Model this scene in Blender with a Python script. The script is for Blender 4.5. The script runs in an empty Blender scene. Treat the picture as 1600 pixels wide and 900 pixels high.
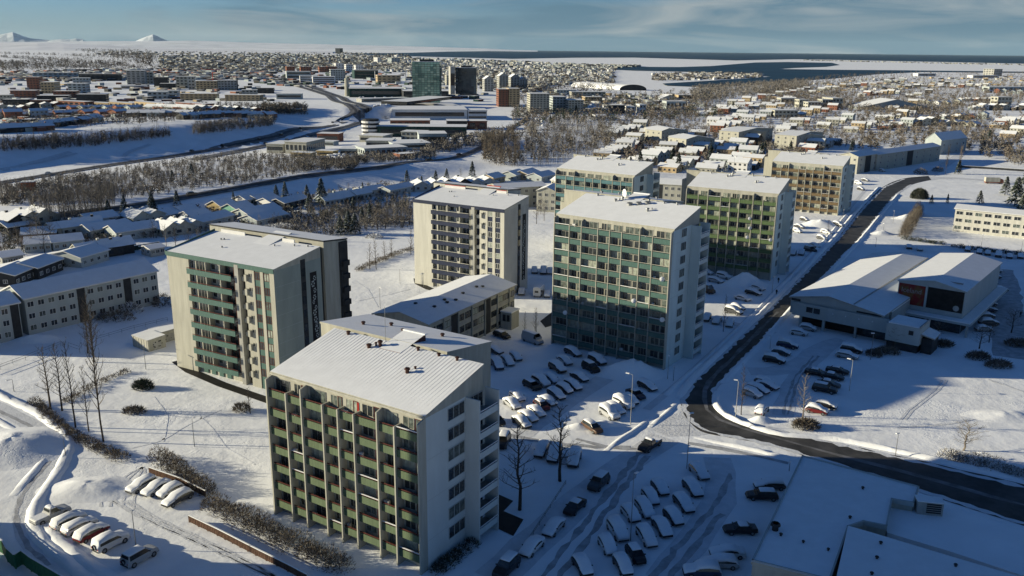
import bpy, math, random
from mathutils import Vector, Matrix, noise
RND = random.Random(11)
SC = bpy.context.scene
COL = SC.collection
rad = math.radians

# ------------------------------------------------------------------ camera, sky, sun, exposure
CAMH, FOC, HZ, ROLL = 65.0, 1350.0, 373.0, rad(0.6)      # height, focal length and horizon for a 1600 px wide frame
TH = math.atan(HZ / FOC)
cam = bpy.data.cameras.new("camera")
cam.sensor_width = 36.0
cam.lens = 36.0 * FOC / 1600.0
cam.clip_start, cam.clip_end = 1.0, 200000.0
cam_ob = bpy.data.objects.new("camera", cam)
COL.objects.link(cam_ob)
cam_ob.matrix_world = Matrix.Translation((0, 0, CAMH)) @ Matrix.Rotation(rad(90) - TH, 4, 'X') @ Matrix.Rotation(ROLL, 4, 'Z')
SC.camera = cam_ob

SUN_EL, SUN_AZ = rad(12.2), rad(177.6)                     # towards the sun: left of the picture, a little beyond
sun_dir = Vector((math.cos(SUN_AZ) * math.cos(SUN_EL), math.sin(SUN_AZ) * math.cos(SUN_EL), math.sin(SUN_EL)))
sl = bpy.data.lights.new("sun", 'SUN')
sl.energy = 5.0
sl.angle = rad(0.5)
sl.color = (1.0, 0.89, 0.64)
so = bpy.data.objects.new("sun", sl)
so.rotation_euler = (-sun_dir).to_track_quat('-Z', 'Y').to_euler()
so.location = (-60, 0, 90)
COL.objects.link(so)

W = bpy.data.worlds.new("World")
SC.world = W
W.use_nodes = True
nt = W.node_tree
nt.nodes.clear()
def nn(t, typ, **kw):
    n = t.nodes.new(typ)
    for k, v in kw.items():
        if k in n.inputs.keys():
            n.inputs[k].default_value = v
        else:
            setattr(n, k, v)
    return n
wo = nn(nt, 'ShaderNodeOutputWorld')
bg = nn(nt, 'ShaderNodeBackground')
sky = nn(nt, 'ShaderNodeTexSky', sky_type='NISHITA')
sky.sun_disc = False
sky.sun_elevation = SUN_EL
sky.sun_rotation = rad(90) - SUN_AZ
sky.altitude = 60
sky.air_density = 0.8
sky.dust_density = 0.2
sky.ozone_density = 6.0
tc = nn(nt, 'ShaderNodeTexCoord')
L = nt.links.new
mp = nn(nt, 'ShaderNodeMapping')
mp.inputs['Scale'].default_value = (1.7, 1.7, 13.0)
mp.inputs['Location'].default_value = (1.3, 0.4, 0.35)
L(tc.outputs['Generated'], mp.inputs['Vector'])
sx = nn(nt, 'ShaderNodeSeparateXYZ')
L(tc.outputs['Generated'], sx.inputs['Vector'])
def ramp(p0, c0, p1, c1):
    r = nn(nt, 'ShaderNodeValToRGB')
    e = r.color_ramp.elements
    e[0].position, e[0].color, e[1].position, e[1].color = p0, (*c0, 1), p1, (*c1, 1)
    return r
cn = nn(nt, 'ShaderNodeTexNoise', Scale=1.7, Detail=5.0, Roughness=0.5, Distortion=0.6)
cn2 = nn(nt, 'ShaderNodeTexNoise', Scale=3.0, Detail=6.0, Roughness=0.56, Distortion=0.8)
for n_ in (cn, cn2): L(mp.outputs['Vector'], n_.inputs['Vector'])
front = nn(nt, 'ShaderNodeMath', operation='MULTIPLY_ADD')          # the cloud bank thickens to the right
L(sx.outputs['X'], front.inputs[0]); front.inputs[1].default_value = 0.22
L(cn.outputs['Fac'], front.inputs[2])
cr = ramp(0.40, (0, 0, 0), 0.56, (.92, .92, .92))
L(front.outputs[0], cr.inputs['Fac'])
fall = nn(nt, 'ShaderNodeMapRange')            # the cloud bank lies low over the sea; the zenith is clear
fall.inputs['From Min'].default_value, fall.inputs['From Max'].default_value = 0.06, 0.32
fall.inputs['To Min'].default_value, fall.inputs['To Max'].default_value = 1.0, 0.0
L(sx.outputs['Z'], fall.inputs['Value'])
cm = nn(nt, 'ShaderNodeMath', operation='MULTIPLY')
L(cr.outputs['Color'], cm.inputs[0]); L(fall.outputs['Result'], cm.inputs[1])
cr2 = ramp(0.42, (1.05, 2.05, 2.85), 0.68, (3.4, 3.9, 4.1))
L(cn2.outputs['Fac'], cr2.inputs['Fac'])
mist = nn(nt, 'ShaderNodeMapRange')            # pale mist along the horizon
mist.inputs['From Min'].default_value, mist.inputs['From Max'].default_value = 0.0, 0.05
mist.inputs['To Min'].default_value, mist.inputs['To Max'].default_value = 0.75, 0.0
L(sx.outputs['Z'], mist.inputs['Value'])
mm = nn(nt, 'ShaderNodeMixRGB'); mm.inputs['Color2'].default_value = (2.5, 3.5, 4.1, 1)
L(mist.outputs['Result'], mm.inputs['Fac']); L(sky.outputs['Color'], mm.inputs['Color1'])
mx = nn(nt, 'ShaderNodeMixRGB')
L(cm.outputs[0], mx.inputs['Fac']); L(mm.outputs['Color'], mx.inputs['Color1']); L(cr2.outputs['Color'], mx.inputs['Color2'])
L(mx.outputs['Color'], bg.inputs['Color'])
bg.inputs['Strength'].default_value = 0.06
L(bg.outputs['Background'], wo.inputs['Surface'])

SC.view_settings.view_transform = 'Standard'
SC.view_settings.look = 'None'
SC.view_settings.exposure = 0.75
SC.view_settings.gamma = 1.0
SC.view_settings.use_curve_mapping = False
SC.render.engine = 'CYCLES'
SC.cycles.max_bounces = 4
SC.cycles.diffuse_bounces = 2
SC.cycles.glossy_bounces = 2
SC.cycles.volume_bounces = 0
SC.cycles.transparent_max_bounces = 4

# ------------------------------------------------------------------ pixel of the photograph -> point of the place
def ray(px, py):
    x, y = px - 800.0, 450.0 - py
    c, s = math.cos(ROLL), math.sin(ROLL)
    x, y = x * c - y * s, x * s + y * c
    return Vector((x, FOC * math.cos(TH) + y * math.sin(TH), -FOC * math.sin(TH) + y * math.cos(TH)))
def Gz(px, py, z=0.0):
    d = ray(px, py)
    k = (z - CAMH) / d.z
    return Vector((d.x * k, d.y * k, z))

# low embankments of the valley: each is steep on its right side and eases off behind
def poly_d(x, y, pts):
    best, side = 1e9, 1
    for (ax, ay), (bx, by) in zip(pts, pts[1:]):
        dx, dy = bx - ax, by - ay
        t = max(0.0, min(1.0, ((x - ax) * dx + (y - ay) * dy) / (dx * dx + dy * dy)))
        qx, qy = x - ax - dx * t, y - ay - dy * t
        d = math.hypot(qx, qy)
        if d < best:
            best, side = d, (1 if dx * qy - dy * qx < 0 else -1)     # + on the right hand of the line
    return best * side
def wpts(px, z): return [tuple(Gz(x, y, z)[:2]) for x, y in px]
RIDGE1 = wpts([(-260, 375), (40, 340), (200, 322), (340, 298), (480, 273), (600, 260), (690, 249), (745, 234)], 5.0)
RIDGE2 = wpts([(-300, 240), (0, 213), (150, 203), (300, 192), (420, 181), (500, 172)], 13.0)
def sm(t): t = max(0.0, min(1.0, t)); return t * t * (3 - 2 * t)
def end_fade(x, y, pts, r):
    return sm(math.hypot(x - pts[-1][0], y - pts[-1][1]) / r)
def terrain(x, y):
    if x > 260 or y < 150 or y > 1800: return 0.0
    h = 0.0
    d = poly_d(x, y, RIDGE1)
    if -160 < d < 21:
        h += 5.0 * (1 - d / 21 if d > 0 else sm(1 + d / 160)) * end_fade(x, y, RIDGE1, 90)
    d = poly_d(x, y, RIDGE2)
    if -420 < d < 48:
        h += 13.0 * ((1 - d / 48) if d > 0 else sm(1 + d / 420)) * end_fade(x, y, RIDGE2, 120)
    return h
def G(px, py):
    p = Gz(px, py, 0)
    if p.x > 260 or p.y < 220 or p.y > 2600: return p
    d = ray(px, py)
    k0 = (19 - CAMH) / d.z
    k1 = -CAMH / d.z
    N = 40
    prev = k0
    for i in range(1, N + 1):
        k = k0 + (k1 - k0) * i / N
        if CAMH + d.z * k <= terrain(d.x * k, d.y * k) + 1e-6:
            lo, hi = prev, k
            for _ in range(10):
                m = (lo + hi) / 2
                if CAMH + d.z * m <= terrain(d.x * m, d.y * m): hi = m
                else: lo = m
            k = hi
            break
        prev = k
    return Vector((d.x * k, d.y * k, terrain(d.x * k, d.y * k)))
def height_at(px, py, base):
    d = ray(px, py)
    return CAMH + d.z * math.hypot(base.x, base.y) / math.hypot(d.x, d.y)
def heading(a, b):
    p, q = Gz(*a), Gz(*b)
    return math.atan2(q.y - p.y, q.x - p.x)

# ------------------------------------------------------------------ materials
MATS = {}
def mat(name, col, rough=0.8, var=0.0, scale=1.0, bump=0.0, bscale=None, spec=0.14, metal=0.0, detail=4.0, col2=None, lo=0.4, hi=0.65, bdist=0.1, streak=None):
    if name in MATS: return MATS[name]
    m = bpy.data.materials.new(name)
    m.use_nodes = True
    t = m.node_tree
    b = t.nodes['Principled BSDF']
    b.inputs['Roughness'].default_value = rough
    b.inputs['Specular IOR Level'].default_value = spec
    b.inputs['Metallic'].default_value = metal
    b.inputs['Base Color'].default_value = (*col, 1)
    if var or col2 or bump:
        g = nn(t, 'ShaderNodeNewGeometry')
        vec = g.outputs['Position']
        if streak:
            mpn = nn(t, 'ShaderNodeMapping')
            mpn.inputs['Scale'].default_value = streak
            t.links.new(vec, mpn.inputs['Vector'])
            vec = mpn.outputs['Vector']
    if var or col2:
        no = nn(t, 'ShaderNodeTexNoise', Scale=scale, Detail=detail, Roughness=0.62)
        t.links.new(vec, no.inputs['Vector'])
        r = nn(t, 'ShaderNodeValToRGB')
        r.color_ramp.elements[0].position = lo
        r.color_ramp.elements[1].position = hi
        if col2:
            r.color_ramp.elements[0].color = (*col, 1)
            r.color_ramp.elements[1].color = (*col2, 1)
        else:
            r.color_ramp.elements[0].color = (*[c * (1 - var) for c in col], 1)
            r.color_ramp.elements[1].color = (*[min(1, c * (1 + var)) for c in col], 1)
        t.links.new(no.outputs['Fac'], r.inputs['Fac'])
        t.links.new(r.outputs['Color'], b.inputs['Base Color'])
    if bump:
        n2 = nn(t, 'ShaderNodeTexNoise', Scale=bscale or scale, Detail=5.0, Roughness=0.6)
        t.links.new(vec, n2.inputs['Vector'])
        bu = nn(t, 'ShaderNodeBump', Strength=bump, Distance=bdist)
        t.links.new(n2.outputs['Fac'], bu.inputs['Height'])
        t.links.new(bu.outputs['Normal'], b.inputs['Normal'])
    MATS[name] = m
    return m
SNOW = mat('roof_snow', (.76, .78, .80), .75, .03, .5, .12, 2.0, bdist=.08)
GROUND = mat('ground_snow', (.85, .87, .89), .8, .05, .09, .6, .35, bdist=.22, detail=8)
def ground_detail():
    t = GROUND.node_tree; b = t.nodes['Principled BSDF']
    bump1 = [n for n in t.nodes if n.type == 'BUMP'][0]
    g = nn(t, 'ShaderNodeNewGeometry')
    mask = nn(t, 'ShaderNodeTexNoise', Scale=.05, Detail=4.0, Roughness=.6)
    mr = nn(t, 'ShaderNodeValToRGB'); mr.color_ramp.elements[0].position = .50; mr.color_ramp.elements[1].position = .64
    foot = nn(t, 'ShaderNodeTexVoronoi', Scale=1.5); foot.inputs['Randomness'].default_value = 1.0
    fr = nn(t, 'ShaderNodeValToRGB'); fr.color_ramp.elements[0].position = .08; fr.color_ramp.elements[1].position = .30
    fine = nn(t, 'ShaderNodeTexNoise', Scale=2.2, Detail=6.0, Roughness=.65)
    for n_ in (mask, foot, fine): t.links.new(g.outputs['Position'], n_.inputs['Vector'])
    t.links.new(mask.outputs['Fac'], mr.inputs['Fac']); t.links.new(foot.outputs['Distance'], fr.inputs['Fac'])
    ad = nn(t, 'ShaderNodeMath', operation='MULTIPLY_ADD')
    t.links.new(fr.outputs['Color'], ad.inputs[0]); ad.inputs[1].default_value = .45; t.links.new(fine.outputs['Fac'], ad.inputs[2])
    mu = nn(t, 'ShaderNodeMath', operation='MULTIPLY')
    t.links.new(ad.outputs[0], mu.inputs[0]); t.links.new(mr.outputs['Color'], mu.inputs[1])
    b2 = nn(t, 'ShaderNodeBump', Strength=.6, Distance=.14)
    t.links.new(mu.outputs[0], b2.inputs['Height']); t.links.new(bump1.outputs['Normal'], b2.inputs['Normal'])
    t.links.new(b2.outputs['Normal'], b.inputs['Normal'])
ground_detail()
CARSNOW = mat('car_snow', (.80, .82, .85), .75, .02, 2.0, .25, 6.0, bdist=.05)
PACKED = mat('packed_snow', (.66, .68, .71), .7, .07, .5, .7, 1.8, bdist=.14)
RUT = mat('dirty_rut', (.40, .41, .43), .7, .22, .6, .6, 3.0, bdist=.08)
ASPH = mat('asphalt', (.040, .040, .039), .6, .3, .25, .3, 12.0, col2=(.085, .083, .08), bdist=.03, detail=8)
ASPH2 = mat('slushy_asphalt', (.10, .10, .10), .6, .3, .3, .2, 4.0, col2=(.22, .22, .23), bdist=.03)
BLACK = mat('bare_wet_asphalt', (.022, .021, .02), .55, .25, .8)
CREAM = mat('cream_render', (.375, .37, .318), .85, .10, 1.0, .15, 3.0, streak=(1, 1, .13))
WHITE = mat('white_paint', (.60, .60, .59), .7, .05, .6)
CREAMW = mat('bright_cream_render', (.48, .475, .425), .85, .08, 1.0, .15, 3.0, streak=(1, 1, .13))
GREYW = mat('pale_grey_render', (.36, .40, .40), .85, .06, .35, .15, 3.0, streak=(1, 1, .35))
GABLE = mat('pale_skylit_gable', (.50, .55, .55), .8, .05, .4, streak=(1, 1, .3))  # teal skylight of the shaded side put into the colour
GABLE3 = mat('grey_green_shaded_gable', (.255, .295, .275), .85, .08, .4, streak=(1, 1, .3))  # darkened: the shade on this gable is put into the colour
GABLE4 = mat('warm_grey_shaded_gable', (.42, .42, .39), .85, .08, .4, streak=(1, 1, .3))  # shaded side and its reflections put into the colour
GABLE2 = mat('white_blue_skylit_gable', (.52, .61, .61), .8, .07, .4, streak=(1, 1, .3))  # white gable paint, with skylight on the shaded side put into the colour
CONC = mat('concrete', (.33, .33, .31), .9, .18, .5, .2, 4.0, streak=(1, 1, .4))
GREEN = mat('moss_green_panel', (.105, .142, .085), .6, .15, 1.0, streak=(6, 6, .5))
OLIVE = mat('olive_green_panel', (.086, .132, .062), .6, .15, 1.0, streak=(6, 6, .5))
TEAL = mat('teal_panel', (.066, .128, .115), .6, .12, 1.0, streak=(6, 6, .5))
TEAL2 = mat('sea_blue_panel', (.07, .155, .175), .6, .12, 1.0)
NAVY = mat('navy_panel', (.022, .03, .06), .6, .12, 1.0)
BROWN = mat('brown_panel', (.145, .105, .06), .7, .15, 1.0)
BRICK = mat('red_brown_cladding', (.23, .10, .065), .8, .15, .6)
TAN = mat('tan_render', (.40, .31, .19), .85, .1, .5)
RAIL = mat('dark_red_wood', (.10, .032, .025), .6, .2, 3.0)
REDP = mat('red_paint', (.36, .03, .025), .5, .1, 2.0)
DARK = mat('dark_cladding', (.035, .038, .042), .7, .2, .6)
DARKG = mat('dark_green_cladding', (.02, .05, .045), .6, .15, .5)
GLASS = mat('window_glass', (.03, .036, .04), .1, .3, 2.0, spec=.6)
GLASS2 = mat('curtained_glass', (.10, .12, .11), .25, .5, 1.3, spec=.5)
GLASS3 = mat('pale_curtain_glass', (.30, .33, .28), .3, .3, 1.6, spec=.5)
GTOWER = mat('green_mirror_glass', (.20, .33, .27), .12, .35, .02, spec=.9, metal=.5)
GTOWER2 = mat('pale_reflection_glass', (.34, .44, .33), .2, .3, .03, spec=.7, metal=.3)  # paler panes: sky reflections put into the colour
GTOWER3 = mat('deep_reflection_glass', (.10, .20, .17), .1, .3, .03, spec=.9, metal=.4)  # deeper panes: varied reflections put into the colour
BTOWER2 = mat('slate_glass', (.07, .10, .12), .15, .3, .05, spec=.9, metal=.3)
BTOWER = mat('dark_mirror_glass', (.035, .05, .065), .1, .4, .06, spec=.9, metal=.3)
BARK = mat('frosted_bark', (.20, .175, .15), .9, .25, 2.0)
BARKD = mat('dark_bark', (.055, .045, .038), .9, .25, 2.0)
TWIG = mat('brown_twigs', (.13, .11, .088), .9, .3, .6)
TWIGF = mat('frosted_twigs', (.20, .185, .165), .9, .25, .6)
WOOD = mat('bare_wood_far', (.165, .152, .134), .95, .35, .05)
NEEDLE = mat('dark_needles', (.035, .05, .036), .9, .35, 1.2)
NEEDLEF = mat('frosted_needles', (.34, .36, .35), .9, .2, 1.2)
VENTB = mat('dark_brown_vent', (.06, .028, .022), .6)
METAL = mat('grey_metal', (.22, .23, .24), .45, .1, 3.0, metal=.5)
LAMPW = mat('white_metal', (.72, .73, .74), .4)
TYRE = mat('tyre_rubber', (.02, .02, .021), .8)
LIGHTG = mat('lamp_glass', (.55, .56, .55), .2)
REDL = mat('tail_lamp', (.30, .015, .012), .3)
GFENCE = mat('green_metal_sheet', (.055, .17, .085), .5, .1, 1.0)
BFENCE = mat('brown_fence_wood', (.105, .06, .042), .8, .25, 3.0)
SEA = mat('sea', (.008, .036, .060), .5, .25, .004, .5, .05, spec=.12, bdist=.5)
YEL = mat('yellow_paint', (.36, .28, .14), .7, .1, 1.0)
MINT = mat('mint_paint', (.20, .42, .32), .7, .1, 1.0)
SIGNR = mat('red_sign', (.20, .025, .025), .5, .15, .4, col2=(.16, .10, .035), lo=.45, hi=.6)
SIGNT = mat('grey_sign_lettering', (.30, .24, .24), .6)
MURAL = mat('black_mural', (.016, .016, .018), .6)
HILLS = mat('far_snow_land', (.62, .65, .69), .9, .35, .0015, col2=(.80, .82, .86), lo=.35, hi=.6, detail=8)
MOUNT = mat('hazy_mountain_snow', (.42, .48, .54), .9, .2, .002, col2=(.68, .72, .77), lo=.40, hi=.60)  # distance haze put into the colour: bluer, fainter snow

# ------------------------------------------------------------------ mesh helpers
class MB:
    def __init__(s): s.v, s.f, s.mi = [], [], []
    def quad(s, a, b, c, d, mi=0):
        n = len(s.v); s.v += [a, b, c, d]; s.f.append((n, n + 1, n + 2, n + 3)); s.mi.append(mi)
    def tri(s, a, b, c, mi=0):
        n = len(s.v); s.v += [a, b, c]; s.f.append((n, n + 1, n + 2)); s.mi.append(mi)
    def hexa(s, p, mi=0, top_mi=None):     # p: 4 bottom ccw, 4 top ccw
        n = len(s.v); s.v += [tuple(q) for q in p]
        for i, fc in enumerate([(3, 2, 1, 0), (4, 5, 6, 7), (0, 1, 5, 4), (1, 2, 6, 5), (2, 3, 7, 6), (3, 0, 4, 7)]):
            s.f.append(tuple(n + k for k in fc)); s.mi.append(top_mi if (i == 1 and top_mi is not None) else mi)
        return s
    def box(s, x0, x1, y0, y1, z0, z1, mi=0, top_mi=None):
        return s.hexa([(x0, y0, z0), (x1, y0, z0), (x1, y1, z0), (x0, y1, z0), (x0, y0, z1), (x1, y0, z1), (x1, y1, z1), (x0, y1, z1)], mi, top_mi)
    def obox(s, cx, cy, ang, lx, ly, z0, z1, mi=0, top_mi=None):
        c, q = math.cos(ang), math.sin(ang)
        P = [(cx + c * a - q * b, cy + q * a + c * b) for a, b in ((-lx / 2, -ly / 2), (lx / 2, -ly / 2), (lx / 2, ly / 2), (-lx / 2, ly / 2))]
        return s.hexa([(x, y, z0) for x, y in P] + [(x, y, z1) for x, y in P], mi, top_mi)
    def prism(s, poly, z0, z1, mi=0, top_mi=None):
        n, k = len(s.v), len(poly)
        s.v += [(x, y, z0) for x, y in poly] + [(x, y, z1) for x, y in poly]
        s.f.append(tuple(range(n + k, n + 2 * k))); s.mi.append(mi if top_mi is None else top_mi)
        s.f.append(tuple(range(n + k - 1, n - 1, -1))); s.mi.append(mi)
        for i in range(k):
            j = (i + 1) % k
            s.f.append((n + i, n + j, n + k + j, n + k + i)); s.mi.append(mi)
        return s
    def tube(s, p, q, r0, r1, n=3, mi=0):
        p, q = Vector(p), Vector(q)
        d = (q - p)
        if d.length < 1e-6: return s
        a = d.orthogonal().normalized(); b = d.cross(a).normalized()
        k = len(s.v)
        for c, r in ((p, r0), (q, r1)):
            for i in range(n):
                w = 2 * math.pi * i / n
                s.v.append(tuple(c + a * (r * math.cos(w)) + b * (r * math.sin(w))))
        for i in range(n):
            j = (i + 1) % n
            s.f.append((k + i, k + j, k + n + j, k + n + i)); s.mi.append(mi)
        if n > 3:
            s.f.append(tuple(range(k + n, k + 2 * n))); s.mi.append(mi)
        return s
    def mesh(s, name, mats, smooth=False):
        me = bpy.data.meshes.new(name)
        me.from_pydata(s.v, [], s.f)
        for m in (mats if isinstance(mats, (list, tuple)) else [mats]): me.materials.append(m)
        if any(s.mi): me.polygons.foreach_set('material_index', s.mi)
        if smooth: me.polygons.foreach_set('use_smooth', [True] * len(s.f))
        me.update()
        return me
def tag(o, label=None, cat=None, group=None, kind=None):
    if label: o['label'] = label
    if cat: o['category'] = cat
    if group: o['group'] = group
    if kind: o['kind'] = kind
    return o
def link(name, me, parent=None, loc=(0, 0, 0), rz=0.0):
    o = bpy.data.objects.new(name, me)
    COL.objects.link(o)
    if parent is not None: o.parent = parent
    o.location = loc
    if rz: o.rotation_euler = (0, 0, rz)
    return o
def empty(name, loc, rz, label, cat, group=None):
    return tag(link(name, None, None, loc, rz), label, cat, group)
BOXC = {}
def box(name, m, parent, x0, x1, y0, y1, z0, z1):
    key = (name, m.name, round(x1 - x0, 3), round(y1 - y0, 3), round(z1 - z0, 3))
    if key not in BOXC:
        BOXC[key] = MB().box(0, x1 - x0, 0, y1 - y0, 0, z1 - z0).mesh(name, m)
    return link(name, BOXC[key], parent, (x0, y0, z0))
def structure(name, mb, m, smooth=False):
    return tag(link(name, mb.mesh(name, m, smooth)), kind='structure')
def ordn(i):
    return ['first', 'second', 'third', 'fourth', 'fifth', 'sixth', 'seventh', 'eighth', 'ninth', 'tenth', 'eleventh', 'twelfth', 'thirteenth', 'fourteenth', 'fifteenth', 'sixteenth', 'seventeenth', 'eighteenth', 'nineteenth', 'twentieth'][i] if i < 20 else '%dth' % (i + 1)
def place_word(i, n, a='left'):
    if n == 1: return 'alone'
    if i == 0: return ('leftmost' if a == 'left' else 'nearest')
    if i == n - 1: return ('rightmost' if a == 'left' else 'farthest')
    return ordn(i) + (' from left' if a == 'left' else ' from the near end')

# ------------------------------------------------------------------ ground, sea, far land
def build_ground():
    angs = [rad(a) for a in [i * 0.5 for i in range(40, 281)]] + [rad(a) for a in range(145, 396, 5)]
    rs = [4.0]
    while rs[-1] < 57000: rs.append(rs[-1] * (1.014 if 260 < rs[-1] < 760 else 1.04))
    mb = MB()
    na = len(angs)
    for r in rs:
        for a in angs:
            x, y = r * math.cos(a), r * math.sin(a)
            mb.v.append((x, y, terrain(x, y)))
    for i in range(len(rs) - 1):
        for j in range(na):
            k = (j + 1) % na
            mb.f.append((i * na + j, (i + 1) * na + j, (i + 1) * na + k, i * na + k)); mb.mi.append(0)
    mb.f.append(tuple(range(na))); mb.mi.append(0)
    return structure('ground', mb, GROUND, True)
build_ground()
def flat_poly(name, pts, m, z):
    mb = MB()
    mb.v = [(*Gz(x, y)[:2], z) for x, y in pts]
    mb.f = [tuple(range(len(pts)))]; mb.mi = [0]
    o = structure(name, mb, m)
    if o.data.polygons[0].normal.z < 0: o.data.flip_normals()
    return o
flat_poly('sea', [(640, 82.5), (700, 80.6), (790, 79.6), (830, 79.0), (1200, 82.9), (1700, 88.1), (1700, 101), (1600, 99.5), (1480, 97), (1400, 95.5), (1310, 93.5), (1240, 92.6), (1150, 94.5), (1060, 92), (990, 90), (900, 90.2), (800, 92), (720, 90), (620, 87.5), (540, 85), (560, 83.3)], SEA, .8)
flat_poly('bay_water', [(945, 108.5), (985, 104.5), (1060, 105), (1110, 103.5), (1180, 97.8), (1230, 97), (1300, 98.3), (1312, 101.5), (1290, 104.5), (1240, 106.3), (1215, 108), (1300, 109.2), (1420, 110.2), (1600, 112.2), (1700, 113), (1700, 114.8), (1540, 113.5), (1440, 112.6), (1370, 116), (1300, 123), (1240, 127), (1190, 132.5), (1100, 136.5), (1040, 134), (1035, 131), (1110, 126.5), (1180, 122), (1205, 120), (1160, 116.5), (1070, 112.3), (990, 110.5)], SEA, .8)
# the snowy lava plain and mountains on the horizon
def far_hill(name, px0, px1, ybase, peaks, D, m, depth):
    mb = MB()
    n = len(peaks)
    rows = 5
    for r in range(rows):
        f = [0, .55, 1, .5, 0][r]
        dd = D + depth * (r - 2) / 4
        for x, y in peaks:
            b = ray(x, ybase); b = b / b.y
            tp = ray(x, y); hgt = max(0, CAMH + D * tp.z / math.hypot(tp.x, tp.y) * 1.0)
            j = 1 + .25 * noise.noise(Vector((x * .13, r * 1.7, y)))
            mb.v.append((b.x * dd, dd, max(-2, hgt * f * (j if 0 < r < 4 and r != 2 else 1))))
    for r in range(rows - 1):
        for i in range(n - 1):
            mb.f.append((r * n + i, r * n + i + 1, (r + 1) * n + i + 1, (r + 1) * n + i)); mb.mi.append(0)
    return structure(name, mb, m, False)
far_hill('lava_plain', -200, 800, 80, [(-250, 62), (-120, 63), (0, 64.5), (60, 65), (120, 64), (180, 63.5), (230, 64), (300, 63), (400, 66.5), (500, 69), (600, 71.5), (700, 74), (760, 76), (800, 78), (840, 79)], 33000, HILLS, 9000)
far_hill('snowy_ridge', -200, 400, 80, [(-300, 76), (-100, 70), (0, 67), (60, 66.5), (100, 68), (160, 71), (230, 74), (330, 76.5), (420, 78), (520, 80)], 12000, HILLS, 4000)
far_hill('cone_mountain', 205, 270, 66, [(200, 66), (212, 63.5), (222, 59), (232, 55), (240, 52.3), (247, 55.5), (257, 61), (268, 65), (276, 66)], 45000, MOUNT, 2200)
far_hill('left_mountain', -60, 60, 66, [(-120, 60), (-60, 56), (-25, 52), (0, 52.5), (12, 49.5), (22, 47.5), (30, 51), (38, 55), (48, 58.5), (70, 61), (95, 64), (110, 66)], 45000, MOUNT, 3000)
far_hill('low_mountain', 75, 135, 66, [(72, 65), (82, 61.5), (95, 60.3), (110, 60.6), (120, 59), (130, 60.6), (134, 64)], 44000, MOUNT, 2000)

# ------------------------------------------------------------------ roads, tracks, banks
def strip(name, pts, w, m, z=0.05, px=True, step=4.0, kind='structure', jit=0.0):
    P = [G(*p) if px else Vector((*p, 0)) for p in pts]
    line = []
    for a, b in zip(P, P[1:]):
        n = max(1, int((b - a).length / step))
        line += [a + (b - a) * i / n for i in range(n)]
    line.append(P[-1])
    # smooth the corners
    for _ in range(3):
        line = [line[0]] + [(line[i - 1] + line[i] * 2 + line[i + 1]) / 4 for i in range(1, len(line) - 1)] + [line[-1]]
    mb = MB()
    n = len(line)
    rr = random.Random(len(pts) * 7 + int(P[0].x))
    for i, p in enumerate(line):
        d = (line[min(i + 1, n - 1)] - line[max(i - 1, 0)])
        d.z = 0; d.normalize()
        nx, ny = -d.y, d.x
        ww = w[0] + (w[1] - w[0]) * i / (n - 1) if isinstance(w, tuple) else w
        for sgn in (-1, 0, 1):
            o = sgn * (ww / 2 + (rr.uniform(-jit, jit) if sgn else 0))
            x, y = p.x + nx * o, p.y + ny * o
            mb.v.append((x, y, terrain(x, y) + z))
    for i in range(n - 1):
        for k in (0, 1):
            a = i * 3 + k
            mb.f.append((a + 1, a, a + 3, a + 4)); mb.mi.append(0)
    o = structure(name, mb, m)
    if o.data.polygons[0].normal.z < 0: o.data.flip_normals()
    return o
def bank(name, pts, w, h, m=None, step=1.3):
    """a ploughed ridge of snow along a line"""
    P = [G(*p) for p in pts]
    line = []
    for a, b in zip(P, P[1:]):
        n = max(1, int((b - a).length / step))
        line += [a + (b - a) * i / n for i in range(n)]
    line.append(P[-1])
    for _ in range(4):
        line = [line[0]] + [(line[i - 1] + line[i] * 2 + line[i + 1]) / 4 for i in range(1, len(line) - 1)] + [line[-1]]
    mb, n, K = MB(), len(line), 7
    for i, p in enumerate(line):
        d = (line[min(i + 1, n - 1)] - line[max(i - 1, 0)]); d.z = 0; d.normalize()
        tap = min(1, (i + .3) / 4, (n - .7 - i) / 4)
        for k in range(K):
            u = -1 + 2 * k / (K - 1)
            q = Vector((p.x - d.y * u * w / 2, p.y + d.x * u * w / 2, 0))
            nz = noise.noise(Vector((q.x * .9, q.y * .9, 3))) * .5 + noise.noise(Vector((q.x * 2.3, q.y * 2.3, 7))) * .35
            z = h * (1 - u * u) * (1 + nz * .9) * max(0.05, tap) if abs(u) < .99 else -.05
            mb.v.append((q.x + nz * .3, q.y + nz * .3, terrain(q.x, q.y) + z))
    for i in range(n - 1):
        for k in range(K - 1):
            a = i * K + k
            mb.f.append((a + 1, a, a + K, a + K + 1)); mb.mi.append(0)
    o = structure(name, mb, m or GROUND, True)
    if o.data.polygons[len(o.data.polygons) // 2].normal.z < 0: o.data.flip_normals()
    return o
def mid(a, b): return [((p[0] + q[0]) / 2, (p[1] + q[1]) / 2) for p, q in zip(a, b)]
def area(name, pts, m, z):
    return flat_poly(name, pts, m, z)
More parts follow.
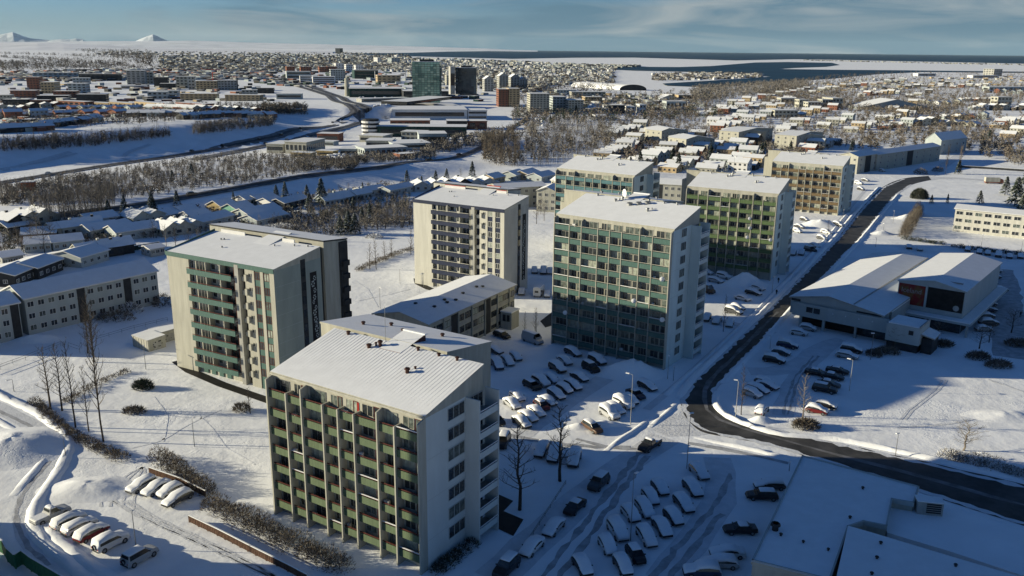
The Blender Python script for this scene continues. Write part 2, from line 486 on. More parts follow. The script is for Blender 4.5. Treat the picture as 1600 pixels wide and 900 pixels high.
# main road: one mesh between its two edges
roadA = [(1700, 786), (1600, 757), (1500, 734), (1400, 712), (1300, 690), (1210, 670), (1165, 656), (1135, 645), (1120, 632), (1117, 618), (1124, 604), (1145, 582), (1185, 543), (1235, 486), (1290, 432), (1340, 380), (1372, 340), (1400, 306), (1424, 289), (1455, 281)]
roadB = [(1700, 858), (1600, 822), (1500, 790), (1400, 757), (1300, 726), (1200, 696), (1140, 684), (1095, 674), (1072, 652), (1064, 630), (1070, 610), (1090, 589), (1130, 551), (1195, 489), (1254, 429), (1308, 373), (1346, 326), (1380, 292), (1412, 279), (1450, 275)]
def ribbon(name, A, B, m, z, sub=6):
    mb = MB()
    pa, pb = [Gz(*p) for p in A], [Gz(*p) for p in B]
    L1, L2 = [], []
    def cr(P, i, t):
        p0, p1, p2, p3 = P[max(i - 1, 0)], P[i], P[i + 1], P[min(i + 2, len(P) - 1)]
        return .5 * ((2 * p1) + (p2 - p0) * t + (2 * p0 - 5 * p1 + 4 * p2 - p3) * t * t + (3 * p1 - p0 - 3 * p2 + p3) * t ** 3)
    for i in range(len(pa) - 1):
        for k in range(sub):
            L1.append(cr(pa, i, k / sub)); L2.append(cr(pb, i, k / sub))
    L1.append(pa[-1]); L2.append(pb[-1])
    for a, b in zip(L1, L2):
        e = .35 * noise.noise(a * .25)
        mb.v += [(a.x + e, a.y + e, terrain(a.x, a.y) + z), (b.x + e, b.y - e, terrain(b.x, b.y) + z)]
    for i in range(len(L1) - 1):
        mb.f.append((2 * i, 2 * i + 1, 2 * i + 3, 2 * i + 2)); mb.mi.append(0)
    o = structure(name, mb, m)
    if o.data.polygons[0].normal.z < 0: o.data.flip_normals()
    return o
ribbon('road', roadA, roadB, ASPH, .04)
strip('road_slush', [(1420, 284), (1470, 277), (1530, 281), (1620, 288)], 7, PACKED, .03)
strip('slush_line', mid(roadA, roadB)[1:14], .9, ASPH2, .06, jit=.3)
strip('road_edge_slush', [((a[0] * .94 + b[0] * .06), (a[1] * .94 + b[1] * .06)) for a, b in zip(roadA, roadB)][1:-1], 1.0, PACKED, .055, jit=.45, step=1.2)
strip('road_edge_slush', [((a[0] * .06 + b[0] * .94), (a[1] * .06 + b[1] * .94)) for a, b in zip(roadA, roadB)][1:-1], 1.0, PACKED, .057, jit=.45, step=1.2)
area('junction_slush', [(1135, 668), (1110, 660), (1085, 645), (1068, 640), (1045, 652), (1020, 672), (1042, 682), (1090, 681), (1120, 676)], PACKED, .02)
bank('snow_bank', [(1123, 610), (1116, 622), (1119, 638), (1138, 653), (1170, 666), (1215, 680), (1300, 697 - 12), (1400, 705), (1500, 727), (1600, 750)], 1.6, .55)
bank('snow_bank', [(1128, 600), (1150, 576), (1190, 537), (1240, 478), (1296, 425), (1345, 374), (1376, 336), (1404, 303)], 1.6, .5)
bank('snow_bank', [(1060, 622), (1084, 589), (1125, 550), (1190, 489), (1249, 429), (1303, 373), (1341, 326), (1374, 292)], 1.8, .6)
bank('snow_bank', [(1040, 618), (1064, 596), (1104, 561), (1172, 497), (1235, 433), (1288, 377), (1326, 332)], 1.5, .5)
bank('snow_bank', [(1015, 668), (1030, 655), (1048, 640), (1058, 628)], 1.3, .3)
bank('snow_bank', [(945, 706), (975, 682), (1000, 668), (1015, 652)], 1.3, .3)
bank('snow_bank', [(1085, 683), (1130, 693), (1200, 708), (1300, 731), (1400, 759)], 1.4, .4)
strip('pavement', [(1010, 640), (1052, 606), (1095, 568), (1165, 503), (1228, 439), (1280, 383), (1318, 337), (1352, 297)], 1.6, PACKED, .03)
strip('pavement', [(1075, 692), (1130, 700), (1190, 712), (1232, 724)], 1.1, RUT, .03, jit=.2)
# lane past the near tower and its ruts
for k, (a, b) in enumerate([((846, 905), (1000, 706)), ((872, 905), (1012, 712))]):
    m_ = [(a[0] + (b[0] - a[0]) * t, a[1] + (b[1] - a[1]) * t) for t in (0, .25, .5, .75, 1)]
    strip('lane_rut', m_, (.8, 1.1), RUT, .03, jit=.35, step=1.5)
strip('lane', [(770, 905), (850, 830), (930, 762), (1000, 706), (1040, 684)], 5.5, PACKED, .015, jit=.3)
strip('lane_rut', [(900, 686), (960, 702), (1000, 704), (1030, 690)], 1.0, RUT, .035, jit=.3, step=1.5)
strip('lane_rut', [(760, 672), (830, 688), (900, 697), (985, 700)], 1.1, RUT, .033, jit=.3, step=1.5)
strip('lane_rut', [(1018, 905), (1062, 850), (1100, 810), (1130, 770), (1140, 740)], .9, RUT, .03, jit=.3, step=1.5)
strip('lane_rut', [(1045, 905), (1090, 848), (1128, 803)], .9, RUT, .03, jit=.3, step=1.5)
strip('lane', [(1030, 905), (1075, 852), (1115, 806), (1140, 760), (1120, 715)], 4.5, PACKED, .012, jit=.4)
strip('lot_track', [(1170, 580), (1205, 589), (1240, 580), (1262, 560), (1290, 536), (1320, 532)], 4.5, PACKED, .02, jit=.5)
strip('lot_track', [(1225, 650), (1232, 620), (1245, 590), (1275, 556), (1300, 536)], 4.0, PACKED, .024, jit=.5)
for dx in (-5, 3):
    strip('lot_track_rut', [(1228 + dx, 648), (1236 + dx, 618), (1246 + dx, 590), (1276 + dx, 556)], .5, RUT, .04, jit=.2, step=1.5)
strip('lot_track', [(1585, 560), (1575, 500), (1570, 450), (1560, 420)], 8, RUT, .02, jit=.5)
strip('lot_track', [(1100, 497), (1140, 500), (1180, 512), (1208, 522)], 3.0, PACKED, .02, jit=.3)
strip('lot_track', [(800, 690), (870, 640), (935, 600), (985, 565)], 4.0, PACKED, .014, jit=.4)
# left path, ploughed
strip('path', [(-60, 610), (0, 640), (60, 668), (92, 690), (90, 712), (60, 745), (34, 775), (24, 810), (40, 845), (80, 880), (130, 915)], 3.2, PACKED, .02, jit=.2)
strip('path_rut', [(-60, 612), (0, 643), (58, 672), (88, 694), (84, 714), (54, 748), (30, 780), (22, 812), (38, 848), (76, 884)], .7, RUT, .035, jit=.2, step=1.5)
bank('snow_bank', [(-50, 592), (0, 618), (60, 645), (100, 677), (109, 700), (96, 730), (72, 766), (52, 795), (48, 822), (70, 850), (112, 884), (140, 905)], 2.2, .5)
bank('snow_bank', [(-50, 628), (0, 660), (50, 685), (76, 702), (72, 716), (45, 745), (20, 775)], 1.6, .22)
bank('snow_bank', [(60, 812), (95, 850), (140, 885), (190, 905)], 2.2, .5)
for dx in (0, 14, 34, 50):
    strip('tyre_track', [(158 + dx, 792), (160 + dx, 772), (180 + dx * .8, 757), (205 + dx * .5, 738), (222, 730)], .35, PACKED, .03, jit=.1, step=1)
    strip('tyre_track', [(170 + dx * .6, 782), (225 + dx * .5, 812), (300 + dx * .5, 846), (400 + dx * .4, 892), (450, 915)], .4, PACKED, .026, jit=.1, step=1)
# bare trenches beside the towers
strip('bare_paving', [(276, 564), (248, 572), (330, 598), (425, 628)], 2.2, BLACK, .05, step=30)
strip('bare_paving', [(652, 435), (627, 444), (660, 451), (700, 459)], 2.2, BLACK, .05, step=30)
area('bare_drive', [(775, 771), (802, 783), (787, 799), (818, 812), (802, 838), (777, 826), (765, 815)], BLACK, .05)
area('bare_drive', [(844, 502), (862, 488), (866, 508), (852, 512)], BLACK, .05)
for tr in ([(300, 640), (330, 668), (352, 700), (398, 726)], [(205, 700), (250, 690), (300, 660), (345, 640)], [(560, 470), (600, 462), (640, 452)], [(555, 440), (575, 452), (590, 480)], [(240, 620), (262, 650), (255, 690)]):
    strip('foot_trail', tr, .4, GROUND, .035, jit=.07, step=.9)
for dx in (0, 7):
    strip('tyre_track', [(1472 + dx, 594), (1464 + dx, 606), (1448 + dx, 620), (1420 + dx, 640), (1408 + dx, 656)], .4, PACKED, .03, jit=.1, step=1.5)
strip('foot_trail', [(1545, 593), (1575, 604), (1605, 614)], .8, PACKED, .03, jit=.3, step=1.2)
strip('foot_trail', [(1400, 668), (1470, 664), (1540, 652)], .5, PACKED, .03, jit=.3, step=1.2)
# highway, two carriageways, and the valley road
HW1 = [(-80, 300), (0, 286), (80, 273), (160, 260), (260, 246), (350, 231), (430, 214), (500, 199), (538, 189), (553, 181), (557, 174), (545, 164), (515, 150), (480, 139), (440, 128), (410, 121)]
HW2 = [(300, 250), (370, 237), (450, 221), (515, 206), (557, 194), (575, 185), (577, 178), (566, 166), (535, 153), (500, 141), (460, 129), (425, 119.5), (400, 117)]
strip('highway', HW1, (9, 13), ASPH2, .35, jit=.4)
strip('highway', HW2, (9, 13), ASPH2, .38, jit=.4)
for ln in (HW1, HW2):
    strip('highway_lane', ln[1:], 2.6, ASPH, .45, jit=.3)
strip('slip_road', [(425, 119), (450, 122), (480, 133), (505, 140)], 8, ASPH2, .35)
strip('slip_road', [(445, 116), (452, 122), (475, 128)], 6, ASPH2, .35)
VR = [(-80, 352), (40, 341), (200, 323), (340, 299), (480, 274), (600, 261), (690, 250), (740, 237), (775, 222), (800, 200), (825, 185)]
strip('valley_road', VR, 6, ASPH2, .3, jit=.3)
strip('valley_road_lane', VR, 2.4, ASPH, .36, jit=.3)
strip('field_track', [(0, 268), (80, 246), (110, 238)], 3, PACKED, .3)
strip('field_track', [(235, 226), (195, 240), (188, 248), (215, 252)], 2.5, PACKED, .3)
strip('bridge_road', [(0, 265), (120, 240)], 2, PACKED, .25)
strip('suburb_street', [(990, 268), (1040, 240), (1100, 214), (1180, 186)], 5, PACKED, .06)
strip('suburb_street', [(1080, 262), (1130, 240), (1190, 218), (1240, 200)], 5, PACKED, .06)
strip('suburb_street', [(948, 256), (990, 236), (1040, 215)], 5, PACKED, .06)
strip('suburb_street', [(1450, 275), (1480, 255), (1510, 235), (1530, 210), (1545, 190)], 6, PACKED, .06)
strip('suburb_street', [(1260, 205), (1300, 176), (1350, 160), (1420, 142)], 6, PACKED, .06)

# ------------------------------------------------------------------ windows shared by all buildings
WINC = {}
def window(parent, x, y, z, w, h, face='front', glass=GLASS, frame=WHITE, panes=2, label=None):
    """a framed window let into a wall: frame with mullions, and its pane one level deeper"""
    k = (round(w, 2), round(h, 2), panes, frame.name)
    if k not in WINC:
        f = MB(); t = .07
        f.box(0, w, -.06, .05, 0, t); f.box(0, w, -.06, .05, h - t, h)
        for i in range(panes + 1):
            xx = (w - t) * i / panes
            f.box(xx, xx + t, -.055, .05, t + .002, h - t - .002)
        WINC[k] = f.mesh('window', frame)
    kp = (round(w, 2), round(h, 2), glass.name)
    if kp not in WINC:
        WINC[kp] = MB().box(.03, w - .03, -.02, .03, .03, h - .03).mesh('pane', glass)
    o = link('window', WINC[k], parent, (x, y, z), {'front': 0, 'right': math.pi / 2, 'left': -math.pi / 2, 'back': math.pi}[face])
    link('pane', WINC[kp], o)
    return o
def solid(name, m, parent, p8, top=None):
    return link(name, MB().hexa(p8, 0, 1 if top else None).mesh(name, [m, top] if top else m), parent)
def slab_roof(name, parent, x0, x1, y0, y1, za, zb, th=.35, m=SNOW, edge=CREAM):
    """a pitched roof plate, za at y0 and zb at y1, snow on top, painted edge"""
    return link(name, MB().hexa([(x0, y0, za), (x1, y0, za), (x1, y1, zb), (x0, y1, zb), (x0, y0, za + th), (x1, y0, za + th), (x1, y1, zb + th), (x0, y1, zb + th)], 0, 1).mesh(name, [edge, m]), parent)
def dish_mesh():
    mb = MB(); n = 10
    for i in range(n):
        a, b = 2 * math.pi * i / n, 2 * math.pi * (i + 1) / n
        for r0, r1 in ((0, .5), (.5, 1)):
            P = lambda r, w: (r * math.cos(w), .3 * r * r - .3, r * math.sin(w))
            mb.quad(P(r0, a), P(r1, a), P(r1, b), P(r0, b))
    mb.tube((0, -.3, 0), (0, .5, -.9), .05, .05, 4)
    mb.tube((0, -.3, 0), (0, -.9, .0), .04, .04, 4)
    return mb.mesh('satellite_dish', LAMPW)
DISH = dish_mesh()
def dish(parent, x, y, z, s=.5, rz=.5):
    o = link('satellite_dish', DISH, parent, (x, y, z), rz)
    o.scale = (s, s, s)
VENTM = {}
def vent(parent, x, y, z, w=.6, h=.7, m=RAIL):
    k = (w, h, m.name)
    if k not in VENTM:
        mb = MB()
        mb.tube((0, 0, -.3), (0, 0, h), w * .4, w * .36, 8)
        mb.tube((0, 0, h * .7), (0, 0, h), w * .62, w * .5, 8)
        VENTM[k] = mb.mesh('roof_vent', m)
    return link('roof_vent', VENTM[k], parent, (x, y, z))
SNOWCAPM = {}
BAYS = [0, .142, .25, .395, .497, .6, .748, .853, 1.0]

def fin_tower(origin, ang, Lf, nf, z0, pitch, ztop, panel, label, seed, railm=RAIL, frame=CREAM, rightwin=True, red=False, back=(-3.6, 20.4), detail=True, dishes=(), group='tower blocks with white fins and coloured balconies'):
    rr = random.Random(seed)
    T = empty('apartment_tower', (origin[0], origin[1], 0), ang, label, 'building', group)
    yw, D = (1.45 if red else 1.0), 13.8
    pd = .36 if red else .09
    fw = .2 if red else .15
    zr = ztop + 2.9
    # front half: body with a sloping top
    solid('wall', CREAM, T, [(0, yw, 0), (Lf, yw, 0), (Lf, D, 0), (0, D, 0), (0, yw, ztop), (Lf, yw, ztop), (Lf, D, zr - .1), (0, D, zr - .1)])
    slab_roof('snowy_roof', T, -.12, Lf + .12, 1.15, D + .1, ztop + .02, zr, .32)
    if red:
        mb = MB()
        for i in range(44):
            x = .4 + i * (Lf - .8) / 43
            mb.hexa([(x, 1.2, ztop + .33), (x + .05, 1.2, ztop + .33), (x + .05, D, zr + .31), (x, D, zr + .31), (x, 1.2, ztop + .352), (x + .05, 1.2, ztop + .352), (x + .05, D, zr + .332), (x, D, zr + .332)])
        tag(link('roof_seam', mb.mesh('roof_seam', SNOW), T), kind='stuff')
    box('gutter', CREAM, T, -.1, Lf + .1, 1.02, 1.15, ztop - .06, ztop + .2)
    # fins between the balcony stacks
    B = [b * Lf for b in BAYS]
    for i, x in enumerate(B):
        tall = i in (0, 2, 6, 8)
        top = ztop - .45 if tall else z0 + (nf - 1) * pitch + 1.15
        w = fw if 0 < i < 8 else fw + .04
        x0 = x if i == 0 else (x - w if i == 8 else x - w / 2)
        link('fin', MB().hexa([(x0, 0, 0), (x0 + w, 0, 0), (x0 + w, yw, 0), (x0, yw, 0), (x0, 0, top), (x0 + w, 0, top), (x0 + w, yw, top + (.42 if tall else 0)), (x0, yw, top + (.42 if tall else 0))]).mesh('fin', CREAM), T)
    for k in range(nf):
        fl = z0 + k * pitch
        box('floor_slab', CONC, T, .26, Lf - .26, pd + .1, yw, fl - .2, fl - .02)
        for i in range(8):
            xa, xb = B[i] + .14, B[i + 1] - .14
            if i == 0: xa = .26
            if i == 7: xb = Lf - .26
            box('parapet', panel, T, xa, xb, pd, pd + .09, fl - .22, fl + .82)
            box('balcony_rail', railm, T, xa, xb, pd - .02, pd + .09, fl + .98, fl + 1.08)
            gl = rr.choices([GLASS, GLASS2, GLASS3], [4, 2, 1.6])[0]
            wd = xb - xa
            if i in (0, 2, 6):
                window(T, xa + .35, yw - .02, fl + .1, wd - .7, 2.2, glass=gl, frame=METAL if red else CONC, panes=3)
            else:
                window(T, xa + .25, yw - .02, fl + .75, wd * .5, 1.55, glass=gl, frame=frame, panes=2)
                window(T, xa + wd * .62, yw - .02, fl + .1, wd * .3, 2.2, glass=gl if rr.random() < .6 else GLASS2, frame=RAIL if red else frame, panes=1)
                if red and i in (1, 4, 5, 7):
                    box('balcony_door', REDP if rr.random() < .45 else RAIL, T, xa + wd * .86, xb - .02, yw - .07, yw + .02, fl + .02, fl + 2.2)
            if rr.random() < .22:
                box('balcony_cupboard', WHITE if rr.random() < .6 else CONC, T, xa + .2, xa + .2 + rr.choice((.5, .8)), .55, .95, fl, fl + rr.choice((.9, 1.3)))
            if rr.random() < .14:
                box('rail_snow', SNOW, T, xa + .02, xb - .02, pd - .04, pd + .11, fl + 1.081, fl + 1.15)
    # gable on the right: windows, then the corner balconies
    for k in range(nf):
        fl = z0 + k * pitch
        window(T, Lf + .03, 5.9 if rightwin else 5.0, fl + .6, 3.6 if rightwin else 2.4, 1.75, 'right', glass=GLASS if rr.random() < .7 else GLASS2, frame=GREYW, panes=3)
    box('gable_wall', GABLE if red else GABLE2, T, Lf - .02, Lf + .008, yw + .02, 9.78, .02, ztop - .1)  # thin sheet with the gable's skylight painted in
    for k in range(1, nf, 2):
        box('joint_line', GREYW, T, Lf - .01, Lf + .016, yw + .1, 9.7, z0 + k * pitch - .25, z0 + k * pitch - .21)
    zc = ztop - .2
    box('corner_fin', GABLE if red else GABLE2, T, Lf + .005, Lf + 2.25, 9.8, 10.0, 0, zc)  # corner fins share the gable tone with skylight painted in
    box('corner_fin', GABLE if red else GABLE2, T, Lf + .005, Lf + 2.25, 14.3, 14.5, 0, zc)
    for k in range(nf):
        fl = z0 + k * pitch
        box('corner_slab', CONC, T, Lf + .01, Lf + 2.1, 10.0, 14.3, fl - .2, fl - .03)
        box('corner_parapet', GABLE if detail else GABLE2, T, Lf + 2.08, Lf + 2.18, 10.0, 14.3, fl - .22, fl + .7)
        box('corner_rail', LAMPW, T, Lf + 2.08, Lf + 2.16, 10.0, 14.3, fl + .88, fl + .98)
        window(T, Lf + .03, 10.5, fl + .2, 3.2, 2.1, 'right', glass=GLASS, frame=CONC, panes=3)
    # rear half, offset to the left, its roof falling away
    s0, s1 = back
    zn, zf = zr + .2, zr - 1.4
    solid('rear_wall', CREAM, T, [(s0, 14.6, 0), (s1, 14.6, 0), (s1, 25.4, 0), (s0, 25.4, 0), (s0, 14.6, zn), (s1, 14.6, zn), (s1, 25.4, zf), (s0, 25.4, zf)])
    slab_roof('snowy_rear_roof', T, s0 - .1, s1 + .1, 14.5, 25.6, zn + .01, zf + .01, .3)
    box('side_wing', CREAM, T, s0 - 1.6, s0 - .02, 15.5, 24, 0, zr - 2.8)
    box('stair_core', CREAM, T, 2.0, s1 - 2, D + .12, 14.48, 0, zr - .4)
    for k in range(nf):
        window(T, s1 + .03, 17, z0 + k * pitch + .7, 3.0, 1.5, 'right', frame=GREYW, panes=3)
    # lift housing and vents on the roof
    hm = RAIL if red else CONC
    solid('lift_housing', hm, T, [(10.5, 11.8, zr - .6), (14.4, 11.8, zr - .6), (14.4, 17.5, zr - .6), (10.5, 17.5, zr - .6), (10.5, 11.8, zr - .1), (14.4, 11.8, zr - .1), (14.4, 17.5, zr + 1.1), (10.5, 17.5, zr + 1.1)], SNOW)
    box('housing_snow', SNOW, T, 10.4, 14.5, 17.2, 17.6, zr + 1.0, zr + 1.2)
    def rz(y): return ztop + .3 + (zr - ztop) * (y - 1.15) / (D - 1.15)
    vm = VENTB if red else METAL
    for x, y, w, h in ((18.6, 8.2, .7, .7), (19.0, 9.4, .35, .35), (9.0, 11.4, .7, .55), (10.3, 12.3, .65, .85), (9.6, 12.2, .35, .5), (3.4, 13.2, .6, .5), (16.3, 13.4, .5, .5), (20, 13.3, .5, .4), (23.1, 13.3, .5, .5)):
        if x < Lf - 1: vent(T, x, y, rz(y), w, h, vm)
    for x, y in ((8.5, 19.5), (4.5, 21.5), (1.5, 18.5), (14, 22)):
        vent(T, x, y, zn + .3 + (zf - zn) * (y - 14.6) / 10.8, .6, .5, vm)
    link('aerial', MB().tube((10.2, 13.6, zr), (10.2, 13.6, zr + 5.5), .04, .03, 4).mesh('aerial', METAL), T)
    for x, k in dishes:
        dish(T, x * Lf, -.15, z0 + k * pitch + 1.2, .55)
    return T
def frame_of(p0, p1, z=0.0):
    a, b = Gz(*p0, z), Gz(*p1, z)
    return (a.x, a.y), math.atan2(b.y - a.y, b.x - a.x), math.hypot(b.x - a.x, b.y - a.y)
o, a, l = frame_of((428.4, 804), (658.2, 899))
fin_tower(o, a, l, 7, 1.55, 2.82, 21.3, GREEN, 'nearest white tower with moss green balconies, standing beside the brown fence', 1, red=True, back=(-3.6, 20.4))
o, a, l = frame_of((860.8, 537), (1036.3, 578.3))
tC = fin_tower(o, a, l, 10, 1.2, 2.88, 29.8, TEAL, 'tall teal balconied tower in the middle, rising over the snowy car park', 2, railm=CREAM, rightwin=False, back=(-6.5, 19), dishes=((.95, 6), (.73, 4), (.97, 3), (.13, 2)))
dish(tC, 10.2, 13.2, 34.1, 1.0, -.6)
for i in range(3):
    vent(tC, 13.2 + i * 1.7, 10.2 + i * .9, 32.2 + i * .2, 1.2, .55, METAL)
o, a, l = frame_of((1072.5, 292.5), (1215, 305), 25.5)
fin_tower(o, a, l, 8, 2.7, 2.82, 25.4, OLIVE, 'green balconied tower behind the teal tower, above the snow heap', 3, railm=GREEN, rightwin=False, back=(-5, 19), detail=False, dishes=((.74, 4), (.73, 5), (.72, 3), (.97, 3)))
o, a, l = frame_of((1206.2, 253), (1316.8, 261.3), 20.0)
fin_tower(o, a, l, 6, 1.3, 3.1, 20.0, BROWN, 'brown balconied tower farthest up the main road', 4, railm=BROWN, rightwin=False, back=(-6, 19), detail=False)
o, a, l = frame_of((868, 263), (989, 275), 27.9)
fin_tower(o, a, l, 9, 2.0, 2.85, 27.6, TEAL2, 'sea blue balconied tower peeping over the tall teal tower', 5, railm=CREAM, rightwin=False, back=(-2, 19), detail=False)

# ------------------------------------------------------------------ the two towers with long balconies and a mural
def long_tower(origin, ang, Lf, z0, pitch, ztop, panel, label, seed, red):
    rr = random.Random(seed)
    T = empty('apartment_tower', (origin[0], origin[1], 0), ang, label, 'building', 'pale towers with long balconies and a mural')
    nf, D = 8, 13.0
    CREAM = globals()['CREAM'] if red else CREAMW
    zr = ztop + 1.9
    X = lambda f: f * Lf
    def facing(z): return z
    # body: plain left part, balcony recess, stair recess, window strips
    segs = [(0, .215, 0.0, CREAM), (.215, .655, .6, CREAM), (.655, .69, -.25, CONC), (.69, .742, 1.1, panel if not red else DARK), (.742, .825, 0, CREAM), (.825, .878, .12, panel), (.878, .905, 0, CREAM), (.905, .96, .12, panel), (.96, 1.0, 0, CREAM)]
    for a, b, y, m in segs:
        link('wall', MB().hexa([(X(a) + .002, y, 0), (X(b) - .002, y, 0), (X(b) - .002, D, 0), (X(a) + .002, D, 0), (X(a) + .002, y, ztop), (X(b) - .002, y, ztop), (X(b) - .002, D, zr), (X(a) + .002, D, zr)]).mesh('wall', m), T)
    slab_roof('snowy_roof', T, -.02, Lf + .1, -.1, D + .05, ztop + .02, zr + .02, .3)
    box('roof_edge', panel, T, -.03, Lf + .12, -.22, -.1, ztop - .55, ztop + .34)
    box('roof_edge', panel, T, -.16, -.03, -.22, D, ztop + .25, ztop + .9) if False else None
    link('roof_edge', MB().hexa([(-.2, -.22, ztop - .4), (-.04, -.22, ztop - .4), (-.04, D, zr - .4), (-.2, D, zr - .4), (-.2, -.22, ztop + .42), (-.04, -.22, ztop + .42), (-.04, D, zr + .75), (-.2, D, zr + .75)]).mesh('roof_edge', panel), T)
    for k in range(nf):
        fl = z0 + k * pitch
        xa, xb = X(.215), X(.64)
        box('floor_slab', CONC, T, xa + .05, xb, -.65, .6, fl - .2, fl - .02)
        box('parapet', panel, T, xa + .15, xb, -.8, -.66, fl - .3, fl + .78)
        box('balcony_rail', CREAM if not red else RAIL, T, xa + .15, xb, -.79, -.67, fl + .92, fl + 1.02)
        W_ = xb - xa
        window(T, xa + .12, 0.57, fl + .6, .7, 1.6, frame=WHITE, panes=1)
        window(T, xa + W_ * .12, 0.57, fl + .1, W_ * .22, 2.2, frame=CONC, panes=3, glass=GLASS)
        if red: box('balcony_door', REDP if rr.random() < .5 else RAIL, T, xa + W_ * .36, xa + W_ * .40, 0.52, .6, fl + .02, fl + 2.1)
        window(T, xa + W_ * .46, 0.57, fl + 1.0, W_ * .1, 1.2, frame=WHITE, panes=1, glass=rr.choice((GLASS, GLASS, GLASS2)))
        window(T, xa + W_ * .62, 0.57, fl + 1.0, W_ * .1, 1.2, frame=WHITE, panes=1, glass=rr.choice((GLASS, GLASS, GLASS2)))
        window(T, xa + W_ * .78, 0.57, fl + .3, W_ * .18, 2.0, frame=RAIL if red else WHITE, panes=2, glass=rr.choice((GLASS, GLASS, GLASS2)))
        box('balcony_partition', CREAM, T, xa + W_ * .425, xa + W_ * .44, -.64, .58, fl, fl + pitch - .22)
        box('balcony_partition', CREAM, T, xa + W_ * .745, xa + W_ * .76, -.64, .58, fl, fl + pitch - .22)
        # stair recess landings and the small windows
        box('landing', CREAM, T, X(.695), X(.738), .4, 1.05, fl - .15, fl + .75)
        window(T, X(.775), -.03, fl + 1.1, .75, .7, frame=CREAM, panes=1)
        box('window_hood', CREAM, T, X(.75), X(.77), -.5, -.02, fl + .2, fl + 1.5)
        for c in (.8275, .9075):
            g = rr.choices([GLASS, GLASS2, GLASS3], [5, 2, 2])[0]
            window(T, X(c) + .1, .08, fl + .75, Lf * .048 - .1, 1.5, frame=WHITE if not red else RAIL, panes=2, glass=g)
    box('gable_wall', GABLE3 if red else GABLE4, T, Lf - .02, Lf + .003, .03, D - .05, .02, ztop - .05)  # thin sheet with the gable's shade painted in
    # gable: dark stair slot with landings, and the flower mural
    box('gable_slot', DARK, T, Lf + .004, Lf + .06, 7.2, 8.5, 1, ztop + .6)
    for k in range(nf):
        box('slot_window', GLASS, T, Lf + .06, Lf + .12, 7.3, 8.4, z0 + k * pitch + .3, z0 + k * pitch + 1.9)
    mb = MB()
    r2 = random.Random(seed + 5)
    z = 2.5
    y0, y1 = 9.7, 11.6
    box('mural', MURAL, T, Lf + .004, Lf + .03, y0, y1, 3.0, ztop - 2.5)
    z = 3.6
    while z < ztop - 3.6:                    # pale petals on the black band
        cy = r2.uniform(y0 + .6, y1 - .6); R_ = r2.uniform(.35, .62)
        for i in range(6):
            w0 = 2 * math.pi * i / 6
            c0 = (cy + R_ * .62 * math.cos(w0), z + R_ * .9 * math.sin(w0))
            n = len(mb.v)
            mb.v += [(Lf + .036, c0[0] + R_ * .30 * math.cos(t * math.pi / 3), c0[1] + R_ * .36 * math.sin(t * math.pi / 3)) for t in range(6)]
            mb.f.append(tuple(range(n, n + 6))); mb.mi.append(0)
        z += r2.uniform(.95, 1.5)
    link('mural_petals', mb.mesh('mural_petals', GREYW), T)
    for k in range(1, nf, 1):
        box('joint_line', GREYW, T, Lf - .01, Lf + .01, .1, 7.0, z0 + k * pitch - .25, z0 + k * pitch - .2)
    # rear half behind a dark gap
    zn, zf = zr + .9, zr + .1
    Re = Lf - .3 if red else Lf - 7.5
    solid('rear_wall', CREAM, T, [(-3.2, 14.4, 0), (Re, 14.4, 0), (Re, 21.5, 0), (-3.2, 21.5, 0), (-3.2, 14.4, zn), (Re, 14.4, zn), (Re, 21.5, zf), (-3.2, 21.5, zf)])
    slab_roof('snowy_rear_roof', T, -3.3, Re + .1, 14.3, 21.7, zn + .02, zf + .02, .3, edge=DARK)
    solid('dark_gap', DARK, T, [(1, D + .02, 0), (Re - .6, D + .02, 0), (Re - .6, 14.38, 0), (1, 14.38, 0), (1, D + .02, zr - .2), (Re - .6, D + .02, zr - .2), (Re - .6, 14.38, zr - .2), (1, 14.38, zr - .2)])
    for k in range(nf):
        fl = z0 + k * pitch
        if red: box('rear_balcony', DARK, T, Lf - .05, Lf + .45, 19.4, 21.4, fl - .2, fl + .95)
        if red and k % 2 == 0: box('rear_balcony_side', DARK, T, Lf - .05, Lf + .3, 18.95, 19.38, fl - .2, fl + 1.6)
    if red: box('dark_rear_wall', DARK, T, Lf - .29, Lf - .06, 18.9, 21.45, 0, zf - .1)
    # lift house and raised kerbs on the roof
    solid('lift_housing', GREYW, T, [(14.2, 8.6, zr - 1), (18.6, 8.6, zr - 1), (18.6, 16.5, zr - .5), (14.2, 16.5, zr - .5), (14.2, 8.6, zr - .4), (18.6, 8.6, zr - .4), (18.6, 16.5, zr + 1.3), (14.2, 16.5, zr + 1.3)], SNOW)
    for x0, w, m in ((2.0, 7.0, WHITE), (19.5, 3.2, WHITE)):
        box('roof_kerb', m, T, x0, x0 + w, D - .25, D - .05, zr - .2, zr + .95)
    if not red:
        for x0, w in ((2.0, 7.0), (19.5, 3.2)):
            box('red_flashing', REDP, T, x0 - .05, x0 + w + .05, D - .3, D, zr + .951, zr + 1.1)
        box('red_flashing', REDP, T, 14.1, 18.7, 16.3, 16.6, zr + 1.31, zr + 1.5)
    for x, y in ((6, 9), (6.6, 9.3), (24, 11.4), (27, 12), (10, 5.5), (20, 10)):
        vent(T, x, y, ztop + .3 + (zr - ztop) * y / D, .35, .35, METAL)
    # ground floor panels
    for i in range(4):
        box('ground_panel', TEAL if red else CREAM, T, X(.26) + i * 2.2, X(.26) + i * 2.2 + 1.2, 0.4, .58, .1, z0 - .35)
    return T
o, a, l = frame_of((259.6, 392), (427, 421), 24.9)
long_tower(o, a, l, 1.9, 2.8, 24.6, TEAL, 'pale tower with long teal balconies, left of the nearest green tower', 21, True)
o, a, l = frame_of((645.6, 311), (788, 327.5), 24.4)
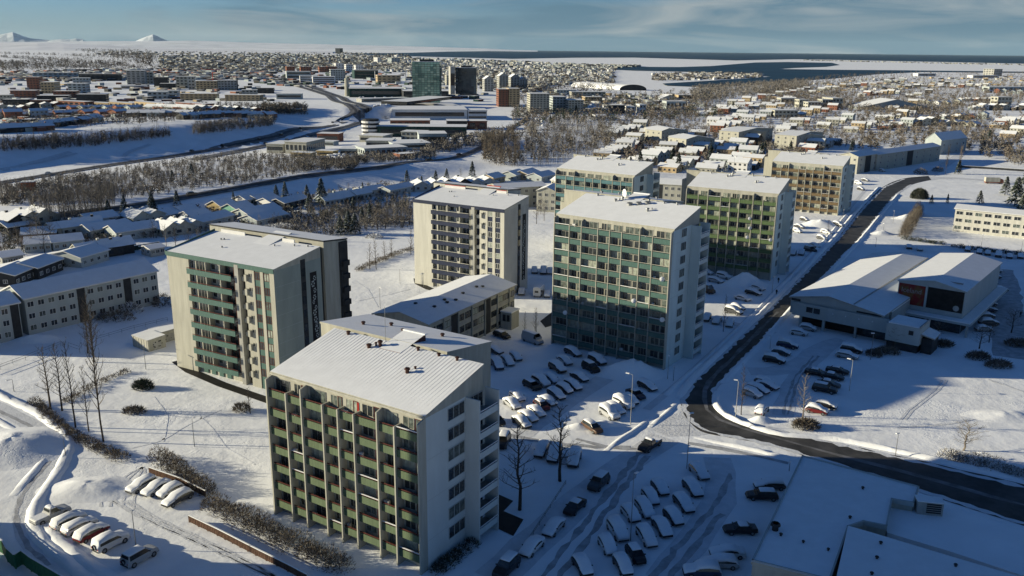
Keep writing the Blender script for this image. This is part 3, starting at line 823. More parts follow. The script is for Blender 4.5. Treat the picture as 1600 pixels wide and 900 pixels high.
long_tower(o, a, l, 1.7, 2.8, 24.1, NAVY, 'cream tower with navy blue balconies and a mural on its gable', 22, False)

# ------------------------------------------------------------------ general long blocks with rows of windows
def gable_block(p0, p1, depth, h, rise, wallm, label, cat='building', nwin=0, nfl=0, roofm=SNOW, name='apartment_block', group=None, zpix=0.0, wz0=.9, wh=1.35, ww=1.3, side='front', overhang=.4, darkbays=(), endwin=0, ridge='long', frame=WHITE, glassm=GLASS, leftwin=0, backm=None, edge=None):
    """front wall from p0 to p1 (pixels of its foot), gabled roof along it"""
    if zpix: a, b = Gz(*p0, zpix), Gz(*p1, zpix)
    else: a, b = G(*p0), G(*p1)
    ang = math.atan2(b.y - a.y, b.x - a.x)
    Lf = math.hypot(b.x - a.x, b.y - a.y)
    zb = min(terrain(a.x, a.y), terrain(b.x, b.y)) if not zpix else 0
    T = empty(name, (a.x, a.y, zb), ang, label, cat, group)
    D = depth
    mb = MB()
    if ridge == 'long':
        P = [(0, 0), (D, 0), (D, h), (D / 2, h + rise), (0, h)]          # y,z profile
        mb.v = [(0, y, z) for y, z in P] + [(Lf, y, z) for y, z in P]
        mb.f = [(4, 3, 2, 1, 0), (5, 6, 7, 8, 9), (0, 5, 9, 4), (1, 2, 7, 6), (0, 1, 6, 5), (2, 3, 8, 7), (3, 4, 9, 8)]
    else:
        P = [(0, 0), (Lf, 0), (Lf, h), (Lf / 2, h + rise), (0, h)]
        mb.v = [(x, 0, z) for x, z in P] + [(x, D, z) for x, z in P]
        mb.f = [(0, 1, 2, 3, 4), (9, 8, 7, 6, 5), (4, 9, 5, 0), (1, 6, 7, 2), (0, 5, 6, 1), (2, 7, 8, 3), (3, 8, 9, 4)]
    mb.mi = [0] * 7
    link('wall', mb.mesh('wall', wallm), T)
    r, o_ = MB(), overhang
    th = .28
    if rise > 0:
        if ridge == 'long':
            k = rise / (D / 2)
            for s in (0, 1):
                y0, y1 = (-o_, D / 2) if s == 0 else (D / 2, D + o_)
                z0, z1 = (h - k * o_, h + rise) if s == 0 else (h + rise, h - k * o_)
                r.hexa([(-o_, y0, z0 + .01), (Lf + o_, y0, z0 + .01), (Lf + o_, y1, z1 + .01), (-o_, y1, z1 + .01), (-o_, y0, z0 + th), (Lf + o_, y0, z0 + th), (Lf + o_, y1, z1 + th), (-o_, y1, z1 + th)], 0, 1)
        else:
            k = rise / (Lf / 2)
            for s in (0, 1):
                x0, x1 = (-o_, Lf / 2) if s == 0 else (Lf / 2, Lf + o_)
                z0, z1 = (h - k * o_, h + rise) if s == 0 else (h + rise, h - k * o_)
                r.hexa([(x0, -o_, z0 + .01), (x1, -o_, z1 + .01), (x1, D + o_, z1 + .01), (x0, D + o_, z0 + .01), (x0, -o_, z0 + th), (x1, -o_, z1 + th), (x1, D + o_, z1 + th), (x0, D + o_, z0 + th)], 0, 1)
    else:
        r.box(-o_, Lf + o_, -o_, D + o_, h + .01, h + th, 0, 1)
    link('snowy_roof', r.mesh('snowy_roof', [edge or wallm, roofm]), T)
    if nwin and nfl:
        ph = (h - .3) / nfl
        for f in range(nfl):
            for i in range(nwin):
                if i in darkbays: continue
                x = Lf * (i + .5) / nwin - ww / 2
                window(T, x, -.02, f * ph + wz0, ww, wh, frame=frame, glass=glassm if (i * 7 + f * 3) % 5 else GLASS2, panes=2)
        for i in darkbays:
            x = Lf * (i + .5) / nwin
            box('stair_bay', DARK, T, x - Lf / nwin * .42, x + Lf / nwin * .42, -.05, .02, .1, h - .15)
    if endwin and nfl:
        ph = (h - .3) / nfl
        for f in range(nfl):
            for i in range(endwin):
                window(T, Lf + .02, D * (i + .5) / endwin - ww / 2, f * ph + wz0, ww, wh, 'right', frame=frame, panes=2)
    if leftwin and nfl:
        ph = (h - .3) / nfl
        for f in range(nfl):
            for i in range(leftwin):
                window(T, -.02, D * (i + .5) / leftwin + ww / 2, f * ph + wz0, ww, wh, 'left', frame=frame, panes=2)
    return T
# three storey terrace at the left edge
T = gable_block((46, 524), (250, 474), 11.0, 8.7, 2.2, GREYW, 'long grey three storey block with dark stair bays at the left edge', nwin=14, nfl=3, darkbays=(5, 10), ww=1.5, wh=1.3, wz0=1.0, edge=WHITE)
gable_block((-75, 553), (37, 528), 11.0, 8.4, 1.6, GREYW, 'grey end block cut by the left edge of the picture', nwin=7, nfl=3, ww=1.4, darkbays=(6,), edge=WHITE)
# long low building between the towers
T = gable_block((670, 569.8), (803.4, 500), 14.2, 9.0, 1.5, CREAM, 'low long building with a folded snowy roof behind the nearest tower', overhang=.5, edge=CONC)
Lb = (Gz(803.4, 500) - Gz(670, 569.8)).length
for f in range(3):
    n = 13
    for i in range(n):
        x = Lb * (i + .08) / n
        window(T, x, -.03, .7 + f * 2.85, Lb / n * .82, 1.5 if f else .9, frame=DARK, panes=2, glass=GLASS if (i + f) % 4 else GLASS3)
for i in range(0, 14, 2):
    box('pilaster', CREAM, T, min(Lb - .3, Lb * i / 13 - .15), min(Lb, Lb * i / 13 + .15), -.35, -.06, 0, 8.7)
for z in (2.5, 5.4):
    box('spandrel_panel', CONC, T, .2, Lb - .2, -.09, -.02, z, z + .75)
for i in (3, 8):
    box('stair_bay', DARK, T, Lb * i / 13 + .2, Lb * (i + 1) / 13 - .2, -.12, -.03, .2, 8.6)
box('entrance_porch', CREAM, T, Lb * .80, Lb * .90, -3.4, -.4, 0, 4.2)
box('porch_snow', SNOW, T, Lb * .795, Lb * .905, -3.5, -.37, 4.2, 4.5)
for i in range(2):
    window(T, Lb * .80 - .03, -1.0 - i * 1.1, 2.0, .8, 1.6, 'left', frame=DARK, panes=1)
for x, y in ((.22, 4), (.34, 3.6), (.36, 4.8), (.42, 3.2), (.55, 4.4), (.72, 4.6), (.76, 3.8), (.18, 8)):
    vent(T, Lb * x, y, 9.0 + 1.5 * min(y, 14.2 - y) / 7.1, .8, .6, DARK)
# white block at the right edge
gable_block((1488, 361), (1640, 378), 11, 8.6, .9, CREAMW, 'white three storey block by the hedge at the right edge', nwin=10, nfl=3, ww=2.3, wh=1.35, wz0=1.0, leftwin=0, overhang=.5, edge=WHITE)

# ------------------------------------------------------------------ the shop and its hall
def shop():
    a, b = Gz(1240, 509), Gz(1383, 539)
    ang = math.atan2(b.y - a.y, b.x - a.x)
    Lf = math.hypot(b.x - a.x, b.y - a.y)
    T = empty('shop_building', (a.x, a.y, 0), ang, 'grey shop hall with a wide folded snowy roof over a dark undercroft', 'building')
    c, s = math.cos(ang), math.sin(ang)
    def loc(px, py, z):
        p = Gz(px, py, z); dx, dy = p.x - a.x, p.y - a.y
        return (c * dx + s * dy, -s * dx + c * dy, z)
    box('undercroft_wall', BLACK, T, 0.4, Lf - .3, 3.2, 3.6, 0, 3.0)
    box('fascia', GREYW, T, -.6, Lf + .3, -.2, .2, 2.9, 6.2)
    box('soffit', CONC, T, -.6, Lf + .3, .2, 3.4, 2.9, 3.1)
    for f in (.05, .31):
        box('column', GREYW, T, Lf * f, Lf * f + .6, .25, .75, 0, 2.9)
    box('column', CONC, T, Lf * .66, Lf * .66 + .5, .25, .75, 0, 2.9)
    box('entrance_glazing', GLASS, T, Lf * .68, Lf - .6, 2.9, 3.1, .1, 2.7)
    for f in (.128, .21):
        window(T, Lf * f, -.23, 4.2, Lf * .07, 1.3, frame=DARK, panes=1)
    # hall with folded roof
    e0 = loc(1236, 464, 7.0); rg = loc(1297, 462, 8.9); e1 = loc(1390, 487, 6.7)
    dB = loc(1316, 389, 7.0)[1]
    x0, xr, x1, yf = e0[0], rg[0], e1[0], .6
    mb = MB()
    P = [(x0, 3.1), (x1 - .3, 3.1), (x1 - .3, 6.6), (xr, 8.7), (x0, 6.9)]
    mb.v = [(x, yf, z) for x, z in P] + [(x, dB, z) for x, z in P]
    mb.f = [(0, 1, 2, 3, 4), (9, 8, 7, 6, 5), (4, 9, 5, 0), (1, 6, 7, 2), (0, 5, 6, 1), (2, 7, 8, 3), (3, 8, 9, 4)]; mb.mi = [0] * 7
    link('hall_wall', mb.mesh('hall_wall', GREYW), T)
    mb = MB()
    for (xa, za), (xb, zb) in (((x0 - .4, 6.85), (xr, 8.72)), ((xr, 8.72), (x1 + .2, 6.5))):
        mb.hexa([(xa, yf - .5, za), (xb, yf - .5, zb), (xb, dB + .4, zb), (xa, dB + .4, za), (xa, yf - .5, za + .3), (xb, yf - .5, zb + .3), (xb, dB + .4, zb + .3), (xa, dB + .4, za + .3)], 0, 1)
    link('snowy_roof', mb.mesh('snowy_roof', [CONC, SNOW]), T)
    xs = xr + (x1 - xr) * .45
    zs = 9.02 - (2.22) * .45
    link('roof_seam', MB().hexa([(xs, yf, zs), (xs + .3, yf, zs), (xs + .3, dB, zs), (xs, dB, zs), (xs, yf, zs + .12), (xs + .3, yf, zs + .1), (xs + .3, dB, zs + .1), (xs, dB, zs + .12)]).mesh('roof_seam', CONC), T)
    box('clerestory', GLASS, T, xr + (x1 - xr) * .52, x1 - .5, yf - .06, yf + .02, 6.25, 6.65)
    box('clerestory', GLASS, T, x0 + .1, x0 + 2.4, yf - .06, yf + .02, 6.25, 6.85)
    # box annex on the right of the hall front
    box('annex', GREYW, T, Lf + .35, Lf + 7.6, -2.2, 5.5, 2.0, 6.0)
    box('annex_roof', SNOW, T, Lf + .6, Lf + 7.3, -1.9, 5.4, 6.0, 6.2)
    box('annex_kerb', CONC, T, Lf + 7.3, Lf + 7.62, -2.22, 5.5, 6.0, 6.5)
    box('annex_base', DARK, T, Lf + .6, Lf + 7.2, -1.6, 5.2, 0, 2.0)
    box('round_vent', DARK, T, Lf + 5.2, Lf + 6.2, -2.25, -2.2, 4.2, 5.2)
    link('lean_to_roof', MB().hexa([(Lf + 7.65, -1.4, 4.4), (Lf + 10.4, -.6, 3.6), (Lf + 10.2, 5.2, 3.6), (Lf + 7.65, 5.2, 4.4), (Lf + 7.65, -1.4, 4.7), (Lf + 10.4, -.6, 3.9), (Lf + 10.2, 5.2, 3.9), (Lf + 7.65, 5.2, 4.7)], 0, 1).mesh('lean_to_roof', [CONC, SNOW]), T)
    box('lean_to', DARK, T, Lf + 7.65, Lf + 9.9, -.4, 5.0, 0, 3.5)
    for y in range(4):
        box('wall_lamp', LAMPW, T, Lf * (.42 + .14 * y), Lf * (.42 + .14 * y) + .25, -.4, -.2, 4.9, 5.15)
    # tall sign hall
    H = empty('shop_hall', (a.x, a.y, 0), ang, 'taller shop hall with red sign panel and black front under a gabled snowy roof', 'building')
    q0 = loc(1405, 438, 10.6); q1 = loc(1511, 455, 10.4); qr = loc(1463, 430, 11.8); qb = loc(1433, 391, 10.6)
    X0, X1, XR, Y0, Y1 = q0[0], q1[0], (q0[0] + q1[0]) / 2 + .6, q0[1], qb[1]
    mb = MB()
    P = [(X0, 3.2), (X1, 3.2), (X1, 10.3), (XR, 11.7), (X0, 10.5)]
    mb.v = [(x, Y0, z) for x, z in P] + [(x, Y1, z) for x, z in P]
    mb.f = [(0, 1, 2, 3, 4), (9, 8, 7, 6, 5), (4, 9, 5, 0), (1, 6, 7, 2), (0, 5, 6, 1), (2, 7, 8, 3), (3, 8, 9, 4)]; mb.mi = [0] * 7
    link('hall_wall', mb.mesh('hall_wall', GREYW), H)
    mb = MB()
    for (xa, za), (xb, zb) in (((X0 - .3, 10.45), (XR, 11.72)), ((XR, 11.72), (X1 + .3, 10.25))):
        mb.hexa([(xa, Y0 - .3, za), (xb, Y0 - .3, zb), (xb, Y1 + .3, zb), (xa, Y1 + .3, za), (xa, Y0 - .3, za + .3), (xb, Y0 - .3, zb + .3), (xb, Y1 + .3, zb + .3), (xa, Y1 + .3, za + .3)], 0, 1)
    link('snowy_roof', mb.mesh('snowy_roof', [GREYW, SNOW]), H)
    W_ = X1 - X0
    box('sign_panel', SIGNR, H, X0 + .2, X0 + W_ * .415, Y0 - .1, Y0 - .01, 5.0, 10.1)
    box('sign_frame', GREYW, H, X0 + W_ * .42, X0 + W_ * .45, Y0 - .2, Y0 - .01, 4.6, 10.6)
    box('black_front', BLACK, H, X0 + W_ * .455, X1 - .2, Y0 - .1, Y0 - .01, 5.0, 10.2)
    cu = bpy.data.curves.new('sign_lettering', 'FONT')
    cu.body = 'Iceland'; cu.size = 1.7; cu.extrude = .03; cu.align_x = 'CENTER'
    t = bpy.data.objects.new('t', cu); COL.objects.link(t)
    me = bpy.data.meshes.new_from_object(t.evaluated_get(bpy.context.evaluated_depsgraph_get()))
    bpy.data.objects.remove(t)
    me.name = 'sign_lettering'; me.materials.clear(); me.materials.append(SIGNT)
    lt = link('sign_lettering', me, H, (X0 + W_ * .21, Y0 - .15, 8.0)); lt.rotation_euler = (math.pi / 2, 0, 0)
    mb = MB(); mb.v = [(X1 - 1.6 + .7 * math.cos(k * .524), Y0 - .12, 6.0 + .7 * math.sin(k * .524)) for k in range(12)]; mb.f = [tuple(range(12))]; mb.mi = [0]
    link('round_emblem', mb.mesh('round_emblem', CONC), H)
    box('canopy', GREYW, H, X0 - .4, X1 + 2.6, Y0 - 3.0, Y0 - .02, 3.0, 3.5)
    box('canopy_snow', SNOW, H, X0 - .3, X1 + 2.5, Y0 - 2.9, Y0 - .12, 3.5, 3.75)
    box('side_canopy', GREYW, H, X1 + .02, X1 + 2.6, Y0, Y1, 3.0, 3.5)
    box('side_canopy_snow', SNOW, H, X1 + .05, X1 + 2.5, Y0 + .1, Y1 - .1, 3.5, 3.75)
    box('shop_front', GLASS, H, X0, X1, Y0 - .3, Y0 + .3, 0, 3.0)
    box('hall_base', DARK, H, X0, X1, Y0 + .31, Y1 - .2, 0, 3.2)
    for x in (X1 + 1.6, X0 + W_ * .5):
        box('column', CONC, H, x, x + .5, Y0 - 2.6, Y0 - 2.1, 0, 3.0)
    for i in range(2):
        y = Y0 + 3.2 + i * .0
    box('roof_ladder', METAL, H, XR + 1, X1 - 1.5, Y0 + 3.5, Y0 + 3.7, 11.2, 11.5)
    box('hall_link', GREYW, T, x1 + .25, X0 - .05, 6, dB - .5, 0, 6.3)
    box('hall_link_roof', SNOW, T, x1 + .25, X0 - .05, 5.8, dB - .3, 6.3, 6.55)
shop()
# ------------------------------------------------------------------ flat roofed building at the lower right corner
def corner_building():
    z = 6.0
    pts = [(1254, 713), (1435, 761), (1427, 786), (1393, 780), (1385, 822), (1349, 815), (1325, 823), (1296, 906), (1176, 876)]
    a = Gz(1254, 713, z)
    T = empty('flat_roofed_building', (a.x, a.y, 0), 0, 'flat roofed pale building with dark red trim in the lower right corner', 'building')
    P = [tuple((Gz(x, y, z) - a)[:2]) for x, y in pts]
    def ccw(p): return p if sum(p[i][0] * p[(i + 1) % len(p)][1] - p[(i + 1) % len(p)][0] * p[i][1] for i in range(len(p))) > 0 else p[::-1]
    P = ccw(P)
    link('wall', MB().prism(P, 0, z - .4).mesh('wall', CREAM), T)
    cx = sum(p[0] for p in P) / len(P); cy = sum(p[1] for p in P) / len(P)
    link('snowy_roof', MB().prism([(cx + (x - cx) * 1.012, cy + (y - cy) * 1.012) for x, y in P], z - .39, z, 0, 1).mesh('snowy_roof', [CREAM, SNOW]), T)
    def rel(px, py, zz): return Gz(px, py, zz) - a
    zy = 4.7
    for p, q in (((1394, 781), (1427, 787)), ((1350, 816), (1386, 823))):
        p_, q_ = rel(*p, z), rel(*q, z)
        f = Vector((-.1, -.7, 0))
        link('red_trim', MB().hexa([tuple(v + w + Vector((0, 0, h))) for h in (-1.25, -.42) for v, w in ((p_, f), (q_, f), (q_, f * .3), (p_, f * .3))]).mesh('red_trim', RAIL), T)
    Y = [tuple(Gz(x, y, zy)[:2]) for x, y in [(1386, 772), (1432, 783), (1474, 793), (1600, 828), (1720, 862), (1720, 930), (1600, 900), (1480, 860), (1386, 832), (1384, 815)]]
    structure('raised_yard', MB().prism(ccw(Y), 0, zy), GROUND)
    for x, y, s in ((1211, 828, 1.1), (1220, 837, .4), (1348, 764, .4), (1328, 810, .4), (1255, 848, .35), (1294, 860, .35)):
        p = rel(x, y, z); vent(T, p.x, p.y, z, s, s * .9, DARK)
    p, q = rel(1210, 826, z), rel(1308, 858, z)
    link('roof_wire', MB().tube(tuple(p + Vector((0, 0, .3))), tuple(q + Vector((0, 0, .3))), .03, .03, 4).mesh('roof_wire', DARK), T)
    # upper deck in front
    z2 = 6.6
    P2 = [tuple((Gz(x, y, z2) - a)[:2]) for x, y in [(1326, 822), (1361, 832), (1480, 868), (1640, 915), (1640, 990), (1288, 990)]]
    P2 = ccw(P2)
    U = empty('lower_wing', (a.x, a.y, 0), 0, 'long snow covered flat wing running off the bottom right edge', 'building')
    link('wall', MB().prism(P2, 0, z2 - .3).mesh('wall', CREAM), U)
    rim = MB()
    for (xa, ya), (xb, yb) in zip(P, P[1:] + P[:1]):
        dx, dy = xb - xa, yb - ya; ln = math.hypot(dx, dy)
        rim.obox((xa + xb) / 2, (ya + yb) / 2, math.atan2(dy, dx), ln + .2, .22, z - .5, z + .16)
    link('roof_rim', rim.mesh('roof_rim', GREYW), T)
    cx = sum(p[0] for p in P2) / len(P2); cy = sum(p[1] for p in P2) / len(P2)
    link('snowy_roof', MB().prism([(cx + (x - cx) * 1.008, cy + (y - cy) * 1.008) for x, y in P2], z2 - .29, z2 + .02, 0, 1).mesh('snowy_roof', [WHITE, SNOW]), U)
    for x, y in ((1376, 850), (1370, 873), (1493, 885), (1362, 898)):
        p = rel(x, y, z2); vent(U, p.x, p.y, z2, .4, .35, DARK)
    # louvred plant box by the road
    b0, b1 = Gz(1432, 803, 4.7), Gz(1469, 803, 4.7)
    V = empty('plant_enclosure', (b0.x, b0.y, 4.7), rad(-12), 'grey louvred plant box beside the road at the flat roofed building', 'enclosure')
    w = (b1 - b0).length
    box('enclosure_wall', CONC, V, 0, w, 0, 1.6, 0, 1.9)
    box('enclosure_roof', SNOW, V, -.1, w + .1, -.1, 1.7, 1.9, 2.02)
    for i in range(5):
        box('louvre', DARK, V, w * .35, w * .92, -.07, -.005, .35 + i * .3, .52 + i * .3)
corner_building()
# container sheds by the left path
def container(px0, px1, L_, W_, h, label, seed):
    a, b = G(*px0), G(*px1)
    T = empty('storage_shed', (a.x, a.y, 0), math.atan2(b.y - a.y, b.x - a.x), label, 'shed', 'storage sheds in the snow')
    link('shed_wall', MB().box(0, L_, 0, W_, 0, h).mesh('shed_wall', CREAM), T)
    link('shed_roof', MB().hexa([(-.1, -.1, h + .002), (L_ + .1, -.1, h + .002), (L_ + .1, W_ + .1, h + .002), (-.1, W_ + .1, h + .002), (-.1, -.1, h + .2), (L_ + .1, -.1, h + .2), (L_ + .1, W_ + .1, h + .45), (-.1, W_ + .1, h + .45)], 0, 1).mesh('shed_roof', [CONC, SNOW]), T)
    n = 6
    for i in range(n):
        box('wall_rib', CONC, T, L_ * (i + .5) / n - .06, L_ * (i + .5) / n + .06, -.06, -.005, .05, h - .05)
    box('shed_door', CONC, T, L_ + .005, L_ + .06, W_ * .3, W_ * .75, .05, h * .8)
    mb = MB()
    rr = random.Random(seed)
    for i in range(9):
        y, z = rr.uniform(.3, W_ - .5), rr.uniform(.5, h - .6)
        mb.box(L_ + .06, L_ + .075, y, y + rr.uniform(.1, .5), z, z + rr.uniform(.06, .3))
    link('scrawl', mb.mesh('scrawl', DARK), T)
container((208, 541), (235, 551), 6.2, 4.2, 2.5, 'weathered cream shed with scrawled end wall, nearer of two', 3)
container((232, 530), (251, 538), 5.0, 5.5, 2.4, 'weathered cream shed with ribbed side, against the pale teal tower', 4)

# ------------------------------------------------------------------ cars
def loft(stations, smooth=True, cap=True, name='body', m=None):
    """stations: (x, [(y,z)...]) cross sections, same count"""
    mb = MB(); k = len(stations[0][1])
    for x, sec in stations: mb.v += [(x, y, z) for y, z in sec]
    n = len(stations)
    for i in range(n - 1):
        for j in range(k):
            j2 = (j + 1) % k
            mb.f.append((i * k + j, i * k + j2, (i + 1) * k + j2, (i + 1) * k + j)); mb.mi.append(0)
    if cap:
        mb.f.append(tuple(range(k - 1, -1, -1))); mb.mi.append(0)
        mb.f.append(tuple((n - 1) * k + j for j in range(k))); mb.mi.append(0)
    me = mb.mesh(name, m)
    return me
# x from rear (-) to front (+): length, half width, bonnet height, belt, roof, roof start/end fractions
SHAPES = {
    'hatchback': dict(L=4.0, w=.86, hood=.92, belt=.95, roof=1.46, rear=.03, rr=.13, rf=.60, ws=.78, tail=.90),
    'saloon': dict(L=4.6, w=.89, hood=.90, belt=.94, roof=1.43, rear=.16, rr=.27, rf=.58, ws=.74, tail=1.0),
    'estate': dict(L=4.7, w=.89, hood=.92, belt=.95, roof=1.48, rear=.03, rr=.10, rf=.60, ws=.76, tail=.92),
    'suv': dict(L=4.7, w=.95, hood=1.12, belt=1.16, roof=1.84, rear=.02, rr=.07, rf=.60, ws=.73, tail=1.1),
    'van': dict(L=5.6, w=1.0, hood=1.25, belt=1.45, roof=2.45, rear=.01, rr=.03, rf=.74, ws=.87, tail=1.4),
    'pickup': dict(L=5.3, w=.95, hood=1.12, belt=1.12, roof=1.80, rear=.38, rr=.43, rf=.60, ws=.72, tail=1.02),
}
CARM = {}
def car_meshes(kind):
    if kind in CARM: return CARM[kind]
    S = SHAPES[kind]; L_, w, hood, belt, roof = S['L'], S['w'], S['hood'], S['belt'], S['roof']
    X = lambda f: -L_ / 2 + f * L_
    def sec(wl, wt, top, bz=.30):
        b = min(belt, top)
        return [(-wl * .92, bz), (-wl, .5), (-wl, b * .8), (-wl * .97, b), (-wt, top), (wt, top), (wl * .97, b), (wl, b * .8), (wl, .5), (wl * .92, bz)]
    def sec_low(wl, top, bz=.30):
        return [(-wl * .92, bz), (-wl, .5), (-wl, top * .8), (-wl * .95, top * .95), (-wl * .8, top), (wl * .8, top), (wl * .95, top * .95), (wl, top * .8), (wl, .5), (wl * .92, bz)]
    st = [(X(0), sec_low(w * .86, S['tail'] * .9, .42)), (X(.015), sec_low(w * .95, S['tail'] * .98, .34))]
    if S['rear'] > .1: st.append((X(S['rear'] - .02), sec_low(w, S['tail'])))
    st += [(X(S['rear'] + .005), sec(w, w * .9, belt + .02)), (X(S['rr']), sec(w, w * .76, roof * .975)), (X((S['rr'] + S['rf']) / 2), sec(w, w * .76, roof)), (X(S['rf']), sec(w, w * .75, roof * .98)),
           (X(S['ws']), sec(w, w * .86, hood + .02)), (X(.9), sec_low(w * .98, hood * .95)), (X(.975), sec_low(w * .90, hood * .84, .34)), (X(1.0), sec_low(w * .80, hood * .70, .40))]
    M = {}
    M['body'] = loft(st, name='body', m=CREAM)
    def sides(x0, x1, xt0, xt1, name):
        mb = MB()
        for s in (-1, 1):
            y0, y1 = s * w * .985, s * (w * .78 + .012)
            P = [(X(x0), y0, belt + .02), (X(x1), y0, belt + .02), (X(xt1), y1, roof * .955), (X(xt0), y1, roof * .955)]
            Q = [(a, b - s * .05, c) for a, b, c in P]
            if s > 0: mb.hexa(Q[0:4][::1] + P[0:4]) if False else None
            mb.quad(*(P if s < 0 else P[::-1]))
            for i in range(4):
                j = (i + 1) % 4
                mb.quad(P[i], P[j], Q[j], Q[i])
        return mb.mesh(name, GLASS)
    midx = (S['rr'] + S['rf']) / 2
    if kind == 'van': M['side_window'] = sides(.72, S['ws'] - .01, .725, S['rf'] + .02, 'side_window')
    else: M['side_window'] = sides(S['rear'] + .05, S['ws'] - .03, S['rr'] + .02, S['rf'] - .01, 'side_window')
    def pane(xa, za, xb, zb, wa, wb, name):
        mb = MB(); d = .012 if xb < xa else -.012
        P = [(X(xa) + d, -wa, za), (X(xa) + d, wa, za), (X(xb) + d, wb, zb), (X(xb) + d, -wb, zb)]
        Q = [(x - d * 5, y, z - .01) for x, y, z in P]
        mb.quad(*P); mb.quad(*P[::-1])
        for i in range(4):
            j = (i + 1) % 4; mb.quad(P[i], P[j], Q[j], Q[i])
        return mb.mesh(name, GLASS)
    M['windscreen'] = pane(S['ws'] - .012, hood + .06, S['rf'] + .01, roof * .965, w * .8, w * .70, 'windscreen')
    M['rear_window'] = pane(S['rear'] + .012, belt + .05, S['rr'] - .006, roof * .95, w * .8, w * .70, 'rear_window')
    wr = .33 if kind not in ('suv', 'pickup') else .39
    mb = MB(); mb.tube((0, -.11, 0), (0, .11, 0), wr, wr, 12); mb.f.append(tuple(range(11, -1, -1))); mb.mi.append(0)
    mb.tube((0, .11, 0), (0, .125, 0), wr * .6, wr * .55, 8, 1); mb.tube((0, -.11, 0), (0, -.125, 0), wr * .6, wr * .55, 8, 1)
    M['wheel'] = mb.mesh('wheel', [TYRE, METAL])
    M['wheel_pos'] = [(X(.17), w * .9, wr), (X(.17), -w * .9, wr), (X(.81), w * .9, wr), (X(.81), -w * .9, wr)]
    M['headlight'] = MB().box(-.05, .02, -.16, .16, -.07, .07).mesh('headlight', LIGHTG)
    M['tail_light'] = MB().box(-.02, .05, -.10, .10, -.12, .12).mesh('tail_light', REDL)
    M['bumper'] = MB().box(-.06, .06, -w * .8, w * .8, -.1, .1).mesh('bumper', DARK)
    M['hl'] = [(X(.985), w * .60, hood * .66), (X(.985), -w * .60, hood * .66)]
    M['tl'] = [(X(.004), w * .70, S['tail'] * .72), (X(.004), -w * .70, S['tail'] * .72)]
    M['bp'] = [(X(.995), 0, .42), (X(.005), 0, .44)]
    M['mirror'] = MB().box(-.07, .07, -.1, .1, -.06, .06).mesh('mirror', DARK)
    M['mp'] = [(X(S['ws'] - .05), w * 1.06, belt + .08), (X(S['ws'] - .05), -w * 1.06, belt + .08)]
    # snow: heavy covers bonnet, screens and roof; light only roof and bonnet
    for lev in ('heavy', 'roof', 'heavy1', 'heavy2', 'heavy3'):
        rr = random.Random(len(kind) * 7 + sum(map(ord, lev)))
        J = .055 if lev[-1].isdigit() else .0
        def arc(wl, z0, z1, drop=0):
            z1 += rr.uniform(-J, J); a_, b_ = rr.uniform(-J, J) * .6, rr.uniform(-J, J) * .6
            return [(-wl, z0 + a_), (-wl * .96, z0 + (z1 - z0) * .55 + a_), (-wl * .75, z0 + (z1 - z0) * .9 + a_), (-wl * .3, z1 + b_), (wl * .3, z1 + a_), (wl * .75, z0 + (z1 - z0) * .9 + b_), (wl * .96, z0 + (z1 - z0) * .55 + b_), (wl, z0 + b_)]
            return [(-wl, z0), (-wl * .96, z0 + (z1 - z0) * .55), (-wl * .75, z0 + (z1 - z0) * .9), (-wl * .3, z1), (wl * .3, z1), (wl * .75, z0 + (z1 - z0) * .9), (wl * .96, z0 + (z1 - z0) * .55), (wl, z0)]
        if lev.startswith('heavy'):
            t = .17 + rr.uniform(-.05, .08) * (J > 0)
            sn = [(X(.0) - .02, arc(w * .85, S['tail'] * .82, S['tail'] * .95)), (X(.02), arc(w * .97, S['tail'] * .9, S['tail'] + t))]
            if S['rear'] > .1: sn.append((X(S['rear'] - .04), arc(w * .98, S['tail'] * .93, S['tail'] + t)))
            dz = roof - belt
            sn += [(X(S['rear'] + .02), arc(w * 1.0, belt - .02, belt + t + .05)), (X(S['rr']), arc(w * 1.0, belt + dz * .50, roof + t * .8)), (X(midx), arc(w * .97, belt + dz * .62, roof + t + .03)), (X(S['rf']), arc(w * .99, belt + dz * .50, roof + t * .85)),
                   (X(S['ws'] - .01), arc(w * 1.0, belt - .05, hood + t + .06)), (X(.9), arc(w * .99, hood * .86, hood + t * .8)), (X(.975), arc(w * .92, hood * .72, hood * .92 + t * .5)), (X(1.0) + .02, arc(w * .8, hood * .66, hood * .78))]
        else:
            sn = [(X(S['rr'] + .01), arc(w * .70, roof - .05, roof + .02)), (X(S['rr'] + .04), arc(w * .77, roof - .03, roof + .12)), (X(midx), arc(w * .77, roof - .02, roof + .16)), (X(S['rf'] - .03), arc(w * .77, roof - .05, roof + .11)), (X(S['rf']), arc(w * .70, roof - .06, roof + .0))]
        M['snow_' + lev] = loft(sn, name='snow_cover', m=CARSNOW)
        M['snow_' + lev].polygons.foreach_set('use_smooth', [True] * len(M['snow_' + lev].polygons))
    if kind == 'pickup':
        M['bed'] = MB().box(X(.03), X(.36), -w * .82, w * .82, .98, 1.08).mesh('load_bed', CARSNOW)
    if kind == 'suv':
        M['spare'] = MB().tube((X(0) - .16, 0, 1.0), (X(0) + .02, 0, 1.0), .36, .36, 12).mesh('spare_wheel', TYRE)
    CARM[kind] = M
    return M
PAINT = {'white': (.62, .62, .61), 'silver': (.34, .35, .36), 'black': (.012, .012, .014), 'dark grey': (.05, .052, .056), 'dark blue': (.018, .03, .07), 'red': (.13, .012, .012), 'brown': (.09, .05, .03), 'dark green': (.02, .05, .035), 'beige': (.35, .30, .22)}
def paint(c): return mat(c.replace(' ', '_') + '_car_paint', PAINT[c], .3, spec=.5)
RNDC = random.Random(5)
SNOWW = {'heavy': 'snow covered', 'roof': 'snow roofed', None: 'bare'}
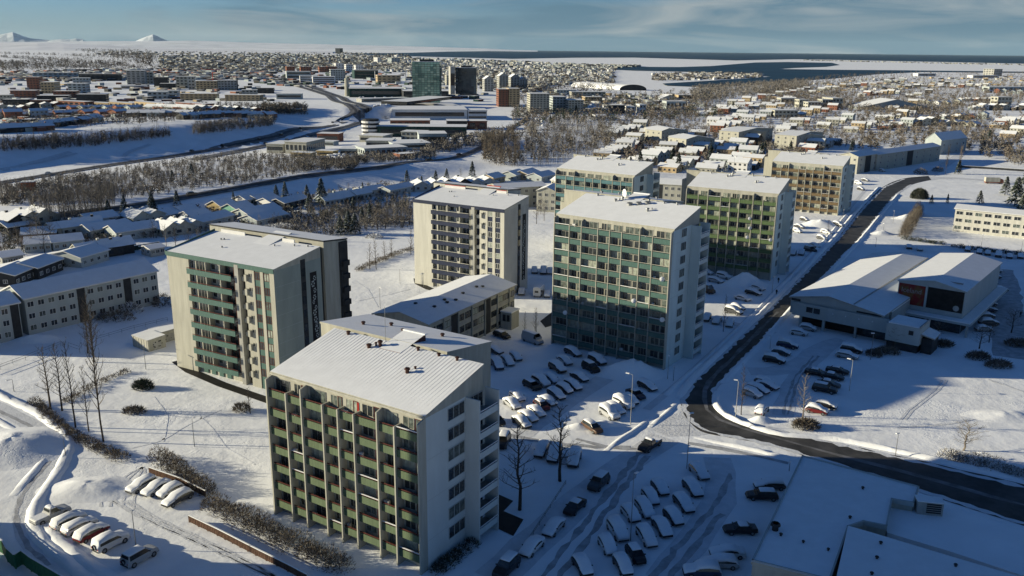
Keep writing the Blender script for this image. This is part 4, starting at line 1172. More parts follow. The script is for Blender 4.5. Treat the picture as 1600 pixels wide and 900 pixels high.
def car(px, py, hd, kind, colour, snow, label, group):
    M = car_meshes(kind)
    p = G(px, py)
    T = empty('parked_car' if kind not in ('van', 'pickup') else kind, p, hd, label, {'van': 'van', 'pickup': 'pickup truck'}.get(kind, 'car'), group)
    b = link('body', M['body'], T)
    b.material_slots[0].link = 'OBJECT'; b.material_slots[0].material = paint(colour)
    for q in M['wheel_pos']: link('wheel', M['wheel'], T, q)
    link('side_window', M['side_window'], T)
    if snow != 'heavy':
        link('windscreen', M['windscreen'], T); link('rear_window', M['rear_window'], T)
    for q in M['hl']: link('headlight', M['headlight'], T, q)
    for q in M['tl']: link('tail_light', M['tail_light'], T, q)
    for q in M['bp']: link('bumper', M['bumper'], T, q)
    for q in M['mp']: link('mirror', M['mirror'], T, q)
    if snow:
        o = link('snow_cover', M['snow_' + (snow + RNDC.choice(('', '1', '2', '3')) if snow == 'heavy' else snow)], T)
        o.scale = (1, RNDC.uniform(.97, 1.03), RNDC.uniform(.98, 1.06))
    if kind == 'pickup': link('load_bed', M['bed'], T)
    if kind == 'suv' and colour in ('silver', 'white'): link('spare_wheel', M['spare'], T)
    return T
def row(cars, axis, where, group, flip=False, by='left'):
    """cars: (px, py[, kind, colour, snow, axis]) ; axis: two pixels from tail to nose"""
    hd0 = heading(*axis)
    cars = sorted(cars, key=lambda c: c[0] if by == 'left' else -c[1])
    for i, c in enumerate(cars):
        kind = c[2] if len(c) > 2 and c[2] else RNDC.choice(['hatchback', 'saloon', 'estate', 'hatchback', 'suv'])
        colour = c[3] if len(c) > 3 and c[3] else RNDC.choice(['dark grey', 'black', 'silver', 'white', 'dark blue', 'dark grey', 'black'])
        snow = c[4] if len(c) > 4 else 'heavy'
        hd = heading(*c[5]) if len(c) > 5 else hd0
        lab = '%s %s %s, %s in %s' % (SNOWW[snow], colour, kind if kind in ('van', 'suv', 'pickup', 'saloon', 'estate', 'hatchback') else 'car', place_word(i, len(cars), by), where)
        car(c[0], c[1], hd + RNDC.uniform(-.05, .05), kind, colour, snow, lab, group)
g = 'cars parked in the snow'
row([(222, 763, 'estate', 'silver'), (245, 768, 'saloon', 'white'), (266, 772, 'hatchback', 'white'), (278, 784, 'estate', 'dark grey')], ((242, 752), (202, 771)), 'the row under the brown fence', g)
row([(80, 810, 'pickup', 'silver', 'roof'), (108, 819, 'estate', 'white'), (125, 827, 'estate', 'white'), (144, 838, 'estate', 'red'), (174, 853, 'suv', 'white'), (219, 875, 'suv', 'silver', 'roof')], ((62, 821), (100, 803)), 'the bottom left row', g)
ax = ((370, 590), (530, 680))
axc = ((942, 635), (970, 651))
row([(784, 527, 'estate', 'black', 'roof'), (832, 535, 'van', 'silver', 'roof'), (772, 551, 'saloon', 'dark grey', 'heavy')], ((770, 521), (800, 531)), 'the corner by the low building', g)
row([(806, 561), (793, 568), (777, 574)], ((797, 554), (813, 569)), 'the trio behind the nearest tower', g)
row([(895, 554, 'estate', 'dark grey'), (933, 567, 'suv', 'black', 'heavy'), (923, 579, 'suv', 'black', 'roof'), (882, 567, 'saloon', 'silver'), (871, 579, 'suv', 'brown', 'heavy'), (905, 593, 'saloon', 'black')], axc, 'the row below the teal tower', g)
row([(831, 606, 'estate', 'black', 'roof'), (845, 601), (861, 596), (869, 620, 'estate', 'dark grey'), (882, 612), (895, 606)], axc, 'the shaded middle row', g)
row([(808, 624, 'hatchback', 'white'), (800, 635, 'saloon', 'silver'), (855, 630, 'saloon', 'black'), (846, 638, 'hatchback', 'red', 'roof'), (838, 647, 'saloon', 'white'), (825, 655, 'saloon', 'beige'), (815, 664, 'saloon', 'black'), (776, 661, 'hatchback', 'black', 'roof')], axc, 'the half sunlit row', g)
row([(1011, 607, 'estate', 'black'), (993, 620, 'saloon', 'dark blue', 'roof'), (984, 629, 'hatchback', 'dark grey'), (974, 635, 'suv', 'white'), (961, 643), (952, 651), (925, 672, 'estate', 'brown', 'roof')], axc, 'the lamp post row', g)
row([(846, 708, 'estate'), (866, 716), (897, 723, 'suv', 'dark grey'), (786, 695, 'suv', 'black', 'roof')], ((852, 690), (836, 722)), 'the row beyond the lawn', g)
row([(935, 760, 'suv', 'dark grey', 'roof'), (898, 797, 'saloon', 'black', 'roof'), (865, 829, 'saloon', 'silver'), (831, 860, 'saloon', 'white'), (791, 893, 'suv', 'black', 'roof'), (1015, 700, 'pickup', 'black', 'roof', ((1032, 684), (998, 708)))], ((950, 744), (919, 774)), 'the lane', 'cars standing in the lane', by='near')
axl = ((1081, 730), (1103, 752))
row([(1092, 742, 'estate', 'silver'), (1082, 768), (1068, 792), (1052, 813), (1034, 829, 'saloon', 'dark grey'), (1010, 844, 'estate', 'white'), (993, 872, 'hatchback', 'black', 'roof'), (973, 889)], axl, 'the lower lot right row', g, by='near')
row([(1031, 767), (1016, 782), (1007, 800), (985, 808), (965, 835), (949, 858), (910, 890)], axl, 'the lower lot left row', g, by='near')
axr = ((1205, 831), (1140, 830))
row([(1202, 763, 'estate', 'dark grey'), (1190, 779, 'estate', 'black', 'roof'), (1156, 832, 'saloon', 'black', 'roof'), (1136, 869, 'saloon', 'white'), (1124, 885, 'estate', 'silver'), (1096, 899)], axr, 'the flat roof side row', g, by='near')
axs = ((1212, 541), (1248, 547))
row([(1262, 516), (1248, 523), (1230, 543), (1220, 554), (1209, 566)], axs, 'the shop roadside row', g, by='near')
row([(1194, 601), (1199, 606), (1184, 612), (1175, 619), (1190, 645, 'hatchback', 'white', 'heavy', ((1182, 653), (1199, 638)))], ((1165, 606), (1200, 618)), 'the row inside the bend', g)
row([(1330, 550), (1323, 559, 'estate', 'silver'), (1308, 583, 'saloon', 'black', 'roof'), (1300, 592, 'saloon', 'black', 'roof'), (1275, 586, 'saloon', 'black', 'roof'), (1294, 604, 'saloon', 'dark grey', 'roof'), (1288, 612, 'suv', 'black', 'roof'), (1290, 637), (1276, 645, 'hatchback', 'red')], axs, 'the shop right row', g, by='near')
axe = ((1103, 436), (1135, 443))
row([(1118, 441, 'estate', 'silver'), (1103, 428), (1131, 435), (1102, 457, 'van', 'brown', 'roof')], axe, 'the green tower yard', g)
row([(1184, 453), (1177, 460), (1160, 469, 'saloon', 'white'), (1152, 484), (1146, 490)], axe, 'the sun streaked row', g)
row([(1104, 500), (1120, 504), (1140, 509)], ((1110, 491), (1098, 509)), 'the trio behind the teal tower', g)
axf = ((1240, 356), (1268, 363))
row([(1257, 345), (1249, 356), (1246, 363)], axf, 'the brown tower yard', g)
row([(1284, 374), (1272, 386, 'saloon', 'white'), (1291, 365), (1310, 354), (1266, 393, 'suv', 'black', 'roof')], axf, 'the brown tower roadside', g)
row([(1252, 398), (1239, 398)], ((1255, 392), (1249, 403)), 'the pair near green tower', g)
row([(1342, 288), (1345, 297), (1352, 283), (1378, 268)], ((1330, 288), (1352, 292)), 'the verge past brown tower', g)
axh = ((1532, 430), (1565, 430))
row([(1544, 419), (1553, 426), (1551, 435), (1545, 444), (1561, 455), (1543, 461), (1545, 478), (1543, 487), (1541, 497), (1544, 508), (1536, 517)], axh, 'the shop hall side row', g, by='near')
row([(1512, 392), (1530, 396), (1543, 398), (1560, 401), (1577, 403), (1594, 403)], ((1543, 404), (1543, 393)), 'the row below the hedge', g)
row([(1420, 388), (1437, 391)], ((1437, 396), (1437, 386)), 'the pair behind the shop', g)
row([(835, 426), (849, 427), (859, 427), (815, 459, 'saloon', 'dark grey'), (855, 463, 'hatchback', 'white')], ((835, 420), (834, 432)), 'the navy tower yard', g)
def camper():
    p = G(843, 461)
    T = empty('camper_van', p, heading((838, 466), (850, 455)), 'cream camper van parked between the navy and teal towers', 'camper van')
    link('body', loft([(-3.0, [(-1, .5), (-1.05, 2.3), (-.9, 2.75), (.9, 2.75), (1.05, 2.3), (1, .5)]), (1.4, [(-1, .5), (-1.05, 2.3), (-.9, 2.75), (.9, 2.75), (1.05, 2.3), (1, .5)]), (1.5, [(-1, .5), (-1, 1.6), (-.9, 2.7), (.9, 2.7), (1, 1.6), (1, .5)]), (2.2, [(-1, .5), (-1, 1.0), (-.9, 1.5), (.9, 1.5), (1, 1.0), (1, .5)]), (3.0, [(-.9, .5), (-.9, .9), (-.8, 1.1), (.8, 1.1), (.9, .9), (.9, .5)])], name='body', m=WHITE), T)
    box('rear_window', GLASS, T, -3.03, -3.0, -.5, .5, 1.4, 2.0)
    box('side_window', GLASS, T, -2.2, -1.0, -1.07, -1.0, 1.4, 2.0)
    for x in (-1.8, 2.0):
        for y in (-.95, .95): link('wheel', CARM['suv']['wheel'], T, (x, y, .39))
    box('roof_snow', CARSNOW, T, -2.9, 1.3, -.85, .85, 2.75, 2.9)
camper()
SMALLM = {}
def far_car(px, py, hd, colour, label, group, snow=True):
    k = (colour, snow)
    if k not in SMALLM:
        mb = MB()
        mb.hexa([(-2.1, -.85, .25), (2.1, -.85, .25), (2.1, .85, .25), (-2.1, .85, .25), (-2.15, -.85, .85), (2.1, -.85, .8), (2.1, .85, .8), (-2.15, .85, .85)])
        mb.hexa([(-1.9, -.8, .85), (1.0, -.8, .85), (1.0, .8, .85), (-1.9, .8, .85), (-1.5, -.65, 1.45), (.4, -.65, 1.45), (.4, .65, 1.45), (-1.5, .65, 1.45)], 0 if not snow else 1, 1)
        SMALLM[k] = mb.mesh('distant_car', [paint(colour), CARSNOW if snow else GLASS])
    return tag(link('distant_car', SMALLM[k], None, G(px, py) + Vector((0, 0, .45 if not snow else 0)), hd), label, 'car', group)
hw = [(348, 229), (300, 238), (405, 219), (470, 206), (520, 193), (534, 190), (562, 176), (541, 158), (520, 149), (488, 140), (565, 195), (415, 226), (448, 220), (76, 274), (470, 202), (440, 212)]
hw.sort()
for i, (x, y) in enumerate(hw):
    far_car(x, y, heading((x - 10, y + 3), (x + 10, y - 3)), RNDC.choice(['black', 'dark grey', 'silver']), 'tiny dark car driving on the snowy highway, %s along it' % place_word(i, len(hw)), 'cars on the highway', False)
vr = [(670, 252), (718, 244), (545, 266), (300, 306)]
for i, (x, y) in enumerate(sorted(vr)):
    far_car(x, y, heading((x - 10, y + 1), (x + 10, y - 1)), 'black', 'small dark car on the valley road, %s along it' % place_word(i, 4), 'cars on the valley road', False)
r3 = random.Random(8)
for x0, x1, y0, y1, n, wh in [(515, 575, 243, 250, 34, 'the dealer yard by the wood'), (575, 622, 238, 250, 14, 'the workshop yard'), (585, 606, 176, 186, 16, 'the yard left of the warehouse'), (560, 632, 148, 153, 30, 'the shopping hall deck'), (815, 850, 185, 198, 20, 'the lot by the valley bend')]:
    lot = sorted((r3.uniform(x0, x1), r3.uniform(y0, y1)) for _ in range(n))
    for i, (x, y) in enumerate(lot):
        c = r3.choice(['black', 'dark grey', 'white'])
        far_car(x, y, r3.choice((.4, 1.9)) + r3.uniform(-.1, .1), c, 'tiny snow topped %s car, %s in %s' % (c, place_word(i, n), wh), 'cars in the distant commercial car parks')

# ------------------------------------------------------------------ trees, bushes, hedges
def bare_tree_mesh(seed, H, spread, nb, frosted, conical=True, ntw=6, r0=.13):
    rr = random.Random(seed)
    tr, cr_ = MB(), MB()
    pts = [Vector((0, 0, -.3))]
    lean = Vector((rr.uniform(-.03, .03), rr.uniform(-.03, .03), 0))
    n = 7
    for i in range(1, n + 1):
        z = H * i / n
        pts.append(Vector((lean.x * z + rr.uniform(-.1, .1), lean.y * z + rr.uniform(-.1, .1), z)))
    for i in range(n):
        tr.tube(pts[i], pts[i + 1], r0 * (1 - i / n) + .018, r0 * (1 - (i + 1) / n) + .018, 5)
    def trunk_at(f):
        x = f * n; i = min(n - 1, int(x)); return pts[i].lerp(pts[i + 1], x - i)
    for b in range(nb):
        f = .22 + .76 * (b + rr.random() * .7) / nb
        p = trunk_at(f)
        az = b * 2.4 + rr.uniform(-.5, .5)
        ln = spread * ((1.05 - f * .75) if conical else (.5 + .6 * math.sin(f * 3.0))) * rr.uniform(.7, 1.15)
        up = rr.uniform(.35, .75) + f * .35
        d = Vector((math.cos(az), math.sin(az), up)).normalized()
        q = p
        segs = [p]
        for k in range(3):
            d = (d + Vector((rr.uniform(-.2, .2), rr.uniform(-.2, .2), rr.uniform(-.02, .25)))).normalized()
            q = q + d * ln / 3
            segs.append(q)
        for k in range(3):
            cr_.tube(segs[k], segs[k + 1], .045 * (1 - k / 3) + .012, .045 * (1 - (k + 1) / 3) + .01, 3)
        for t in range(ntw):
            u = rr.uniform(.25, 1.0) * 3
            i = min(2, int(u)); s0 = segs[i].lerp(segs[i + 1], u - i)
            e = Vector((rr.uniform(-1, 1), rr.uniform(-1, 1), rr.uniform(0, 1.2))).normalized() + d * .6
            e = e.normalized() * ln * rr.uniform(.22, .42)
            s1 = s0 + e
            cr_.tube(s0, s1, .016, .008, 3)
            for w in range(3):
                s2 = s0.lerp(s1, rr.uniform(.3, 1.0))
                e2 = (e.normalized() + Vector((rr.uniform(-1, 1), rr.uniform(-1, 1), rr.uniform(-.2, 1)))).normalized() * ln * rr.uniform(.1, .22)
                o_ = e2.orthogonal().normalized() * .011
                cr_.tri(tuple(s2 - o_), tuple(s2 + o_), tuple(s2 + e2))
    return tr.mesh('trunk', BARKD if not frosted else BARK), cr_.mesh('branches', TWIGF if frosted else TWIG)
TREEM = {}
def bare_tree(px, py, H, label, group=None, frosted=False, spread=None, seed=0, nb=26, name='bare_tree', r0=.13, conical=True, pos=None, rz=None):
    v = seed % 4
    k = (v, frosted, nb, conical, r0)
    if k not in TREEM: TREEM[k] = bare_tree_mesh(v * 13 + nb, 10.0, 2.6, nb, frosted, conical, r0=r0)
    p = pos if pos is not None else G(px, py)
    T = empty(name, p, RND.uniform(0, 6.28) if rz is None else rz, label, 'tree', group)
    s = H / 10.0
    sx = (spread or 2.6 * s) / 2.6
    T.scale = (sx, sx, s)
    link('trunk', TREEM[k][0], T); link('crown', TREEM[k][1], T)
    return T
CONM = {}
def conifer_mesh(seed, snowy):
    rr = random.Random(seed)
    mb = MB()
    H, R_ = 10.0, 2.4
    for i in range(620):
        f = rr.random() ** .75
        z = .6 + f * (H - .7)
        r = R_ * (1 - f) ** .85 * (.55 + .45 * rr.random()) * (1 + .18 * math.sin(f * 34))
        a = rr.uniform(0, 6.28)
        c = Vector((r * math.cos(a), r * math.sin(a), z))
        out = Vector((math.cos(a), math.sin(a), rr.uniform(-.55, .05)))
        side = Vector((-math.sin(a), math.cos(a), rr.uniform(-.3, .3)))
        ln = (.55 + .5 * (1 - f)) * rr.uniform(.7, 1.2); wd = ln * .42
        mi = 1 if rr.random() < snowy else 0
        mb.quad(tuple(c - side * wd), tuple(c + out * ln * .5 - side * wd * .3), tuple(c + out * ln), tuple(c + out * ln * .5 + side * wd * .9), mi)
        mb.tri(tuple(c + Vector((0, 0, .3))), tuple(c + side * wd), tuple(c + out * ln * .8), mi)
    tr = MB().tube((0, 0, -.3), (0, 0, 9.2), .17, .03, 6)
    return tr.mesh('trunk', BARKD), mb.mesh('crown', [NEEDLE, NEEDLEF])
def conifer(px, py, H, label, group=None, snowy=.35, seed=0, wide=1.0, pos=None):
    k = (seed % 3, snowy)
    if k not in CONM: CONM[k] = conifer_mesh(seed % 3 * 7 + 3, snowy)
    T = empty('conifer_tree', pos if pos is not None else G(px, py), RND.uniform(0, 6), label, 'tree', group)
    s = H / 10; T.scale = (s * wide, s * wide, s)
    link('trunk', CONM[k][0], T); link('crown', CONM[k][1], T)
    return T
def twig_cloud(mb, c, rx, ry, rz, n, rr, L_=.7, mi2=.25):
    for i in range(n):
        u, v = rr.uniform(0, 6.28), rr.random()
        q = (rr.random()) ** .45
        x, y = rx * q * math.cos(u) * math.sqrt(1 - v * v * .6), ry * q * math.sin(u) * math.sqrt(1 - v * v * .6)
        p = Vector((c[0] + x, c[1] + y, c[2] + rz * v * (1 - .35 * q)))
        d = Vector((x / (rx + .01) + rr.uniform(-.7, .7), y / (ry + .01) + rr.uniform(-.7, .7), rr.uniform(.2, 1.2))).normalized() * L_ * rr.uniform(.5, 1.2)
        o_ = d.cross(Vector((rr.uniform(-1, 1), rr.uniform(-1, 1), rr.uniform(-1, 1)))).normalized() * rr.uniform(.05, .12) * L_
        mb.tri(tuple(p - o_), tuple(p + o_), tuple(p + d), 1 if rr.random() < mi2 else 0)
def bush(px, py, rx, ry, h, label, n=700, group=None, dark=False, frosted=False, rot=0.0, name='bush'):
    rr = random.Random(int(px * 3 + py))
    mb = MB()
    st = MB()
    for i in range(9):
        a = rr.uniform(0, 6.28)
        st.tube((0, 0, -.2), (rx * .6 * math.cos(a), ry * .6 * math.sin(a), h * rr.uniform(.5, .9)), .05, .015, 3)
    twig_cloud(mb, (0, 0, 0), rx, ry, h, n, rr, L_=min(.9, .35 * (rx + h) / 2 + .25), mi2=.55 if frosted else .22)
    T = empty(name, G(px, py), rot, label, 'bush', group)
    tag(link('stem', st.mesh('stem', BARKD), T), kind='stuff')
    link('foliage', mb.mesh('foliage', [TWIGF if frosted else (NEEDLE if dark else TWIG), CARSNOW if frosted else TWIGF]), T)
    return T
def hedge(pts, w, h, label, dens=60, frosted=False, dark=False, group=None, lump=.35, cat='hedge'):
    P = [G(*p) for p in pts]
    rr = random.Random(int(P[0].x * 7 + P[0].y))
    a = P[0]
    mb, st = MB(), MB()
    for p, q in zip(P, P[1:]):
        ln = (q - p).length
        k = max(1, int(ln / 1.1))
        for i in range(k):
            c = p.lerp(q, (i + rr.random()) / k) - a
            s = 1 + rr.uniform(-lump, lump)
            twig_cloud(mb, c, w * s * .6 + .5, w * s * .6 + .5, h * s, dens, rr, L_=.55, mi2=.4 if frosted else .18)
            st.tube((c.x, c.y, c.z - .2), (c.x + rr.uniform(-.4, .4), c.y + rr.uniform(-.4, .4), c.z + h * .8), .05, .02, 3)
    T = empty('hedge', a, 0, label, cat, group)
    tag(link('stem', st.mesh('stem', BARKD), T), kind='stuff')
    link('foliage', mb.mesh('foliage', [TWIGF if frosted else (NEEDLE if dark else TWIG), CARSNOW if frosted else (TWIGF if not dark else TWIG)]), T)
    return T
# bottom left lawn
g = 'slender bare trees on the left lawn'
for i, (x, y, H, sp, w) in enumerate([(79, 639, 12, 3.4, 'bushy slender bare tree, leftmost of the lawn row by the path'), (97, 642, 13, 3.0, 'slender bare tree with crooked top, second in the lawn row'), (118, 668, 16, 2.6, 'straight thin bare tree, third in the lawn row'), (139, 674, 12, 2.0, 'thin pale bare tree, fourth in the lawn row'), (162, 690, 26, 3.4, 'tallest bare tree of the left lawn, standing at the row end'), (147, 566, 13, 3.4, 'twin stemmed bare tree beside the ramp rail'), (137, 552, 11, 3.0, 'bare tree leaning behind the ramp rail')]):
    bare_tree(x, y, H, w, g, spread=sp, seed=i, nb=34 if H > 12 else 26, r0=.11 if H > 20 else .15)
bush(224, 607, 2.0, 1.4, 1.9, 'rounded dark bush alone on the sunny left lawn', 900, dark=True)
bush(210, 645, 2.0, 1.2, 1.3, 'low twiggy bush with a sapling on the left lawn', 500)
bush(378, 642, 1.6, 1.1, 1.6, 'twiggy bush at the corner of the pale teal tower', 400)
bare_tree(391, 646, 5.0, 'small bare sapling at the corner of the pale teal tower', seed=2, spread=1.6)
hedge([(52, 628), (80, 655), (110, 680), (150, 700), (194, 720)], 1.4, 1.1, 'brown clipped hedge along the ploughed path', 190)
hedge([(100, 630), (140, 608), (175, 590), (204, 580)], .9, 1.0, 'gappy low hedge crossing the sunny left lawn', 90)
hedge([(246, 718), (275, 738), (300, 758), (330, 775)], 2.2, 2.8, 'bare brown hedge behind the upper brown fence', 320)
hedge([(326, 790), (360, 806), (400, 826), (440, 848), (490, 870), (540, 893)], 2.6, 2.4, 'long bare hedge running below the nearest tower', 330)
hedge([(680, 897), (700, 882), (722, 864), (742, 848)], 1.1, 1.0, 'low dark hedge at the gable of the nearest tower', 260, dark=True)
# around the towers
for i, (x, y, H, sp, lb) in enumerate([(812, 797, 13.5, 5.2, 'tall bare tree on the shaded near lawn'), (875, 752, 12.5, 5.0, 'tall bare tree between the lawn and the lane'), (819, 525, 6, 1.2, 'thin sapling behind the silver van, left of two'), (836, 526, 7, 1.6, 'bushy sapling behind the silver van, right of two'), (1130, 518, 9, 1.6, 'thin bare tree in the teal tower rear yard'), (1158, 648, 9.5, 1.8, 'slim bare tree by the bend, beside the lamp post'), (1293, 373, 7, 1.5, 'thin tree in the brown tower yard')]):
    bare_tree(x, y, H, lb, seed=i, spread=sp)
bare_tree(1254, 663, 9.5, 'white frosted young tree by the bend, glowing in the sun', frosted=True, seed=1, spread=2.8, nb=30)
bush(1259, 668, 2.4, 1.6, 1.7, 'rounded twiggy bush at the foot of the frosted young tree', 900)
for i, (x, y, H) in enumerate([(578, 421, 8), (588, 421, 9), (602, 405, 6), (612, 402, 6), (642, 398, 9)]):
    bare_tree(x, y, H, 'bare tree by the snowy path left of the navy tower, %s' % place_word(i, 5), 'bare trees left of the navy tower', seed=i, spread=2.2)
hedge([(558, 424), (590, 410), (620, 398), (646, 390)], 1.2, 1.3, 'dark hedge crossing the snowfield left of the navy tower', 120)
# bushes round the shop and right side
for i, (x, y, rx, h, lb) in enumerate([(1385, 552, 3.0, 1.6, 'dark clipped bush under the shop, left of two'), (1472, 540, 2.6, 1.3, 'dark clipped bush right of the shop annex'), (1528, 560, 2.6, 1.6, 'dark bush at the lower end of the hall side car row'), (1560, 573, 2.8, 1.6, 'dark bush furthest down the snowfield by the lot'), (1590, 540, 3.0, 1.8, 'dark bush at the right edge by the lot'), (1365, 555, 1.8, 1.2, 'small dark bush left of the clipped shop bush')]):
    bush(x, y, rx, 1.8, h, lb, 700, dark=False)
for i, (x, y, H, sp, lb) in enumerate([(1395, 545, 5.0, 2.6, 'spreading bare tree under the shop annex'), (1462, 533, 4.6, 2.4, 'small bare tree right of the shop annex'), (1530, 545, 5.0, 3.0, 'spreading bare tree at the lot corner'), (1545, 535, 4.5, 2.6, 'low bare tree behind the lot corner bush'), (1580, 520, 5.5, 3.2, 'bare tree by the lot at the right edge')]):
    bare_tree(x, y, H, lb, seed=i, spread=sp, conical=False, nb=30)
hedge([(1475, 715), (1510, 722), (1550, 732), (1605, 745)], 2.4, 1.9, 'wide frosted thicket along the road at the right edge', 420, frosted=True)
bare_tree(1505, 704, 5.0, 'round frosted shrub tree above the roadside thicket', frosted=True, seed=2, spread=3.4, nb=36, conical=False)
hedge([(1410, 374), (1440, 378), (1475, 383)], 1.3, 1.5, 'dark clipped hedge, left part below the white block', 190, dark=True)
hedge([(1490, 386), (1540, 393), (1610, 400)], 1.3, 1.5, 'dark clipped hedge, right part below the white block', 190, dark=True)
hedge([(1412, 372), (1424, 352), (1436, 334)], 2.4, 6.0, 'tall brown thicket leaning along the snowy garden', 400)
bush(1436, 310, 4.0, 3.4, 5.2, 'big dark green round bush at the upper road bend', 5200, dark=True)
conifer(1455, 318, 4, 'small dark conifer beside the big round bush', snowy=.1, seed=1)
conifer(1480, 318, 4.5, 'slim frosted conifer on the shaded slope by the round bush', snowy=.3, seed=2, wide=.7)
for i, (x, y, H, wd) in enumerate([(1585, 322, 13, 1.2), (1600, 312, 15, 1.2), (1570, 305, 9, 1.1), (1530, 318, 6, 1.2), (1595, 340, 10, 1.2)]):
    conifer(x, y, H, 'large frosted conifer at the right edge, %s of the clump' % place_word(i, 5), 'frosted conifers at the right edge', snowy=.35, seed=i, wide=wd)
for i, (x, y, H, sp, lb) in enumerate([(1477, 272, 15, 1.6, 'tall narrow brown poplar at the road bend, left of two'), (1498, 268, 14, 1.8, 'tall narrow brown poplar at the road bend, right of two')]):
    bare_tree(x, y, H, lb, seed=i, spread=sp * .9, nb=60, conical=False)
conifer(1497, 272, 8, 'dark conifer at the foot of the poplars', snowy=.1)
bush(1438, 272, 4, 3, 3.5, 'brown thicket inside the upper road bend', 700)
bush(1465, 268, 3.5, 2, 3, 'brown bush beside the poplars', 500)
for i, (x, y, H) in enumerate([(1390, 262, 8), (1383, 262, 7), (1410, 257, 6)]):
    conifer(x, y, H, 'pale frosted conifer against the grey long block, %s' % place_word(i, 3), 'conifers against the long block', snowy=.6, seed=i, wide=1.1)
# conifers of the valley gardens
CF = [(446, 311, 5.5, .9), (432, 311, 4.5, 1), (480, 311, 4.6, 1), (503, 322, 8.5, 1), (484, 330, 5.5, 1.1), (553, 331, 4.6, 1), (578, 347, 5.5, .8), (566, 346, 4, .9), (636, 285, 4.5, 1), (659, 290, 3.4, .9), (681, 285, 4.4, 1), (698, 281, 4.2, 1), (738, 279, 6.5, .9), (545, 365, 6, 1.1), (555, 366, 5.5, 1.2), (532, 367, 5, 1.1), (567, 309, 5, .7), (170, 338, 4.5, 1), (195, 334, 5, 1), (238, 330, 5.5, 1), (277, 322, 4.6, 1), (365, 316, 3.5, .7), (300, 278, 5, 1), (270, 284, 4, 1), (240, 330, 4, 1.2)]
CF.sort()
for i, (x, y, H, wd) in enumerate(CF):
    conifer(x, y, H * 1.4, 'frosted dark conifer of the valley gardens, %s' % place_word(i, len(CF)), 'frosted conifers of the valley gardens', snowy=.35, seed=i, wide=wd)
# bare garden trees left, one by one
GT = [(50, 392, 9), (62, 385, 10), (70, 395, 9), (80, 380, 8), (102, 350, 8), (120, 348, 8), (131, 347, 8), (28, 385, 7), (38, 400, 7), (150, 385, 6), (240, 372, 6), (260, 385, 7), (275, 388, 7), (295, 390, 7), (310, 385, 6), (333, 388, 7), (355, 378, 6), (225, 352, 5), (590, 360, 8), (602, 358, 8), (615, 352, 8), (640, 352, 9), (628, 356, 8), (560, 335, 6), (515, 312, 5), (530, 306, 5), (545, 303, 5), (720, 279, 5), (760, 285, 5), (865, 300, 6), (850, 345, 8), (838, 350, 8), (845, 335, 7), (1010, 292, 5), (770, 300, 5), (800, 330, 6)]
GT.sort()
for i, (x, y, H) in enumerate(GT):
    bare_tree(x, y, H, 'bare grey brown garden tree of the valley houses, %s' % place_word(i, len(GT)), 'bare garden trees of the valley houses', seed=i, nb=26, frosted=i % 3 == 0, conical=False, spread=H * .3)
for i, (x, y, rx, ry, h, lb) in enumerate([(440, 362, 9, 4, 3.2, 'wide frosted thicket behind the pale teal tower'), (475, 375, 6, 4, 3, 'frosted thicket at the rear corner of the pale teal tower'), (530, 318, 6, 2.5, 2.6, 'brown thicket beside the tallest garden conifer'), (620, 350, 6, 3, 3.5, 'tall brown thicket left of the navy tower'), (180, 500, 5, 2.5, 2.6, 'bare bush below the grey terrace, nearer of two'), (202, 488, 3.5, 2, 2.8, 'frosted bush below the grey terrace'), (255, 478, 3, 2, 3.5, 'bare bush between the grey terrace and the pale teal tower'), (640, 290, 5, 1.6, 1.6, 'dark scrub below the valley road'), (700, 288, 8, 1.6, 1.6, 'dark scrub row behind the navy tower'), (585, 372, 3, 2, 1.6, 'frosted round bushes on the path edge'), (75, 420, 3, 2, 2, 'brown bush in front of a snowy cottage roof'), (110, 415, 2.5, 2, 1.6, 'pale bush by the dark fence')]):
    bush(x, y, rx, ry, h, lb, int(150 * rx), frosted='frosted' in lb)
# ------------------------------------------------------------------ woods, each one mass
def wood_trees(n, pick, hmin, hmax, seed, name, m, label, extra=None, dens=14):
    rr = random.Random(seed)
    protos = []
    for v in range(5):
        mb = MB()
        mb.tube((0, 0, -.02), (rr.uniform(-.03, .03), rr.uniform(-.03, .03), .95), .012, .003, 3)
        for b in range(dens):
            f = .2 + .75 * (b + rr.random()) / dens
            a = rr.uniform(0, 6.28); ln = .24 * (1.1 - f * .7) * rr.uniform(.7, 1.2)
            p = Vector((0, 0, f)); q = p + Vector((math.cos(a), math.sin(a), rr.uniform(.6, 1.3))).normalized() * ln
            mb.tube(p, q, .006, .002, 3)
            for t in range(3):
                s = p.lerp(q, rr.uniform(.4, 1)); e = Vector((rr.uniform(-1, 1), rr.uniform(-1, 1), rr.uniform(.1, 1.2))).normalized() * ln * .55
                o_ = e.orthogonal().normalized() * .004
                mb.tri(tuple(s - o_), tuple(s + o_), tuple(s + e))
        protos.append(mb)
    out = MB()
    for i in range(n):
        px, py = pick(rr)
        p = G(px, py)
        H = rr.uniform(hmin, hmax)
        pr = protos[rr.randrange(5)]
        c, s = math.cos(i), math.sin(i)
        k = len(out.v)
        w = H * rr.uniform(.8, 1.3)
        out.v += [(p.x + (c * x - s * y) * w, p.y + (s * x + c * y) * w, p.z + z * H) for x, y, z in pr.v]
        out.f += [tuple(j + k for j in f) for f in pr.f]
        out.mi += pr.mi
    o = link(name, out.mesh(name, m))
    tag(o, label, 'wood', kind='stuff')
    return o
